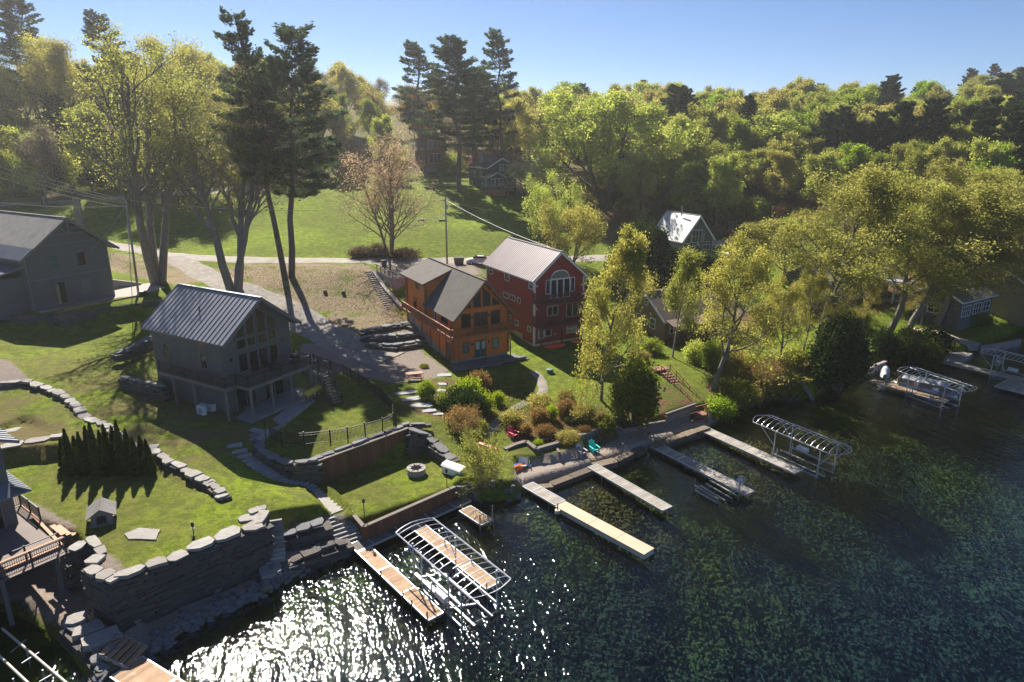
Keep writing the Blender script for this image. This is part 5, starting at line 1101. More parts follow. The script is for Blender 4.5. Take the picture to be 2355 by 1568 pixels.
def motor_box(r, pos, rz=0, mat='white_plastic', dims=(1.1, .45, .4)):
    mb = MB(); mb.obox(pos, *dims, rz); return mb.build('motor_box', M[mat], r, bevel=.04)
def canopy_lift(name, quad, zr, label, rise=.75, hoops=13, legs=None, rail=.055, cr=.024, bow=.9, lift_z=.35, cradle=(.3, .8), motor=True, endn=4, cat='boat lift', post_top=None):
    """quad of the two side rails: near-left, near-right (shore end), far-right, far-left on level zr"""
    q = [P(a_, b_, zr) for a_, b_ in quad]; a0 = (q[0] + q[1]) / 2; a1 = (q[2] + q[3]) / 2; d = a1 - a0; L = d.length; an = math.atan2(d.y, d.x)
    dn = d.normalized(); nn = Vector((-dn.y, dn.x, 0)); wd = (abs((q[0] - q[1]).dot(nn)) + abs((q[3] - q[2]).dot(nn))) / 2
    r = empty(name, (a0.x, a0.y, 0), an, label, cat); mb = MB()
    for y in (-1, 1): mb.tube([(0, y * wd / 2, zr), (L, y * wd / 2, zr)], rail, 6)
    def arch(x, k=9, bowx=0, rs=1.0): return [(x + bowx * math.sin(math.pi * i / k), -wd / 2 + wd * i / k, zr + rise * rs * math.sin(math.pi * i / k) ** .8) for i in range(k + 1)]
    for i in range(hoops): mb.tube(arch(.35 + (L - .7) * i / (hoops - 1)), cr, 5)
    mb.tube(arch(0, bowx=-bow, rs=.15), cr * 1.2, 5); mb.tube(arch(L, bowx=bow, rs=.15), cr * 1.2, 5)
    for f_ in np.linspace(.25, .75, 3):
        y = -wd / 2 + wd * f_; s_ = math.sin(math.pi * f_)
        mb.tube([(L - .35, y, zr + rise * s_ ** .8), (L + bow * s_, y, zr + rise * .15 * s_ ** .8)], cr * .9, 4)
    mb.tube([(.35, 0, zr + rise), (L - .35, 0, zr + rise)], cr * .9, 5); mb.build('canopy_frame', M['alu'], r)
    x0, x1 = cradle[0] * L, cradle[1] * L
    for x in (x0, x1):
        for y in (-1, 1): pb = MB(); pb.tube([(x, y * (wd / 2 - .15), -1.8), (x, y * (wd / 2 - .15), zr)], .06, 6); pb.build('post', M['alu'], r)
    for y in (-1, 1):
        mb = MB(); mb.tube([(x0 - 1.6, y * wd / 2, zr), (x0, y * (wd / 2 - .15), zr * .45)], .035, 5); mb.build('brace', M['alu'], r); mb = MB(); mb.tube([(x1 + 1.2, y * wd / 2, zr), (x1, y * (wd / 2 - .15), zr * .45)], .035, 5); mb.build('brace', M['alu'], r)
    mb = MB()
    for x in (x0, x1): mb.beam((x, -wd / 2 + .15, -.1), (x, wd / 2 - .15, -.1), .12, .16)
    mb.beam((x0, wd / 2 - .15, .55), (x1, wd / 2 - .15, .55), .1, .2); mb.beam((x0, -wd / 2 + .15, .1), (x1, -wd / 2 + .15, .1), .1, .16)
    for y in (-.5, .5): mb.beam((x0 - .6, y * wd * .45, .12), (x1 + .4, y * wd * .45, .12), .16, .1)
    mb.build('cradle', M['galv'], r)
    for y in (-.5, .5, ): mb = MB(); mb.tube([(x0 + .3, y * wd * .8, -.1), (x0 + .3, y * wd * .8, 1.1)], .035, 5); mb.build('guide_post', M['white_plastic'], r)
    if motor: motor_box(r, (x0 * .8 + x1 * .2 + .5, wd / 2 - .3, .95))
    return r, L, wd
canopy_lift('boat_lift', [t3(375, 540), t3(632, 434), t3(1158, 850), t3(905, 1000)], 3.1, "big boat lift with shining bare canopy hoops over the left docks", rise=.26, hoops=14, bow=.4, cradle=(.34, .86), motor=False)
# cradle of the left slip with its white motor
r = empty('boat_lift', tuple(P(*t3(505, 900), 0)), 0, "low boat lift cradle with white motor box in the slip beside the left dock", 'boat lift'); o0 = P(*t3(505, 900), 0)
A_ = [P(*t3(*q), .4) - o0 for q in ((510, 825), (735, 1035), (830, 1045), (590, 825))]
mb = MB(); mb.beam(A_[0], A_[1], .22, .22); mb.beam(A_[3], A_[2], .12, .12); mb.beam(A_[0] + Vector((0, 0, -.3)), A_[3] + Vector((.5, .3, -.3)), .12, .14); mb.beam(A_[1] + Vector((0, 0, -.3)), A_[2] + Vector((.9, .6, -.3)), .12, .14); mb.build('cradle', M['alu'], r)
motor_box(r, P(*t3(690, 975), .8) - o0, math.atan2((A_[1] - A_[0]).y, (A_[1] - A_[0]).x), dims=(1.15, .42, .45))
for q, h_ in (((505, 905), 3.4), ((745, 1110), 3.4), ((625, 995), 1.3), ((712, 1100), 1.2)):
    w0 = P(*t3(*q), 0) - o0; mb = MB(); mb.tube([(w0.x, w0.y, -1.6), (w0.x, w0.y, h_)], .055, 6); mb.build('post', M['galv'], r)
mb = MB(); w0 = P(*t3(745, 1110), 0) - o0; mb.add([(w0.x - .3, w0.y - .2, 3.42), (w0.x + .3, w0.y - .2, 3.42), (w0.x + .3, w0.y + .25, 3.6), (w0.x - .3, w0.y + .25, 3.6), (w0.x - .3, w0.y - .2, 3.38), (w0.x + .3, w0.y - .2, 3.38), (w0.x + .3, w0.y + .25, 3.56), (w0.x - .3, w0.y + .25, 3.56)], [(0, 1, 2, 3), (7, 6, 5, 4), (0, 4, 5, 1), (1, 5, 6, 2), (2, 6, 7, 3), (3, 7, 4, 0)]); mb.build('solar_panel', M['glass'], r)
canopy_lift('boat_lift', [b(645, 505), b(822, 453), b(1540, 735), b(1380, 815)], 2.9, "white tubed boat lift with arched canopy frame at the end of the long grey dock", rise=.5, hoops=14, bow=.7, cradle=(.30, .86))
tA = lambda x, y: tl(x, y, 2, 1)
canopy_lift('boat_lift', [tA(1502, 992), tA(1592, 962), tA(2020, 1098), tA(1905, 1140)], 2.7, "canopy boat lift over the moored pontoon boat", rise=.3, hoops=13, bow=.6, cradle=(.2, .8))
canopy_lift('boat_lift', [tA(2070, 862), tA(2150, 842), tA(2560, 930), tA(2480, 970)], 3.0, "canopy boat lift at the right edge with a spoked wheel", rise=.3, hoops=13, bow=.6, cradle=(.2, .8))
def wheel(r, c, nrm_az, rad=.55, mat='white_plastic', hub='white_plastic'):
    u = Vector((-math.sin(nrm_az), math.cos(nrm_az), 0)); mb = MB(); c = Vector(c)
    pt = lambda t, k: c + u * (math.cos(t) * rad * k) + Vector((0, 0, math.sin(t) * rad * k))
    mb.tube([pt(t, 1) for t in np.linspace(0, 6.283, 19)[:-1]], .03, 5, closed=True); mb.tube([pt(t, .62) for t in np.linspace(0, 6.283, 15)[:-1]], .018, 4, closed=True)
    for i in range(6): mb.tube([c, pt(i * math.pi / 3, 1)], .018, 4)
    mb.build('wheel', M[mat], r); mb = MB(); nrm = Vector((math.cos(nrm_az), math.sin(nrm_az), 0)); mb.tube([c - nrm * .12, c + nrm * .12], .17, 8); mb.build('hub', M[hub], r)
# bunks beside the long dock
o0 = P(*b(320, 1215), 0)
r = empty('boat_lift', tuple(o0), 0, "low boat lift with four parallel bunks lying beside the dock wheel", 'boat lift')
for (x0, y0, x1, y1, z) in ((110, 1095, 325, 1218, .45), (112, 1138, 318, 1252, .1), (155, 1092, 395, 1235, .1), (210, 1075, 452, 1212, .3), (250, 1045, 500, 1190, .45)):
    mb = MB(); mb.beam(P(*b(x0, y0), z) - o0, P(*b(x1, y1), z) - o0, .14, .12); mb.build('bunk', M['plank_grey'] if z > .2 else M['galv'], r)
for q in ((108, 1100), (322, 1262), (288, 1045)): w0 = P(*b(*q), 0) - o0; mb = MB(); mb.tube([(w0.x, w0.y, -1.5), (w0.x, w0.y, .8)], .045, 6); mb.build('post', M['galv'], r)
w0 = P(*b(515, 1185), .3) - o0; mb = MB(); mb.tube([(w0.x, w0.y, -1.5), (w0.x, w0.y, 1.7)], .05, 6); mb.build('post', M['galv'], r); wheel(r, (w0.x + .1, w0.y + .25, 1.55), R(-60), .5)
w0 = P(*tA(1615, 1130), .3); r = empty('lift_wheel', (w0.x, w0.y, 0), 0, "white spoked lift wheel standing by the pontoon boat", 'wheel'); wheel(r, (0, 0, 1.5), R(-75), .62); mb = MB(); mb.tube([(0, 0, -1), (0, 0, 1.5)], .05, 6); mb.build('post', M['galv'], r)
w0 = P(*tA(2165, 985), .3); r = empty('lift_wheel', (w0.x, w0.y, 0), 0, "white spoked lift wheel of the far right canopy lift", 'wheel'); wheel(r, (0, 0, 1.5), R(-75), .62); mb = MB(); mb.tube([(0, 0, -1), (0, 0, 1.5)], .05, 6); mb.build('post', M['galv'], r)
dock('wooden_dock', [tA(1290, 1062), tA(1318, 1048), tA(1838, 1188), tA(1812, 1212)], .5, "narrow dark plank dock in front of the pontoon boat", 'plank', seams=(.25, .5, .75), posts=[(*tA(1575, 1150), .6), (*tA(1690, 1190), .6)], postmat='kayak_blue')
dock('wooden_dock', [tA(1420, 1075), tA(1500, 1032), tA(1560, 1045), tA(1490, 1095)], .5, "short square dock section between shore and the pontoon boat", 'plank')
dock('wooden_dock', [tA(1780, 930), tA(1830, 915), tA(2360, 1040), tA(2350, 1062)], .5, "long narrow pale dock running right from the concrete landing", 'plank_grey', seams=(.3, .6))
dock('wooden_dock', [tA(2155, 1095), tA(2240, 1045), tA(2480, 1100), tA(2400, 1160)], .5, "broad grey dock platform at the right edge", 'plank_grey', seams=(.5,))
for i, q in enumerate((1362, 1395)):
    w0 = P(*tA(q, 1100), .5); r = empty('dock_ladder', tuple(w0), R(-60), ["white dock ladder on the narrow dark dock, left one of two", "white dock ladder on the narrow dark dock, right one of two"][i], 'ladder')
    for y in (-.25, .25): mb = MB(); mb.tube([(-.3, y, -.8), (0, y, 0), (.35, y, .95), (.5, y, .9)], .03, 6); mb.build('rail', M['white_plastic'], r)
    for z in (-.5, -.2, .3): mb = MB(); mb.tube([(-.1 + z * .3, -.25, z), (-.1 + z * .3, .25, z)], .025, 5); mb.build('rung', M['white_plastic'], r)
# pontoon boat
p0 = P(*tA(1500, 1078), .3); p1 = P(*tA(1905, 1170), .3); an = math.atan2(p1.y - p0.y, p1.x - p0.x); L = min((p1 - p0).length, 7.5)
r = empty('pontoon_boat', tuple(p0), an, "grey pontoon boat with covered seats and outboard motor under the right canopy", 'boat')
for y in (-.85, .85): mb = MB(); mb.tube([(-.5, y, .35), (0, y, .15), (L - .3, y, .15), (L, y, .25)], [.08, .3, .3, .18], 10); mb.build('pontoon', M['alu'], r, smooth=True)
mb = MB(); mb.box(-.2, L - .3, -1.2, 1.2, .45, .55); mb.build('boat_deck', M['galv'], r)
mb = MB(); mb.box(0, L - .8, -1.22, -1.16, .55, 1.15); mb.box(0, L - .8, 1.16, 1.22, .55, 1.15); mb.box(-.03, .03, -1.16, 1.16, .55, 1.15); mb.box(L - .83, L - .77, -1.16, .4, .55, 1.15); mb.build('side_panel', M['slate_trim'], r)
mb = MB(); mb.add([(.3, -1.0, 1.1), (L - 1, -1.0, 1.1), (L - 1, 0, 1.55), (.3, 0, 1.35), (L - 1, 1.0, 1.1), (.3, 1.0, 1.1)], [(0, 1, 2, 3), (3, 2, 4, 5)]); mb.build('cover', M['canvas'], r)
mb = MB(); mb.box(L - .25, L + .35, -.22, .22, .7, 1.35); mb.build('outboard_motor', M['galv'], r, bevel=.08); mb = MB(); mb.tube([(L + .1, 0, -.5), (L + .1, 0, .8)], .1, 6); mb.build('motor_leg', M['galv'], r)
# ============================================================ BEACH
M['rock_brown'] = pm('rock_brown', (.16, .12, .08), (.25, .19, .13), 1.2, .9, island=(.10, .08, .06), bump=.9, bscale=4, bdist=.08)
stone_wall('beach_sea_wall', P3([(1228,1112,.72),(1262,1108,.74),(1330,1082,.74),(1360,1070,.74)]), "low brown rock sea wall between the tan float and the middle dock", zb=-.6, thick=.8, cap=False, mat='rock_brown', course=.5, slen=(1.2, 2.6))
stone_wall('beach_sea_wall', P3([(1372,1062,.74),(1425,1048,.76),(1470,1026,.74)]), "low brown rock sea wall right of the middle dock", zb=-.6, thick=.9, cap=False, mat='rock_brown', course=.5, slen=(1.2, 2.6))
stone_wall('beach_sea_wall', P3([(1510,1020,.74),(1560,1003,.74),(1612,985,.74)]), "low brown rock sea wall beside the long canopy dock", zb=-.6, thick=.8, cap=False, mat='rock_brown', course=.5, slen=(1.2, 2.6))
blockwall('planter_wall', [P(1160, 1033, 1.75), P(1185, 1022, 1.8), P(1210, 1015, 1.8), P(1232, 1032, 1.8), P(1282, 1018, 1.8), P(1287, 1006, 1.8)], "angular grey block planter wall on the beach with a white chair before it", .6, mat='block_grey', bl=.42, bh=.17, th=.4, capmat='timber_grey')
blockwall('garden_block_wall', [P(1248, 990, 1.9), P(1310, 1003, 1.8), P(1345, 998, 1.9), P(1395, 975, 1.9)], "grey block garden wall behind the two lawn chairs on the beach", .6, mat='block_grey', bl=.42, bh=.17, th=.4, capmat='timber_grey')
def timber_wall(pts, zb, label):
    ps = [Vector(p) for p in pts]; r = empty('timber_retaining_wall', (ps[0].x, ps[0].y, zb), 0, label, 'retaining wall'); o0 = Vector((ps[0].x, ps[0].y, zb)); mb = MB()
    for a_, b_ in zip(ps[:-1], ps[1:]):
        z = zb + .12
        while z < max(a_.z, b_.z): mb.beam(Vector((a_.x, a_.y, z)) - o0, Vector((b_.x, b_.y, z + rnd(-.03, .03))) - o0, .26 + rnd(-.02, .02), .22); z += .235
    mb.build('timbers', M['timber_grey'], r)
timber_wall(P3([(1392,980,1.7),(1430,985,1.6),(1480,978,1.5)]), .6, "weathered timber wall section right of the turquoise chair")
timber_wall(P3([(1400,965,2.2),(1440,955,2.2)]), 1.6, "short upper timber course above the garden wall")
timber_wall(P3([(1478,976,1.5),(1530,965,1.6),(1585,940,1.9)]), .6, "long grey timber wall below the cedar shrub")
timber_wall(P3([(1530,953,2.1),(1600,925,2.3)]), 1.5, "upper grey timber wall below the brown mulch slope")
timber_wall(P3([(1583,942,1.5),(1625,922,1.6)]), .6, "last timber wall section beside the rust brown stair landing")
stairs('beach_stair', P(*a(830, 445), 1.7), P(*a(900, 525), .72), 1.0, 4, 'timber_grey', solid=True, label="four timber steps between the planter and the garden wall", cat='steps')
def sleeper_steps(x, y, z, n, dz, label, rz):
    r = empty('sleeper_steps', tuple(P(x, y, z)), rz, label, 'steps'); mb = MB()
    for i in range(n): mb.box(i * .38, i * .38 + .22, -.55, .55, -.3 + i * dz, i * dz)
    mb.build('step', M['dark_wood'], r)
sleeper_steps(*a(315, 290), 1.75, 3, .1, "three dark sleeper steps left of the red lawn chair", R(20)); sleeper_steps(*a(650, 350), 1.75, 4, .08, "four dark sleeper steps behind the planter wall", R(10))
def adirondack(pos, rz, mat, label, tip=0.0):
    r = empty('adirondack_chair', pos, rz, label, 'lawn chair'); r.rotation_euler = (tip, 0, rz); m = M[mat]
    mb = MB()
    for i in range(6): y = -.35 + i * .115; mb.add([(-.27, y, .40 - i * .03), (.27, y, .40 - i * .03), (.27, y + .1, .375 - i * .03), (-.27, y + .1, .375 - i * .03), (-.27, y, .37 - i * .03), (.27, y, .37 - i * .03), (.27, y + .1, .345 - i * .03), (-.27, y + .1, .345 - i * .03)], [(0, 1, 2, 3), (7, 6, 5, 4), (0, 4, 5, 1), (1, 5, 6, 2), (2, 6, 7, 3), (3, 7, 4, 0)])
    mb.build('seat', m, r); mb = MB()
    for i in range(5):
        x = -.24 + i * .12; top_ = 1.05 - .045 * abs(i - 2) ** 1.6; fx_ = x * 1.12
        mb.add([(x - .05, .28, .24), (x + .05, .28, .24), (fx_ + .055, .28 + (top_ - .24) * .42, top_), (fx_ - .055, .28 + (top_ - .24) * .42, top_), (x - .05, .31, .24), (x + .05, .31, .24), (fx_ + .055, .31 + (top_ - .24) * .42, top_), (fx_ - .055, .31 + (top_ - .24) * .42, top_)], [(3, 2, 1, 0), (4, 5, 6, 7), (0, 1, 5, 4), (1, 2, 6, 5), (2, 3, 7, 6), (3, 0, 4, 7)])
    mb.beam((-.3, .52, .75), (.3, .52, .75), .03, .08); mb.build('backrest', m, r)
    for sx in (-1, 1):
        mb = MB(); mb.box(sx * .36 - .07, sx * .36 + .07, -.42, .38, .58, .61); mb.build('armrest', m, r)
        mb = MB(); mb.box(sx * .32 - .02, sx * .32 + .02, -.40, -.28, 0, .58); mb.build('leg', m, r); mb = MB(); mb.beam((sx * .30, -.38, .34), (sx * .30, .62, .04), .03, .12); mb.beam((sx * .32, .35, .1), (sx * .32, .32, .58), .03, .08); mb.build('leg', m, r)
    return r
M['turquoise'] = pm('turquoise', (.02, .60, .52), (.03, .66, .57), 1, .45); M['chair_grey'] = pm('chair_grey', (.46, .43, .46), (.52, .49, .52), 1, .6); M['chair_red'] = pm('chair_red', (.62, .05, .09), (.70, .07, .11), 1, .5)
q = P(*a(1172, 480), .72); adirondack(q, R(25), 'turquoise', "turquoise adirondack chair on the beach in front of the block garden wall")
q = P(*a(1055, 510), .72); adirondack(q, R(30), 'chair_grey', "pale grey adirondack chair beside the turquoise one")
q = P(*a(432, 345), 1.72); q.z = max(gz(q.x, q.y), 1.5); adirondack(q, R(40), 'chair_red', "red and purple adirondack chair on the gravel above the planter wall")
q = P(*a(528, 570), .95); adirondack(q, R(170), 'white_plastic', "white adirondack chair folded against the planter wall", tip=R(-50))
r = empty('umbrella_base', tuple(P(*a(577, 600), .72)), 0, "small white umbrella base beside the white chair by the planter", 'umbrella base'); mb = MB(); mb.tube([(0, 0, 0), (0, 0, .07), (0, 0, .1)], [.25, .22, .05], 12); mb.build('base', M['white_plastic'], r); mb = MB(); mb.tube([(0, 0, .1), (0, 0, .45)], .03, 6); mb.build('stem', M['white_plastic'], r)
kayak('kayak', P(*a(415, 640), .85), R(50), R(70), 'kayak_blue', "blue kayak lying at the foot of the willow shrub by the beach"); kayak('kayak', P(*a(425, 655), .8), R(52), R(60), 'kayak_orange', "orange kayak beside the blue one under the willow shrub")
q = P(*a(180, 430), 2.2); q.z = gz(q.x, q.y) + .25; kayak('kayak', q, R(-38), R(15), 'kayak_red', "faded red kayak lying in the bushes above the beach")
# ============================================================ STAIRS ON THE RIGHT BANK
s0 = P(*b(-10, 175), 2.9); s1 = P(*b(150, 440), 1.35)
st = stairs('rust_staircase', P(1530, 856, 3.25), P(1606, 940, 1.25), 1.15, 14, 'rust_rail', rails=(-1, 1), label="rust brown wooden staircase with railings down the bank to the beach", cat='staircase')
z0_ = 1.2; pl = P(1607, 951, z0_) - Vector(st.location)
mb = MB(); mb.obox(pl + Vector((0, 0, 0)), 1.7, 1.3, .12, R(28)); mb.obox(pl + Vector((-.3, -1.0, -.35)), 1.4, .4, .1, R(28)); mb.obox(pl + Vector((.2, .0, .95)), 1.75, .1, .08, R(28)); mb.build('landing', M['rust_rail'], st)
for dx, dy in ((-.8, .4), (.7, -.6), (.8, .5), (-.6, -.8)): mb = MB(); mb.box(pl.x + dx - .06, pl.x + dx + .06, pl.y + dy - .06, pl.y + dy + .06, pl.z - .9, pl.z + (1.0 if dx > 0 else 0)); mb.build('post', M['rust_rail'], st)
tp_ = P(1519, 847, 3.3) - Vector(st.location); mb = MB(); mb.obox(tp_, 1.8, 1.2, .1, R(28)); mb.build('landing', M['rust_rail'], st)
stairs('bank_staircase', P(1838, 868, 2.6), P(1868, 914, .1), 1.2, 13, 'timber_grey', solid=True, label="grey timber steps down the right bank to the water beside the dark cedar", cat='staircase')
for i, (zx, zy) in enumerate(((805, 960), (840, 975))):
    q = P(*tA(zx, zy), 2.7); mb = MB(); mb.tube([(0, 0, -.5), (0, 0, 1.1)], .05, 6); o = mb.build('handrail_post', M['pole_wood'], None, tuple(q)); tag(o, ["wooden post at the left of the bank steps top", "wooden post at the right of the bank steps top"][i], 'post')
# right shore: landing, walls, tarp
tag(slab('shore_slab', [tuple(P(*tA(*q), .55)) for q in ((1780, 900), (1850, 850), (2000, 870), (1900, 930))], .8, 'concrete', None, None), kind='structure')
tag(slab('sand_patio', [tuple(P(*tA(*q), 2.3)) for q in ((1540, 740), (1580, 690), (1810, 720), (1790, 745), (1700, 768))], .3, 'sand', None, None), kind='structure')
blockwall('shore_wall', [P(*tA(1660, 775), 2.2), P(*tA(1820, 735), 2.2), P(*tA(1900, 770), 1.9), P(*tA(2050, 800), 1.2)], "pale block wall around the sand patio on the right shore", .2, mat='block_wall', bl=.9, bh=.35, th=.4)
blockwall('shore_wall', [P(*tA(2050, 820), .9), P(*tA(2200, 800), .9), P(*tA(2330, 775), .9)], "low block sea wall at the right end of the shore", -.3, mat='block_wall', bl=.9, bh=.35, th=.4)
blockwall('shore_wall', [P(*tA(1270, 975), .9), P(*tA(1400, 925), .9)], "low pale wall beside the tarp covered boat", -.2, mat='block_wall', bl=.9, bh=.35, th=.4)
q = P(*tA(1400, 985), 1.0); r = empty('covered_jet_ski', (q.x, q.y, .6), R(60), "pale grey tarp draped over a small craft at the shore wall", 'covered craft'); mb = MB(); n = 8
for x, w_, hh in ((-1.3, .25, .2), (-.7, .5, .55), (0, .55, .95), (.7, .5, .7), (1.3, .35, .3)): pass
prof = [(-1.3, .2, .25), (-.8, .5, .6), (0, .55, 1.0), (.7, .5, .75), (1.3, .3, .3)]; vs = []
for x, w_, hh in prof: vs += [(x, w_ * math.cos(t), -.3 + (hh + .3) * math.sin(t) ** .7) for t in np.linspace(0, math.pi, n)]
mb.add(vs, [(i * n + j, i * n + j + 1, (i + 1) * n + j + 1, (i + 1) * n + j) for i in range(4) for j in range(n - 1)] + [tuple(range(n)), tuple(range(4 * n, 5 * n))[::-1]]); mb.build('tarp', M['canvas'], r, smooth=True)
mb = MB(); mb.box(-1.0, 1.0, -.3, .3, -.45, -.25); mb.build('cradle', M['galv'], r)
# ============================================================ FIRE PIT LAWN
q = P(*t3(518, 130), 1.52); r = empty('fire_pit', tuple(q), 0, "round block fire pit on the small lower lawn", 'fire pit')
mb = MB()
for row in range(3):
    for i in range(10): t = 2 * math.pi * (i + .5 * (row % 2)) / 10; mb.obox((.62 * math.cos(t), .62 * math.sin(t), .09 + row * .17), .30, .42, .165, t, None, .01)
mb.build('ring_blocks', M['block_wall'], r); mb = MB()
for i in range(8): t = 2 * math.pi * i / 8; mb.obox((.64 * math.cos(t), .64 * math.sin(t), .55), .36, .55, .07, t)
mb.build('cap', M['stone_cap'], r); mb = MB(); mb.tube([(0, 0, .0), (0, 0, .1)], .48, 14); mb.build('ash', M['rubber'], r)
mb = MB(); mb.tube([(-.3, -.1, .2), (.3, .15, .25)], .05, 6); mb.tube([(-.1, .3, .2), (.15, -.3, .28)], .05, 6); mb.build('charred_logs', M['black_metal'], r)
q0 = P(*t3(705, 118), 1.6); q1 = P(*t3(835, 165), 1.6); q = (q0 + q1) / 2; an = math.atan2(q1.y - q0.y, q1.x - q0.x); r = empty('storage_box', (q.x, q.y + .3, 1.52), an, "white storage bench box with rounded lid at the edge of the fire pit lawn", 'storage box')
Lb = (q1 - q0).length; mb = MB(); mb.box(-Lb / 2, Lb / 2, -.35, .4, 0, .7); mb.build('box', M['white_plastic'], r, bevel=.05); mb = MB(); mb.add([(-Lb / 2 - .03, -.4, .7), (Lb / 2 + .03, -.4, .7), (Lb / 2 + .03, -.2, .84), (-Lb / 2 - .03, -.2, .84), (-Lb / 2 - .03, .42, .92), (Lb / 2 + .03, .42, .92), (-Lb / 2 - .03, .42, .7), (Lb / 2 + .03, .42, .7)], [(0, 1, 2, 3), (3, 2, 5, 4), (4, 5, 7, 6), (0, 3, 4, 6), (1, 7, 5, 2)]); mb.build('lid', M['white_plastic'], r)
def lamp_post(x, y, z, h_, label):
    r = empty('lamp_post', tuple(P(x, y, z)), 0, label, 'lamp'); mb = MB(); mb.tube([(0, 0, -.2), (0, 0, h_)], .035, 6); mb.build('pole', M['black_metal'], r)
    mb = MB(); mb.tube([(0, 0, h_), (0, 0, h_ + .05), (0, 0, h_ + .28), (0, 0, h_ + .4)], [.06, .09, .12, .02], 6); mb.build('lantern', M['black_metal'], r); mb = MB(); mb.box(-.17, .17, -.02, .02, h_ - .1, h_ - .06); mb.build('crossbar', M['black_metal'], r)
lamp_post(*t3(162, 455), 1.55, 1.5, "black lantern post at the corner of the fire pit lawn above the steps"); lamp_post(*t3(728, 218), 1.55, 1.25, "black lantern post by the white storage box")
lamp_post(612, 1010, 4.1, 1.4, "black lantern post beside the slate path of the grey cabin"); lamp_post(*tl(1335, 540, 0, 2), 3.82, .45, "tiny path light standing alone in the lower left lawn")
# doghouse
q = P(*tl(690, 470, 0, 2), 3.85); r = empty('dog_house', (q.x - .1, q.y + .5, 3.8), R(28), "small grey dog house with shingled gable roof on the lower left lawn", 'dog house')
wl = MB(); wl.add([(x, y, z) for y in (-.8, .8) for x, z in ((-.62, 0), (.62, 0), (.62, .75), (0, 1.2), (-.62, .75))], [(0, 1, 2, 3, 4), (9, 8, 7, 6, 5), (0, 5, 6, 1), (0, 4, 9, 5), (1, 6, 7, 2)]); wl.build('wall', M['slate_trim'], r)
mb = MB(); roof_slab(mb, -.9, .62, 0, 1.24, -1.0, 1.0, .06); roof_slab(mb, .9, .62, 0, 1.24, -1.0, 1.0, .06); mb.build('roof', M['shingle_grey'], r)
mb = MB(); mb.add([(-.3, -.815, .12), (.3, -.815, .12), (.3, -.815, .6), (.15, -.815, .72), (-.15, -.815, .72), (-.3, -.815, .6)], [(0, 1, 2, 3, 4, 5)]); mb.build('doorway', M['rubber'], r); mb = MB(); mb.box(-.75, .75, -.95, .95, -.05, .03); mb.build('base', M['pole_wood'], r)
# picnic table
q = P(*tl(505, 1040, 1, 1), 3.5); q.z = gz(q.x, q.y); r = empty('picnic_table', tuple(q), R(15), "brown picnic table at the edge of the gravel by the log cabin", 'picnic table')
def picnic(r, mat):
    mb = MB(); boards(mb, -.95, .95, -.38, .38, .76, 'x', .14, .01); mb.build('table_top', M[mat], r)
    for y in (-.72, .72): mb = MB(); boards(mb, -.95, .95, y - .13, y + .13, .45, 'x', .13, .01); mb.build('bench', M[mat], r)
    for x in (-.7, .7): mb = MB(); mb.beam((x, -.7, 0), (x, -.2, .74), .05, .1); mb.beam((x, .7, 0), (x, .2, .74), .05, .1); mb.beam((x, -.75, .38), (x, .75, .38), .05, .1); mb.build('leg', M[mat], r)
picnic(r, 'deck_orange')
q = T(869, 428); r = empty('picnic_table', tuple(q), R(0), "orange picnic table far up the lawn near the green cottage", 'picnic table'); picnic(r, 'copper_trim')
q = T(1001, 421 - 1); r.location = tuple(q)
# green septic lid
q = P(*tl(1440, 1000, 1, 1), 3.0); q.z = gz(q.x, q.y); r = empty('septic_riser', tuple(q), 0, "round green septic lid standing on the lawn below the red house", 'septic lid'); M['septic'] = pm('septic', (.035, .12, .07), (.05, .15, .09), 2, .6)
mb = MB(); mb.tube([(0, 0, -.2), (0, 0, .38)], .38, 14); mb.build('riser', M['septic'], r); mb = MB(); mb.tube([(0, 0, .38), (0, 0, .46), (0, 0, .5)], [.43, .43, .3], 14); mb.build('lid', M['septic'], r)
for (x, y, lab) in ((748, 674, "small dark stump on the brown bank, nearest the tree shadows"), (790, 676, "small dark stump on the brown bank beside the stair")):
    q = T(x, y); mb = MB(); mb.tube([(0, 0, -.2), (0, 0, .45)], [.34, .28], 9); mb.tube([(0, 0, .45), (0, 0, .47)], .3, 9); o = mb.build('tree_stump', M['bark'], None, tuple(q)); tag(o, lab, 'stump')
# flagstone path of the log cabin
fl = [(715, 1020, 1.0, .55), (700, 1083, .7, .45), (688, 1128, .6, .45), (645, 1165, .55, .35)]
for i, (zx, zy, rx, ry) in enumerate(fl):
    q = T(*tl(zx, zy, 1, 1)); slab('stepping_stone', irregular(q.x, q.y, rx, ry, rnd(-.3, .3), 6, q.z + .08), .15, 'flagstone', "grey stepping stone of the log cabin path, the %s from the cabin" % ['first', 'second', 'third', 'fourth'][i], 'stepping stone', 'stepping stones from the log cabin')
fl = [(460, 1145, 1.5, .6), (490, 1188, 1.3, .65), (550, 1235, 1.35, .65), (610, 1268, .9, .45), (668, 1290, .6, .35)]
for i, (zx, zy, rx, ry) in enumerate(fl):
    q = T(*tl(zx, zy, 1, 1)); slab('flagstone', irregular(q.x, q.y, rx, ry, rnd(.1, .4), 7, q.z + .16 - i * .02), .3, 'flagstone', "broad blue-grey slab of the garden steps, %s from the top" % ['first', 'second', 'third', 'fourth', 'fifth'][i], 'stone slab', 'broad slabs between fence and garden')
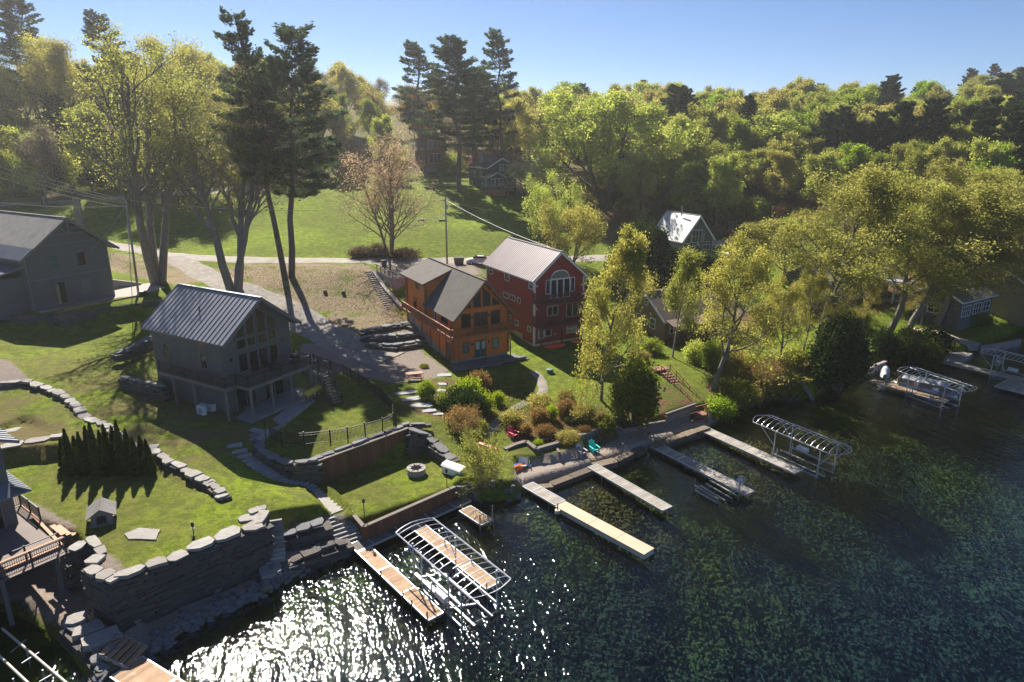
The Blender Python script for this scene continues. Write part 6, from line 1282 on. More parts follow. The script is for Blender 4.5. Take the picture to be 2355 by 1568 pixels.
# log cabin patio, path strips
tag(slab('patio', [tuple(local(c, q)) for q in ((-1.2, -2.6, .05), (8.6, -2.4, .05), (8.3, .1, .05), (-.3, .1, .05))], .3, 'stone_dark', None, None), kind='structure')
stone_wall('patio_edging', [tuple(local(c, q)) for q in ((-1.0, -2.7, .05), (3, -2.9, .05), (8.8, -2.4, .05))], "row of flat slate stones edging the log cabin patio", zb=2.9, thick=.5, capw=.6, capmat='stone_dark')
for lab, l_ in (("tumbled dark slate pile left of the log cabin, upper row", [(830, 762, 4.6), (880, 752, 4.7), (935, 742, 4.9), (965, 755, 4.6)]), ("tumbled dark slate pile left of the log cabin, lower row", [(848, 790, 4.2), (905, 795, 4.1), (965, 785, 4.1)]), ("tumbled dark slate pile left of the log cabin, middle row", [(838, 775, 4.5), (900, 772, 4.6), (972, 765, 4.5)])):
    stone_wall('slate_pile', P3(l_), lab, zb=[z_ - .8 for _, _, z_ in l_], thick=1.5, capw=1.1, course=.22, capmat='stone_dark', cat='stone pile')
rib([tuple(T(*q))[:2] for q in ((1115, 1000), (1160, 955), (1205, 925), (1250, 905), (1245, 870), (1225, 855))], .7, .05, 'garden_path', M['gravel_grey'], .5, .08, 5)
# ============================================================ FENCE OF THE YARD
fence_pts = [T(*q) for q in ((722,838),(790,862),(845,895),(880,922),(903,945))] + [P(*q, 3.78) for q in ((905,978),(880,990),(840,1002),(800,1012),(760,1018),(700,1024),(648,1022),(620,1008))]
r = empty('yard_fence', tuple(fence_pts[0]), 0, "black metal picket fence curving round the grassy yard beside the grey cabin", 'fence'); o0 = fence_pts[0]; pk = MB(); rl = MB()
for a_, b_ in zip(fence_pts[:-1], fence_pts[1:]):
    L = (b_ - a_).length; n = max(1, round(L / 2.0)); za = a_.z; zb_ = b_.z
    rl.beam(a_ - o0 + Vector((0, 0, 1.15)), b_ - o0 + Vector((0, 0, 1.15)), .035, .05); rl.beam(a_ - o0 + Vector((0, 0, .95)), b_ - o0 + Vector((0, 0, .95)), .03, .04); rl.beam(a_ - o0 + Vector((0, 0, .15)), b_ - o0 + Vector((0, 0, .15)), .03, .04)
    k = int(L / .115)
    for i in range(k): p_ = a_.lerp(b_, (i + .5) / k) - o0; pk.beam(p_ + Vector((0, 0, .08)), p_ + Vector((0, 0, 1.2)), .03, .03)
    for i in range(n): p_ = a_.lerp(b_, i / n) - o0; pb = MB(); pb.box(p_.x - .045, p_.x + .045, p_.y - .045, p_.y + .045, p_.z - .3, p_.z + 1.32); pb.build('post', M['black_metal'], r)
pk.build('pickets', M['black_metal'], r); rl.build('rail', M['black_metal'], r)
# ============================================================ UTILITY POLES, WIRES, CAR, BINS
def pole(pb, ztop, label, lean=(0, 0), r0=.17, arm=True):
    r = empty('utility_pole', tuple(pb), 0, label, 'utility pole'); hgt = ztop - pb.z; mb = MB(); mb.tube([(0, 0, -.5), (lean[0] * .5, lean[1] * .5, hgt * .5), (lean[0], lean[1], hgt)], [r0, r0 * .85, r0 * .65], 9); mb.build('shaft', M['pole_wood'], r, smooth=True)
    if arm:
        mb = MB(); mb.beam((lean[0] - .9, lean[1], hgt - .6), (lean[0] + .9, lean[1], hgt - .6), .1, .12); mb.build('crossarm', M['pole_wood'], r); mb = MB(); mb.tube([(lean[0] + .3, lean[1] - .2, hgt - 2.0), (lean[0] + .3, lean[1] - .2, hgt - 1.2)], .17, 9); mb.build('insulator', M['galv'], r)
    return r
pb1 = P(1028, 610, 8.8); yz = lambda py, Y: CZ + Y * (ray(0, py)[2] / ray(0, py)[1])
zt1 = yz(452, pb1.y); pole(pb1, zt1, "tall utility pole behind the log cabin and red house")
pb2 = P(318, 675, 8.05); zt2 = yz(455, pb2.y); pole(pb2, zt2, "leaning utility pole beside the grey barn house pad", lean=(.4, 0), arm=False)
mb = MB(); mb.tube([(-1.0, .1, 0), (.35, .1, zt2 - pb2.z - .3)], .05, 6); o = mb.build('guy_pole', M['galv'], None, (pb2.x + .2, pb2.y - .3, pb2.z)); tag(o, "thin metal conduit strapped alongside the leaning utility pole", 'conduit')
top1 = Vector((pb1.x, pb1.y, zt1 - .5)); top2 = Vector((pb2.x + .4, pb2.y, zt2 - .3))
def wire(a_, b_, sag, label, rad=.022):
    pts_ = [a_.lerp(b_, i / 14) - Vector((0, 0, sag * 4 * (i / 14) * (1 - i / 14))) - a_ for i in range(15)]; mb = MB(); mb.tube(pts_, rad, 4); o = mb.build('power_line', M['galv'], None, tuple(a_)); tag(o, label, 'wire')
def atY(px, py, Y): d_ = ray(px, py); t_ = Y / d_[1]; return Vector((d_[0] * t_, Y, CZ + d_[2] * t_))
wire(top2, top1, 1.6, "power line across the lawn between the two utility poles")
wire(top1, Vector((5.5, 98, 14.5)), .5, "short power line from the tall pole to the red house")
wire(top1, atY(1185, 490, 150), .4, "power line from the tall pole toward the green cottage")
for i, (y_, Y_) in enumerate(((352, 92), (368, 92), (380, 91), (460, 90), (395, 94))): wire(atY(-40, y_, Y_), top2 + Vector((0, 0, -.25 * i)), .5, ["highest", "second highest", "third", "lowest", "fourth"][i] + " power line from the left edge to the leaning utility pole")
wire(top2 + Vector((0, 0, -.6)), Vector(local(empty_h := bpy.data.objects['grey_barn_house'], (8.5, -.2, 7.0))), .3, "service wire from the leaning pole to the grey barn house")
def car(pos, rz, mat, label):
    r = empty('parked_car', pos, rz, label, 'car'); prof = [(-2.3, .35), (-2.28, .8), (-1.9, .98), (-1.35, 1.02), (-.75, 1.4), (.35, 1.45), (1.1, 1.05), (1.9, .93), (2.25, .7), (2.3, .35)]
    mb = MB(); n = len(prof); lay = []
    for y, k in ((-.88, 0), (-.82, 1), (.82, 1), (.88, 0)): lay.append([(x, y * (1 if z < 1.05 else .82), z if k else min(z, .95)) for x, z in prof])
    vs = sum(lay, []); fs = [(i * n + j, i * n + j + 1, (i + 1) * n + j + 1, (i + 1) * n + j) for i in range(3) for j in range(n - 1)] + [tuple(range(n))[::-1], tuple(range(3 * n, 4 * n))]
    mb.add(vs, fs); mb.build('body', M[mat], r, smooth=False, bevel=.04)
    mb = MB(); mb.add([(-1.33, -.68, 1.06), (-.77, -.66, 1.41), (.33, -.66, 1.46), (1.05, -.68, 1.1)], [(0, 1, 2, 3)]); mb.add([(-1.33, .68, 1.06), (-.77, .66, 1.41), (.33, .66, 1.46), (1.05, .68, 1.1)], [(3, 2, 1, 0)]); mb.add([(.38, -.6, 1.47), (.38, .6, 1.47), (1.1, .62, 1.09), (1.1, -.62, 1.09)], [(3, 2, 1, 0)]); mb.add([(-.8, -.6, 1.43), (-.8, .6, 1.43), (-1.35, .62, 1.07), (-1.35, -.62, 1.07)], [(0, 1, 2, 3)])
    for v_ in range(len(mb.v)): x, y, z = mb.v[v_]; mb.v[v_] = (x, y * 1.12 if abs(y) > .65 else y, z + .015)
    mb.build('glass', M['glass'], r)
    for x in (-1.4, 1.4):
        for y in (-.8, .8): wb = MB(); wb.tube([(x, y - .1, .33), (x, y + .1, .33)], .33, 14); wh = wb.build('wheel', M['rubber'], r); hb = MB(); hb.tube([(x, y - .11, .33), (x, y + .11, .33)], .18, 10); hb.build('rim', M['alu'], wh)
    for y in (-.6, .6): mb = MB(); mb.box(2.2, 2.3, y - .2, y + .2, .62, .74); mb.build('headlight', M['white_plastic'], r)
    return r
M['car_white'] = pm('car_white', (.62, .63, .65), None, 1, .25); M['car_dark'] = pm('car_dark', (.05, .055, .065), None, 1, .25)
q = T(1098, 607); car((q.x + .3, q.y, gz(q.x, q.y) + .02), R(185), 'car_white', "white sedan parked on the lane behind the red house")
q = T(1690, 590); car((q.x, q.y, gz(q.x, q.y) + .02), R(200), 'car_dark', "dark car parked beyond the blue house, half hidden by leaves")
def bin_(x, y, rz, dims, label):
    q = T(x, y); r = empty('dumpster', (q.x, q.y, q.z), rz, label, 'bin'); a_, b_, c_ = dims; mb = MB(); mb.add([(-a_ * .43, -b_ * .43, .1), (a_ * .43, -b_ * .43, .1), (a_ * .43, b_ * .43, .1), (-a_ * .43, b_ * .43, .1), (-a_ / 2, -b_ / 2, c_), (a_ / 2, -b_ / 2, c_), (a_ / 2, b_ / 2, c_), (-a_ / 2, b_ / 2, c_)], [(0, 3, 2, 1), (4, 5, 6, 7), (0, 1, 5, 4), (1, 2, 6, 5), (2, 3, 7, 6), (3, 0, 4, 7)]); mb.build('body', M['car_dark'], r)
    mb = MB(); mb.box(-a_ / 2 - .04, a_ / 2 + .04, -b_ / 2 - .04, b_ / 2 + .04, c_, c_ + .07); mb.build('lid', M['black_metal'], r)
    for x_ in (-a_ * .35, a_ * .35): mb = MB(); mb.tube([(x_ - .04, b_ * .4, .1), (x_ + .04, b_ * .4, .1)], .1, 8); mb.build('wheel', M['rubber'], r)
bin_(1055, 608, R(10), (1.7, 1.0, 1.15), "dark dumpster on the pad between the two big houses"); bin_(883, 613, R(20), (.9, .7, 1.05), "dark trash bin at the head of the long stair")
# lawn items
for (x, y, lab) in ((970, 507, "grey flat stone bench on the far lawn, left one"), (1018, 508, "dark flat stone on the far lawn beside the pole")):
    q = T(x, y); mb = MB(); mb.box(-.85, .85, -.4, .4, 0, .3); o = mb.build('lawn_block', M['stone_cap'] if x < 1000 else M['stone_dark'], None, tuple(q), R(5), bevel=.05); tag(o, lab, 'stone bench')
q = T(928, 514); r = empty('tree_swing', tuple(q), 0, "small swing hanging under the pinkish maple on the far lawn", 'swing'); mb = MB(); mb.box(-.4, .4, -.15, .15, .6, .65); mb.build('seat', M['dark_wood'], r)
for x in (-.4, .4): mb = MB(); mb.tube([(x, 0, .6), (x, 0, 3.8)], .02, 4); mb.build('rope', M['pole_wood'], r)
q = T(60, 446); r = empty('street_sign', tuple(q), 0, "green street sign on a post by the shaded road at the left", 'sign'); M['sign_green'] = pm('sign_green', (.02, .14, .09), None, 1, .5)
mb = MB(); mb.tube([(0, 0, 0), (0, 0, 3.4)], .06, 6); mb.build('post', M['galv'], r); mb = MB(); mb.box(-.75, .75, -.03, .03, 3.3, 3.65); mb.build('sign_plate', M['sign_green'], r)
q = T(186, 520); mb = MB(); n = 10; mb.tube([(0, 0, -2), (0, 0, .3), (.05, 0, 3.5), (0, 0, 5.6)], [.95, .85, .72, .68], 11); o = mb.build('cut_trunk', M['bark_grey'], None, (q.x, q.y, q.z)); tag(o, "tall cut off tree trunk standing behind the grey barn house", 'tree trunk')
# boat lift rails at the lower left
r = empty('boat_rail', tuple(P(160, 1500, .6)), 0, "pair of long pale boat rails sloping into the slip at the lower left corner", 'boat rails'); o0 = P(160, 1500, .6)
for (x0, y0, x1, y1, z) in ((5, 1445, 170, 1585, 1.2), (-10, 1500, 80, 1585, 1.2)): mb = MB(); mb.tube([P(x0, y0, z) - o0, P(x1, y1, z) - o0], .07, 8); mb.build('rail', M['cream'], r)
for (x0, y0, x1, y1) in ((25, 1500, 60, 1470), (50, 1525, 90, 1500), (90, 1568, 130, 1545)): mb = MB(); mb.tube([P(x0, y0, 1.1) - o0, P(x1, y1, 1.1) - o0], .04, 6); mb.build('crosspiece', M['galv'], r)
for (x0, y0) in ((98, 1540), (60, 1490), (30, 1560)): w0 = P(x0, y0, 1.1) - o0; mb = MB(); mb.tube([(w0.x, w0.y, -.9), (w0.x, w0.y, w0.z)], .05, 6); mb.build('leg', M['galv'], r)
t2 = lambda x, y: tl(x, y, 0, 2)
dock('wooden_dock', [t2(738, 1512), t2(1000, 1405), t2(1420, 1660), t2(1150, 1800)], .5, "wide warm plank dock at the bottom edge below the orange steps", 'plank_warm', seams=(.6,), rim='alu', bw=.15)
# ============================================================ VEGETATION
L_ = {}
LM = {
 'yellow': leafmat('leaf_yellow', (.33, .32, .09), (.50, .48, .16), (.24, .25, .06)),
 'gold': leafmat('leaf_gold', (.40, .36, .09), (.56, .51, .16), (.30, .29, .07)),
 'ygreen': leafmat('leaf_ygreen', (.33, .35, .08), (.54, .55, .16), (.24, .28, .06)),
 'green': leafmat('leaf_green', (.19, .24, .035), (.34, .38, .06), (.14, .18, .028)),
 'bright': leafmat('leaf_bright', (.22, .31, .03), (.34, .44, .05), (.16, .23, .02)),
 'lime': leafmat('leaf_lime', (.30, .40, .02), (.42, .50, .04), (.2, .3, .02)),
 'tan': leafmat('leaf_tan', (.36, .30, .10), (.48, .41, .15), (.28, .28, .08)),
 'rust': leafmat('leaf_rust', (.26, .15, .07), (.36, .22, .10), (.22, .19, .06)),
 'pink': leafmat('leaf_pink', (.40, .26, .20), (.52, .38, .30), (.34, .25, .19)),
 'blossom': leafmat('leaf_blossom', (.55, .15, .17), (.70, .26, .28), (.40, .12, .13)),
 'cream': leafmat('leaf_cream', (.50, .46, .28), (.62, .58, .40), (.32, .33, .14)),
 'grey': leafmat('leaf_greybud', (.17, .14, .11), (.24, .20, .16), (.14, .13, .10)),
 'pine': leafmat('needle_pine', (.060, .098, .066), (.12, .17, .10), (.075, .11, .055), .42),
 'dry': leafmat('leaf_dry', (.15, .105, .07), (.24, .18, .12), (.12, .10, .06), .3),
 'pine2': leafmat('needle_pine2', (.030, .060, .028), (.062, .100, .042), (.042, .07, .026), .25),
 'cedar': leafmat('needle_cedar', (.025, .055, .015), (.06, .10, .025), (.035, .065, .014), .25),
 'cedar2': leafmat('needle_cedar2', (.12, .16, .03), (.22, .26, .05), (.08, .115, .02), .4),
 'arb': leafmat('needle_arborvitae', (.045, .075, .012), (.09, .125, .02), (.03, .055, .01), .3),
}
def unit(v): return v / (np.linalg.norm(v, axis=-1, keepdims=True) + 1e-9)
def tubes_arrays(paths, k=5):
    V = []; Fc = []; n = 0
    for pts_, rad in paths:
        pts_ = np.asarray(pts_); m = len(pts_); d = unit(np.gradient(pts_, axis=0)); up = np.array([.13, .2, 1.0]) if abs(d[0][2]) < .9 else np.array([1.0, .1, 0])
        u = unit(np.cross(d, up)); v = np.cross(u, d); kk = k if rad[0] > .06 else 3
        t = np.arange(kk) * 2 * np.pi / kk
        ring = pts_[:, None] + (u[:, None] * np.cos(t)[None, :, None] + v[:, None] * np.sin(t)[None, :, None]) * np.asarray(rad)[:, None, None]
        V.append(ring.reshape(-1, 3)); i = np.arange(m - 1)[:, None]; j = np.arange(kk)[None]
        Fc.append(np.stack([n + i * kk + j, n + i * kk + (j + 1) % kk, n + (i + 1) * kk + (j + 1) % kk, n + (i + 1) * kk + j], -1).reshape(-1, 4)); n += m * kk
    return np.concatenate(V), np.concatenate(Fc)
def leaf_arrays(cen, size, rs, flat=0.0, aspect=1.0, axis_=None):
    """one rhombic leaf spray per centre"""
    n = len(cen); nrm = unit(rs.normal(size=(n, 3)) + np.array([0, 0, flat]))
    a_ = unit(np.cross(nrm, rs.normal(size=(n, 3)))) if axis_ is None else unit(axis_ + rs.normal(size=(n, 3)) * .35); b_ = unit(np.cross(nrm, a_))
    s = (size * rs.uniform(.6, 1.35, n))[:, None]
    V = np.stack([cen - a_ * s * aspect, cen - b_ * s * .62, cen + a_ * s * aspect, cen + b_ * s * .62], 1).reshape(-1, 3)
    return V, np.arange(4 * n).reshape(n, 4)
def grow(rs, H=18.0, stems=1, trunk=.3, levels=4, spread=.75, nch=(7, 5, 5), ratio=(.55, .55, .5), r0=.32, up=.25, lean=(0, 0), stemspread=.22, wig=.12, droop=0.0):
    paths = []; tips = []
    def branch(p, d, L, r, lv):
        n = 6 if lv == 0 else 4 if lv < 3 else 3; pts_ = [p]; rad = [r]; q = p.copy(); dd = d.copy()
        for i in range(n):
            dd = unit(dd + rs.normal(size=3) * wig * (1 if lv else .5) + np.array([0, 0, up * (.35 if lv else .1) - droop * (lv > 1)]) * .5); q = q + dd * L / n; pts_.append(q.copy()); rad.append(r * (1 - .72 * (i + 1) / n) if lv else r * (1 - .8 * (i + 1) / n))
        paths.append((np.array(pts_), rad))
        if lv >= levels - 1:
            for t in ((.35, .7, 1.0) if lv >= 2 else (.5, .75, 1)): tips.append(pts_[0] + (pts_[-1] - pts_[0]) * t)
            return
        k = nch[min(lv, len(nch) - 1)]
        for i in range(k):
            t = (trunk + (1 - trunk) * (i + rs.uniform(.1, .9)) / k) if lv == 0 else .25 + .75 * (i + rs.uniform(.2, 1)) / k
            t = min(t, .98); x = t * n; j = int(x); f_ = x - j; base = pts_[j] * (1 - f_) + pts_[min(j + 1, n)] * f_
            dl = unit(pts_[min(j + 1, n)] - pts_[j]); az = rs.uniform(0, 2 * np.pi) if lv else 2.4 * i + rs.uniform(-.4, .4); pv = unit(np.cross(dl, [math.cos(az), math.sin(az), .1])); ang = spread * rs.uniform(.7, 1.25) * (1.15 - .45 * t if lv == 0 else 1)
            nd = unit(dl * math.cos(ang) + pv * math.sin(ang)); Lc = L * ratio[min(lv, len(ratio) - 1)] * rs.uniform(.75, 1.2) * ((1.25 - .75 * t) if lv == 0 else (1.1 - .4 * t))
            branch(base, nd, Lc, max(.012, rad[min(j, n)] * rs.uniform(.5, .65)), lv + 1)
        if lv < levels - 1 and lv > 0: tips.append(pts_[-1])
    for s_ in range(stems):
        az = 2 * np.pi * s_ / max(stems, 1) + rs.uniform(-.5, .5); k = stemspread if stems > 1 else 0
        d0 = unit(np.array([math.cos(az) * k + lean[0], math.sin(az) * k + lean[1], 1.0])); branch(np.array([math.cos(az), math.sin(az), 0]) * (r0 * .7 if stems > 1 else 0) + np.array([0, 0, -.3]), d0, H * rs.uniform(.88, 1.0), r0 * rs.uniform(.8, 1.05), 0)
    return paths, np.array(tips)
def make_decid(seed, H=18, leaf='ygreen', nleaf=9000, lsize=.2, sig=.55, bark='bark', **kw):
    rs = np.random.RandomState(seed); paths, tips = grow(rs, H, **kw); V, Fc = tubes_arrays(paths)
    per = max(1, nleaf // len(tips)); cen = np.repeat(tips, per, 0); cen = cen + rs.normal(size=cen.shape) * sig * np.array([1, 1, .75])
    LV, LF = leaf_arrays(cen, np.full(len(cen), lsize), rs)
    return np_mesh('trunk', V, Fc, M[bark], True), np_mesh('crown', LV, LF, LM[leaf]), tips[:, 2].max() + sig, float(np.percentile(np.hypot(tips[:, 0], tips[:, 1]), 93)) + sig
def make_pine(seed, H=25, leaf='pine', start=.3, R0=4.5, per=1.0, tuft=16, lsize=.36, shape=1.0, gap=.75, open_=.0, nb=5, bark='bark'):
    rs = np.random.RandomState(seed); tr = [np.array([rs.normal() * .08 * i, rs.normal() * .08 * i, H * i / 8]) for i in range(9)]; tr[0][2] = -.5
    paths = [(np.array(tr), [H * .013 * (1 - .9 * i / 8) + .02 for i in range(9)])]; cen = []; ax = []
    z = H * start
    while z < H * .985:
        u = (z / H - start) / (1 - start); Rm = R0 * (min(1, .5 + 2.2 * u) * (1 - u) ** .62 * 1.15 + .1) * shape; k = nb if u < .9 else 4; ph = rs.uniform(0, 6.28)
        for i in range(k):
            if rs.uniform() < open_: continue
            az = ph + 2 * np.pi * i / k + rs.uniform(-.3, .3); L = Rm * rs.uniform(.55, 1.15); rise = rs.uniform(-.08, .22) + .55 * u ** 2
            p0 = np.array([tr[0][0] + (tr[-1][0]) * z / H, tr[-1][1] * z / H, z]); n = 4; bp = [p0 + np.array([math.cos(az), math.sin(az), 0]) * L * s + np.array([0, 0, L * rise * s + L * .12 * s * s]) for s in np.linspace(0, 1, n)]
            paths.append((np.array(bp), [max(.02, .035 * L * .45) * (1 - .8 * s / (n - 1)) for s in range(n)]))
            m = int(tuft * L * per); s = rs.uniform(.25, 1.03, m) ** .8; w2 = (.10 + .26 * np.sin(np.pi * np.clip(s, 0, 1)) ** .7) * L
            lat = rs.uniform(-1, 1, m) * w2; c_ = p0 + np.outer(s * L, [math.cos(az), math.sin(az), 0]) + np.outer(lat, [-math.sin(az), math.cos(az), 0]); c_[:, 2] += L * rise * s + L * .12 * s * s + rs.normal(size=m) * .10 + .10 + rs.uniform(-.05, .2, m)
            cen.append(c_); ax.append(np.tile([math.cos(az), math.sin(az), .45], (m, 1)) + np.outer(np.sign(lat), [-math.sin(az) * .5, math.cos(az) * .5, 0]))
        z += gap * rs.uniform(.75, 1.3) * (1.25 - .55 * u)
    cen = np.concatenate(cen); ax = np.concatenate(ax)
    cen = np.repeat(cen, 4, 0) + rs.normal(size=(len(cen) * 4, 3)) * .12; ax = np.repeat(ax, 4, 0)
    V, Fc = tubes_arrays(paths); LV, LF = leaf_arrays(cen, np.full(len(cen), lsize * .62), rs, flat=.6, aspect=1.5, axis_=ax)
    return np_mesh('trunk', V, Fc, M[bark], True), np_mesh('crown', LV, LF, LM[leaf]), float(H), R0 * shape
def make_bush(seed, leaf='green', n=3500, lsize=.09, rx=1.0, h=1.3, twigs=14, cone=0.0, clump=.22, bark='twig', fill=.5, zlow=.05):
    rs = np.random.RandomState(seed); nc = 46; th = rs.uniform(0, 6.28, nc); ph = np.arccos(rs.uniform(-.15, 1, nc)); rr = rs.uniform(fill, 1, nc) ** .5
    zc = np.cos(ph) * .5 + .5; w_ = (np.sin(ph) * (1 - cone) + cone * (1 - zc) * 1.0); cc = np.stack([np.cos(th) * w_ * rr * rx * .82, np.sin(th) * w_ * rr * rx * .82, (zlow + (zc * (1 - zlow) * rr)) * h * .88], 1)
    idx_ = rs.randint(0, nc, n); cen = cc[idx_] + rs.normal(size=(n, 3)) * clump * np.array([rx, rx, h * .7]); cen[:, 2] = np.abs(cen[:, 2])
    LV, LF = leaf_arrays(cen, np.full(n, lsize), rs); paths = []
    for i in range(twigs):
        t = cc[rs.randint(nc)] * rs.uniform(.9, 1.25); p_ = np.array([[rs.normal() * .06, rs.normal() * .06, -.2], [t[0] * .4, t[1] * .4, t[2] * .5], t]); paths.append((p_, [.03 * rx, .02 * rx, .008 * rx]))
    V, Fc = tubes_arrays(paths); return np_mesh('stem', V, Fc, M[bark], True), np_mesh('foliage', LV, LF, LM[leaf]), float(h), float(rx)
def make_cone(seed, leaf='arb', n=2600, lsize=.07, r_=.42, h=3.0, power=.75, zlow=0.0):
    rs = np.random.RandomState(seed); z = rs.uniform(0, 1, n) ** 1.15; th = rs.uniform(0, 6.28, n); lob = 1 + .16 * np.sin(th * 5 + z * 9 + seed) + .1 * np.sin(th * 3 - z * 17); rad = r_ * (np.clip(1 - z, 0, 1) ** power) * lob * rs.uniform(.72, 1.04, n) * np.clip(.55 + z * 4, 0, 1)
    cen = np.stack([np.cos(th) * rad, np.sin(th) * rad, (zlow + z * (1 - zlow)) * h], 1); ax = np.stack([np.cos(th) * .3, np.sin(th) * .3, np.ones(n)], 1)
    LV, LF = leaf_arrays(cen, np.full(n, lsize), rs, aspect=1.7, axis_=ax); V, Fc = tubes_arrays([(np.array([[0, 0, -.2], [0, 0, h * .5], [0, 0, h * .93]]), [r_ * .16, r_ * .1, .01])])
    return np_mesh('trunk', V, Fc, M['bark'], True), np_mesh('foliage', LV, LF, LM[leaf]), float(h), float(r_)
def plant(name, proto, loc, s, rz, label, cat='tree', group=None, sxy=None, parts=('trunk', 'crown')):
    r = empty(name, loc, rz, label, cat, group); sxy = s if sxy is None else sxy; r.scale = (sxy, sxy, s); link(parts[0], proto[0], r); link(parts[1], proto[1], r); return r
def at_base(bx, by, z=None):
    return P(bx, by, z) if z is not None else T(bx, by)
def height_to(p, ty):
    """height of a thing at p whose top is seen at survey height ty"""
    d = ray(CX, ty); return CZ + p.y * d[2] / d[1] - p.z
def fit(name, proto, bx, by, ty, rpx, label, cat='tree', group=None, rz=None, z=None, parts=('trunk', 'crown'), p=None):
    p = at_base(bx, by, z) if p is None else p; hgt = height_to(p, ty); dist = p.y * cp - (p.z - CZ) * sp; rad = rpx * dist / F
    rz = rnd(0, 6.28) if rz is None else rz; return plant(name, proto, (p.x, p.y, p.z - .05), hgt / proto[2], rz, label, cat, group, sxy=rad / proto[3], parts=parts)

# ---- large trees one by one
D_ = make_decid
big1 = D_(11, 30, 'yellow', 22000, .115, .45, 'bark_grey', stems=3, trunk=.30, levels=4, spread=.55, nch=(12, 8, 6), ratio=(.42, .5, .5), r0=.62, stemspread=.20)
fit('budding_tree', big1, 362, 652, 72, 225, "huge three-stemmed budding tree with yellow-green leaves behind the left cabins", rz=.4)
big2 = D_(12, 26, 'yellow', 19000, .115, .45, 'bark_grey', stems=3, trunk=.28, levels=4, spread=.50, nch=(12, 8, 6), ratio=(.40, .5, .5), r0=.5, stemspread=.15)
fit('budding_tree', big2, 540, 668, 140, 180, "tall yellow-budding tree with forked grey trunk right behind the grey cabin roof", rz=1.1)
big3 = D_(13, 22, 'gold', 26000, .14, .8, 'bark', stems=2, trunk=.35, spread=.5, nch=(8, 6, 5), ratio=(.42, .5, .5), r0=.35)
fit('budding_tree', big3, 450, 425, 72, 125, "tan budding tree rising behind the huge left tree")
pA = make_pine(21, 34, 'pine', .38, 5.0, .7, 26, .26, 1.0, 1.0, .2, 5)
pB = make_pine(22, 32, 'pine', .34, 5.8, .7, 26, .26, 1.0, .95, .16, 5)
pC = make_pine(23, 34, 'pine', .30, 5.6, .7, 26, .28, 1.0, 1.0, .18, 6)
pD = make_pine(24, 34, 'pine', .34, 4.8, .8, 22, .28, 1.0, 1.25, .28, 5)
pE = make_pine(25, 22, 'pine2', .22, 4.8, 1.0, 20, .34, 1.0, .85, .10, 5)
pF = make_pine(26, 20, 'pine2', .15, 4.2, 1.2, 20, .34, 1.0, .8, .05, 6)
PL = ('trunk', 'crown')
r = fit('white_pine', pA, 655, 642, 25, 84, "left one of two tall pines with bare trunks on the brown bank", rz=.1); r.rotation_euler = (0, R(-5.4), .1)
r = fit('white_pine', pB, 670, 638, 52, 112, "right one of two tall pines with bare trunks on the brown bank", rz=.1); r.rotation_euler = (0, R(4.6), .1)
fit('white_pine', pC, 1056, 441, 80, 82, "dense dark pine on the upper lawn beside the green cottage, the left of the pair")
fit('white_pine', pD, 1152, 425, 66, 56, "slimmer open-crowned pine behind the green cottage chimney")
fit('white_pine', pC, 1092, 415, 150, 70, "dark pine filling the gap behind the green cottage")
fit('white_pine', pD, 975, 402, 95, 60, "pine with small pointed tip behind the barn red house")
fit('white_pine', pD, 290, 400, 30, 62, "dark pine top standing above the left budding trees")
fit('white_pine', pC, 98, 316, -20, 62, "dark pine in the upper left corner, top cut by the frame")
mp = D_(31, 14, 'pink', 15000, .085, .42, 'twig', stems=4, trunk=.14, levels=4, spread=.72, nch=(13, 7, 5), ratio=(.42, .5, .5), r0=.2, stemspread=.2)
fit('maple', mp, 897, 590, 280, 105, "pinkish budding maple with many fine stems on the far lawn edge")
by1 = D_(41, 18, 'ygreen', 36000, .17, .55, 'bark', trunk=.16, spread=.85, nch=(9, 6, 6), ratio=(.6, .5, .5), r0=.45, stems=2, stemspread=.25)
fit('spreading_tree', by1, 1385, 478, 200, 165, "very broad yellow-green tree right of the green cottage", rz=.5)
wl_ = D_(42, 12, 'ygreen', 15000, .13, .5, 'twig', trunk=.1, spread=.55, nch=(9, 6, 5), ratio=(.5, .5, .5), r0=.22, stems=4, stemspread=.35)
fit('willow_tree', wl_, 1262, 585, 385, 66, "soft light green rounded tree at the lawn edge above the red house")
gl_ = D_(43, 11, 'gold', 15000, .15, .5, 'twig', trunk=.1, spread=.6, nch=(8, 6, 5), ratio=(.55, .5, .5), r0=.22, stems=4, stemspread=.35)
fit('golden_tree', gl_, 1310, 625, 452, 80, "golden yellow rounded tree right behind the red house roof")
cr_ = D_(44, 9, 'cream', 9000, .14, .5, 'twig', trunk=.1, spread=.7, nch=(8, 6, 5), ratio=(.55, .5, .5), r0=.18, stems=2, stemspread=.3)
fit('blossoming_tree', cr_, 1215, 462, 355, 62, "cream blossoming tree at the right of the green cottage")
fit('spreading_tree', by1, 1560, 470, 260, 100, "yellow-green rounded tree right of the very broad one")
nb = D_(51, 15, 'gold', 24000, .10, .34, 'bark_grey', trunk=.10, spread=.78, nch=(16, 7, 5), ratio=(.33, .5, .5), r0=.24, up=.12)
fit('budding_tree', nb, 1382, 920, 515, 92, "slender golden budding tree standing in front of the red house", rz=2.2)
bi = D_(52, 12, 'ygreen', 14000, .095, .38, 'bark_grey', trunk=.22, spread=.5, nch=(12, 6, 5), ratio=(.36, .5, .5), r0=.15, up=.3)
fit('birch_tree', bi, 1546, 822, 560, 58, "pale green birch in front of the brown house")
mk = D_(53, 17, 'gold', 24000, .105, .36, 'bark_grey', trunk=.2, spread=.8, nch=(12, 7, 6), ratio=(.46, .5, .5), r0=.36, up=.1, wig=.16)
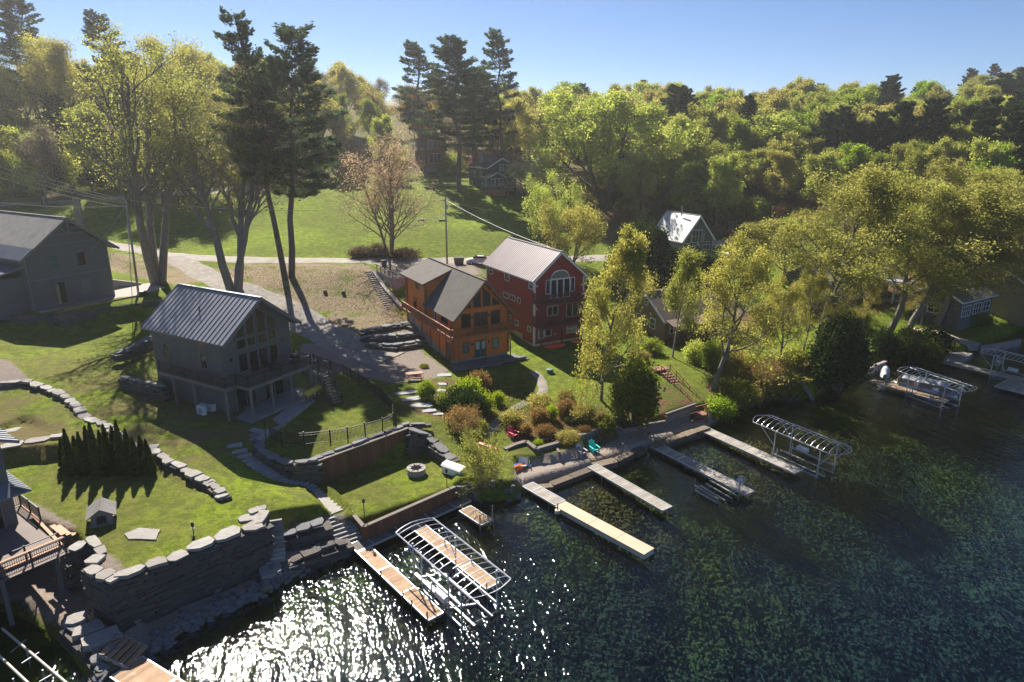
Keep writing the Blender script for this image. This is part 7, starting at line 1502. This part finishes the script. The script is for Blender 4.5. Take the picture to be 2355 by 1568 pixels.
def lean_fit(name, proto, bx, by, ty, rpx, label, lean_px, **kw):
    r = fit(name, proto, bx, by, ty, rpx, label, **kw); r.rotation_mode = 'XYZ'; r.rotation_euler = (0, R(lean_px), rnd(-.4, .4)); return r
lean_fit('maple', mk, 1638, 895, 515, 128, "leaning maple with gold young leaves on the bank right of the rust staircase", 8)
mk2 = D_(54, 21, 'yellow', 36000, .12, .42, 'bark_grey', trunk=.22, spread=.80, nch=(13, 8, 6), ratio=(.46, .5, .5), r0=.42, up=.1, wig=.15)
lean_fit('maple', mk2, 1878, 800, 358, 170, "big maple with bare lower trunk above the dark cedar", 5)
mk3 = D_(55, 22, 'yellow', 36000, .12, .42, 'bark_grey', trunk=.26, spread=.85, nch=(13, 8, 6), ratio=(.46, .5, .5), r0=.42, up=.08, wig=.16)
lean_fit('maple', mk3, 2042, 768, 400, 185, "leaning maple on the right shore, left of the three trunks", 11)
lean_fit('maple', mk2, 2082, 776, 385, 190, "leaning maple on the right shore, middle of the three trunks", 14)
lean_fit('maple', mk3, 2152, 748, 372, 195, "leaning maple on the right shore, right of the three trunks", 9)
for bx, by, ty, rp, lab in ((1930, 640, 395, 95, "olive maple behind the pale roofed house"), (2230, 700, 410, 165, "shaded maple standing between the tan cottage and the shore"), (2320, 725, 430, 170, "shaded maple at the right edge of the frame"), (2290, 640, 380, 120, "yellow maple behind the tan cottage at the right edge"), (1800, 660, 500, 110, "gold budding maple behind the brown house"), (2400, 700, 420, 170, "maple just past the right edge of the frame")):
    fit('maple', random.choice((mk2, mk3)), bx, by, ty, rp, lab)
bgm = D_(56, 14, 'bright', 15000, .2, .6, 'bark', trunk=.2, spread=.7, nch=(9, 6, 5), ratio=(.5, .5, .5), r0=.3)
fit('bright_green_tree', bgm, 2262, 520, 328, 76, "fresh bright green tree among the right hand forest")
for bx, by, ty, rp, lab in ((45, 372, 42, 110, "tall yellow-green tree with visible trunk at the left edge behind the shaded road"), (170, 375, 95, 110, "tan-orange budding tree on the left hillside above the road"), (250, 400, 120, 110, "yellow budding tree at the left between the dark pine tops"), (360, 410, 105, 100, "olive budding tree on the bank behind the huge left tree")):
    fit('budding_tree', big3, bx, by, ty, rp, lab)
for bx, by, ty, rp, lab in ((1735, 862, 690, 62, "young olive maple on the right bank left of the bank steps"), (1790, 838, 625, 72, "young olive maple behind the bank steps"), (1845, 812, 600, 70, "young maple between the bank steps and the dark cedar"), (2118, 745, 590, 66, "young maple in front of the dark white-windowed cottage"), (1985, 760, 600, 60, "young maple in front of the pale roofed house porch")):
    fit('young_maple', mk, bx, by, ty, rp, lab)
# ---- cedars, shrubs, hedge
ced = make_bush(61, 'green', 14000, .095, 1.6, 4.2, 26, .3, .17); cedD = make_bush(62, 'cedar', 18000, .13, 2.6, 5.5, 10, .35, .14)
FS = ('stem', 'foliage')
fit('cedar_shrub', ced, 1455, 985, 828, 58, "round green cedar shrub beside the golden budding tree near the beach", 'shrub', parts=FS)
fit('cedar_tree', cedD, 1922, 905, 735, 80, "big dark cedar overhanging the water right of the bank steps", 'tree', parts=FS)
for bx, by, ty, rp, lab in ((1460, 668, 512, 48, "dark cedar behind the golden tree left of the blue house"), (1500, 640, 520, 45, "dark cedar right against the left side of the blue house"), (1545, 660, 570, 40, "dark cedar below the blue house roof"), (1612, 665, 580, 38, "dark cedar beneath the white deck of the blue house"), (1420, 700, 560, 40, "dark cedar between the red and the blue house"), (1640, 650, 590, 26, "small dark cedar right of the blue house deck"), (1700, 620, 545, 26, "small dark cedar by the far lane")):
    fit('cedar_tree', cedD, bx, by, ty, rp, lab, 'tree', parts=FS)
arbs = [make_cone(70 + i, 'arb', 2600, .075, .48, 3.1) for i in range(3)]
for i in range(14):
    front = i % 2; x = 152 + i * 15.0; yb = 1078 + (12 if front else -4) + i * .2; ytop = (1004, 985, 1000, 992, 978, 970, 988, 975, 978, 965, 985, 1003, 1000, 1008)[i] + 2
    fit('arborvitae', arbs[i % 3], x, yb, ytop, 14.5, "dark pointed arborvitae in the row on the lower left lawn, %s from the left" % ['first', 'second', 'third', 'fourth', 'fifth', 'sixth', 'seventh', 'eighth', 'ninth', 'tenth', 'eleventh', 'twelfth', 'thirteenth', 'last'][i], 'shrub', 'arborvitae row on the lawn', z=3.8, parts=('trunk', 'foliage'))
hed = [make_bush(80 + i, 'cedar2' if i else 'cedar', 6500, .10, 1.5, 2.6, 4, 0, .2) for i in range(2)]
for i, (x, y) in enumerate(((2030, 822), (2062, 835), (2095, 845), (2128, 845), (2150, 825), (2080, 815), (2115, 820))):
    fit('hedge_shrub', hed[i % 2], x, y, y - 62, 30, "clipped cedar hedge shrub over the right shore wall", 'shrub', 'hedge shrubs above the right shore', parts=FS)
bs = {k: make_bush(90 + i, k, 5000, .065, 1.0, 1.3, 22, 0, .24) for i, k in enumerate(('lime', 'rust', 'green', 'tan', 'cedar', 'ygreen', 'bright', 'dry'))}
SH = [  # x, base y, half width, height px, kind, label
 (1068, 955, 42, 62, 'cedar', "dark green mounded shrub in the left garden bed"), (1075, 915, 30, 42, 'lime', "bright lime shrub above the dark mounded shrub"), (1110, 945, 26, 44, 'lime', "lime green upright shrub in the middle of the left garden bed"),
 (1145, 928, 13, 27, 'lime', "small lime green ball shrub at the shadow edge below the log cabin"), (1065, 985, 34, 46, 'rust', "rusty red-brown shrub below the dark mounded shrub"), (1100, 895, 24, 38, 'rust', "dark red shrub in the shade in front of the log cabin patio"),
 (982, 918, 20, 40, 'bright', "fresh green shrub between the picnic table and the flagstones"), (1020, 935, 18, 30, 'green', "green shrub beside the stepping stones"),
 (1180, 978, 24, 34, 'tan', "large tan-orange shrub at the left end of the right garden bed"), (1240, 968, 22, 30, 'rust', "round rust shrub in the middle of the right garden bed"), (1268, 965, 13, 32, 'lime', "lime yellow shrub between the rust shrubs"), (1208, 1000, 14, 26, 'rust', "small rust shrub above the red lawn chair"),
 (1255, 1000, 22, 22, 'rust', "rust brown shrub above the planter wall steps"), (1305, 1015, 26, 22, 'tan', "golden tan mound shrub right above the block garden wall"), (1342, 995, 16, 16, 'rust', "small rust shrub near the end of the block garden wall"), (1300, 955, 20, 34, 'rust', "rust and green shrub behind the lime one"),
 (1240, 935, 28, 28, 'tan', "wide tan shrub along the upper edge of the right garden bed"), (1300, 920, 18, 24, 'tan', "small tan shrub at the upper edge of the garden bed near the lawn"), (1340, 968, 26, 38, 'tan', "tan shrub left of the round cedar"), (1390, 985, 24, 26, 'green', "green shrub at the foot of the round cedar"),
 (1236, 1020, 11, 9, 'lime', "tiny lime plant inside the block planter"), (1305, 970, 8, 12, 'bright', "tiny fresh green plant in the mulch"), (1155, 968, 10, 14, 'ygreen', "small yellow-green plant left of the garden bed"),
 (1690, 935, 40, 55, 'green', "green shrub on the bank below the leaning maple"), (1770, 900, 46, 62, 'tan', "tan twiggy shrub left of the bank steps"), (1800, 905, 34, 50, 'green', "leafy green shrub beside the bank steps"), (1655, 960, 34, 44, 'bright', "bright green shrub right of the rust staircase landing"),
 (1730, 860, 34, 44, 'ygreen', "yellow-green shrub high on the right bank"), (1820, 840, 30, 40, 'ygreen', "yellow-green shrub at the top of the bank steps"), (1640, 850, 30, 60, 'green', "green shrub in front of the brown house porch"), (1598, 830, 26, 44, 'ygreen', "yellow-green shrub at the porch corner of the brown house"), (1670, 855, 32, 58, 'tan', "tall tan shrub behind the leaning maple trunk"), (1500, 812, 22, 30, 'green', "green shrub under the gable of the brown house"),
 (1720, 925, 28, 40, 'tan', "tan twiggy shrub hanging over the water on the right bank"), (830, 590, 26, 22, 'dry', "dry brown brush pile left of the pink maple base"), (930, 592, 34, 20, 'dry', "dry brown brush right of the pink maple base"), (870, 588, 26, 26, 'dry', "tan brush at the foot of the pink maple"),
 (1040, 398, 30, 42, 'ygreen', "pale green rounded bush left of the green cottage"), (1012, 405, 10, 12, 'green', "small green bush by the far picnic table"), (1680, 545, 40, 34, 'dry', "brown undergrowth bush behind the blue house"), (1750, 540, 36, 30, 'tan', "tan undergrowth bush beyond the far lane"),
 (2180, 720, 26, 26, 'dry', "brown shrub at the end of the sand patio"), (2240, 745, 34, 26, 'green', "dark green shrub on the shaded right shore"), (2210, 690, 26, 30, 'cedar', "dark round shrub in the shade right of the cottage"),
 (975, 845, 10, 8, 'green', "small grass tuft shrub by the log cabin posts"), (1470, 830, 20, 24, 'tan', "tan shrub under the golden budding tree branches"), (1965, 745, 30, 34, 'green', "green shrub in front of the pale roofed house"), (1100, 1000, 20, 34, 'ygreen', "yellow-green shrub behind the willow shrub")]
for x, y, rp, hp, k, lab in SH: fit('shrub', bs[k], x, y, y - hp, rp, lab, 'shrub', parts=FS)
bl_ = D_(63, 6, 'blossom', 5000, .12, .35, 'twig', trunk=.1, spread=.6, nch=(7, 5, 5), ratio=(.5, .5, .5), r0=.12, stems=3, stemspread=.3)
fit('pink_blossom_tree', bl_, 1090, 405, 350, 20, "small pink blossoming tree behind the green cottage roof")
ws = D_(64, 5.5, 'ygreen', 9500, .075, .3, 'twig', trunk=.05, spread=.5, nch=(9, 6, 5), ratio=(.5, .5, .5), r0=.07, stems=9, stemspread=.5)
fit('willow_shrub', ws, 1112, 1128, 985, 68, "wide twiggy willow shrub at the corner between beach and lower lawn", 'shrub')
ws2 = D_(65, 4.0, 'rust', 5000, .06, .25, 'twig', trunk=.05, spread=.5, nch=(8, 5, 5), ratio=(.5, .5, .5), r0=.05, stems=8, stemspread=.5)
fit('twiggy_shrub', ws2, 1072, 1020, 925, 38, "reddish twiggy bare shrub above the willow shrub", 'shrub')
fit('twiggy_shrub', ws2, 1760, 905, 812, 52, "bare twiggy shrub hanging down the right bank", 'shrub')

# ---- forest: individually placed trees from a small set of kinds
kinds = {
 'ygreen': [D_(101, 17, 'ygreen', 16875, 0.234, .7, trunk=.2, spread=.7, nch=(11, 6, 4), ratio=(.5, .5, .5)), D_(102, 17, 'ygreen', 16875, 0.234, .7, trunk=.25, spread=.6, nch=(11, 6, 4), ratio=(.45, .5, .5))],
 'yellow': [D_(103, 17, 'yellow', 15750, 0.234, .7, trunk=.2, spread=.7, nch=(11, 6, 4), ratio=(.5, .5, .5)), D_(113, 17, 'gold', 14625, 0.218, .7, trunk=.25, spread=.6, nch=(11, 6, 4), ratio=(.45, .5, .5))],
 'green': [D_(104, 17, 'green', 18000, 0.234, .7, trunk=.2, spread=.65, nch=(11, 6, 4), ratio=(.48, .5, .5)), D_(105, 17, 'bright', 16875, 0.218, .7, trunk=.2, spread=.6, nch=(11, 6, 4), ratio=(.45, .5, .5))],
 'tan': [D_(106, 17, 'tan', 14625, 0.211, .7, trunk=.25, spread=.65, nch=(11, 6, 4), ratio=(.48, .5, .5))],
 'grey': [D_(107, 17, 'grey', 9450, 0.156, .7, 'bark_grey', trunk=.3, spread=.6, nch=(11, 6, 4), ratio=(.45, .5, .5))],
 'rust': [D_(108, 16, 'rust', 12375, 0.195, .7, trunk=.25, spread=.6, nch=(11, 6, 4), ratio=(.45, .5, .5))],
 'pine': [pE, pF, make_pine(27, 22, 'pine2', .25, 4.4, 1.0, 18, .36, 1.0, .95, .15, 5)],
}
for i, (bx, ty, rp) in enumerate(((1850, 292, 36), (1888, 262, 42), (1925, 246, 40), (1968, 282, 48), (2008, 258, 42), (2050, 238, 50), (2088, 296, 46), (2122, 232, 52), (2162, 268, 46), (2200, 246, 50), (2238, 226, 44), (2278, 258, 50), (2318, 240, 48), (2350, 212, 44), (1702, 222, 34), (1560, 212, 26))):
    fit('pine_tree', (pE, pF)[i % 2], bx, 455 if bx > 1800 else 430, ty, rp, "dark layered pine in the conifer stand above the right shore maples" if bx > 1800 else "single dark pine standing out of the leafy hill, %s one" % ('right' if bx > 1600 else 'left'), 'tree', "pines of the conifer stand" if bx > 1800 else None)
words = {'ygreen': 'yellow-green leafing tree', 'yellow': 'golden budding tree', 'green': 'fresh green tree', 'tan': 'tan budding tree', 'grey': 'grey nearly bare tree', 'rust': 'rust budding tree', 'pine': 'dark green pine'}
placed = []
keep_clear = [tuple(T(*q)[:2]) for q in ((1130, 440), (985, 398), (1570, 560), (1480, 740), (1700, 560), (1900, 560), (1870, 640), (2120, 690), (2290, 670), (1310, 560))]
def forest(poly, n, mix, hr, where, mind=5.5, rad=(.20, .30)):
    xs = [p_[0] for p_ in poly]; ys = [p_[1] for p_ in poly]; cnt = 0; tries = 0
    while cnt < n and tries < n * 40:
        tries += 1; x = rnd(min(xs), max(xs)); y = rnd(min(ys), max(ys))
        if sdist(poly, np.array([x]), np.array([y]))[0] < 0: continue
        if abs(x) > y * .80 + 12: continue
        if any((x - a_) ** 2 + (y - b_) ** 2 < mind ** 2 for a_, b_ in placed): continue
        if any((x - a_) ** 2 + (y - b_) ** 2 < 121 for a_, b_ in keep_clear): continue
        if line_dist(np.array([x]), np.array([y]), LANE)[0] < 5 or line_dist(np.array([x]), np.array([y]), ROAD)[0] < 6: continue
        k = random.choices(list(mix), weights=list(mix.values()))[0]; pr = random.choice(kinds[k]); hgt = rnd(*hr) * (1.15 if k == 'pine' else 1)
        placed.append((x, y)); cnt += 1; R_ = hgt * rnd(*rad) * (.8 if k == 'pine' else 1)
        plant('pine_tree' if k == 'pine' else 'forest_tree', pr, (x, y, gz(x, y) - .3), hgt / pr[2], rnd(0, 6.28), words[k] + ' ' + where, 'tree', words[k] + ' ' + where, sxy=R_ / pr[3])
    return cnt
c1 = {'ygreen': 6, 'yellow': 3.5, 'green': 2.0, 'tan': 1.6, 'grey': .7, 'rust': .25, 'pine': .8}
c2 = {'ygreen': 2, 'yellow': 1.3, 'green': 1.2, 'tan': .8, 'grey': .3, 'rust': .1, 'pine': 13}
forest([(22,150),(60,140),(80,128),(110,140),(110,175),(20,190)], 30, {'ygreen': 6, 'yellow': 2, 'green': 4}, (14, 19), "on the slope behind the blue house", 6.5, (.27, .36))
forest([(14,188),(70,172),(125,160),(140,215),(10,232)], 60, c1, (17, 23), "in the middle of the wooded hill", 6.5, (.28, .40))
forest([(20,226),(140,205),(190,260),(150,300),(10,285)], 74, c1, (16, 22), "along the crest of the wooded hill", 7.2, (.26, .38))
forest([(95,150),(170,135),(230,180),(200,240),(140,210),(110,170)], 58, c2, (17, 23), "in the pine stand on the right", 7, (.26, .34))
forest([(150,250),(230,200),(420,330),(520,520),(380,560),(250,400)], 62, c2, (18, 24), "on the distant right hill", 9, (.27, .35))
forest([(-60,186),(-20,200),(14,194),(14,270),(-70,260),(-90,190)], 40, {'ygreen': 3, 'yellow': 3, 'green': .6, 'tan': 4, 'grey': 1.5, 'rust': 1, 'pine': .6}, (16, 23), "behind the far lawn and pines", 7, (.24, .32))
forest([(-175,150),(-90,152),(-62,172),(-80,245),(-200,240)], 56, {'ygreen': 3, 'yellow': 5, 'green': .8, 'tan': 4, 'grey': .7, 'rust': .7, 'pine': .25}, (16, 23), "on the shaded left hillside", 7, (.25, .33))
forest([(100,106),(150,112),(190,140),(130,140),(96,125)], 14, {'ygreen': 3, 'yellow': 5, 'green': 2}, (13, 17), "behind the right shore cottages", 7, (.27, .35))
forest([(-20,232),(45,228),(55,300),(-20,300)], 22, c1, (15, 20), "at the crest behind the tall pines", 6, (.27, .35))
for i in range(46):
    x = rnd(1330, 1900); y = rnd(470, 560) if x > 1450 else rnd(440, 520); k = random.choice(('tan', 'ygreen', 'rust', 'green')); rp = rnd(14, 30)
    if abs(x - 1570) < 90 and y > 520: continue
    fit('shrub', bs[k], x, y, y - rp * rnd(1.2, 2.0), rp, {'tan': 'tan', 'ygreen': 'yellow-green', 'rust': 'brown', 'green': 'green'}[k] + ' undergrowth shrub beneath the forest edge behind the blue house', 'shrub', 'undergrowth at the forest edge, ' + k, parts=FS)
# scattered leaf litter clumps and tall grass on banks
def tufts(name, poly, n, size, leaf, label):
    rs = np.random.RandomState(5); xs = [p_[0] for p_ in poly]; ys = [p_[1] for p_ in poly]; X_ = rs.uniform(min(xs), max(xs), n * 3); Y_ = rs.uniform(min(ys), max(ys), n * 3); ok = sdist(poly, X_, Y_) > 0; X_, Y_ = X_[ok][:n], Y_[ok][:n]
    Z_ = np.array([gz(a_, b_) for a_, b_ in zip(X_, Y_)]); cen = np.stack([X_, Y_, Z_ + size * .5], 1); V, Fc = leaf_arrays(cen, np.full(len(cen), size), rs, aspect=1.2, axis_=np.tile([0, 0, 1.0], (len(cen), 1)))
    o = link(name, np_mesh(name, V, Fc, LM[leaf])); tag(o, label, 'grass', kind='stuff')
tufts('ground_cover', tpoly([(1090,860),(1225,870),(1238,925),(1150,960),(1070,950),(1010,900)]), 5000, .09, 'green', "low green ground cover in the shaded garden in front of the log cabin")
tufts('bank_undergrowth', tpoly([(1640,850),(1720,830),(1850,830),(1880,895),(1760,912),(1690,930),(1640,960)]), 7000, .12, 'tan', "dry tan undergrowth covering the right bank")
tufts('fallen_leaves', tpoly([(470,640),(560,612),(700,612),(845,625),(905,705),(760,715),(690,695),(600,650)]), 3500, .06, 'dry', "brown fallen leaves covering the bare bank below the gravel lane")
tufts('leaf_litter', tpoly([(1200,940),(1390,940),(1450,980),(1330,1010),(1190,1010)]), 3000, .06, 'rust', "reddish leaf litter in the right garden bed")
tufts('forest_undergrowth', tpoly([(-100,455),(100,445),(430,425),(520,430),(500,390),(300,350),(0,335),(-100,335)]), 9000, .3, 'green', "dark undergrowth on the shaded bank above the road")
# ============================================================ HAZE
hq = NT('haze'); hq.t.nodes.remove(hq.b); pv = hq.n("ShaderNodeVolumePrincipled"); pv.inputs['Color'].default_value = (.95, .95, .95, 1); pv.inputs['Density'].default_value = HAZE_D if 'HAZE_D' in globals() else .00024
pv.inputs['Anisotropy'].default_value = .5; hq.l(pv.outputs[0], hq.out.inputs['Volume'])
mb = MB(); mb.box(-705, 905, -75, 1500, -9, 98); o = mb.build('haze', hq.m); tag(o, kind='stuff')
tag(o, "thin pale haze in the air over the whole shore", 'haze')
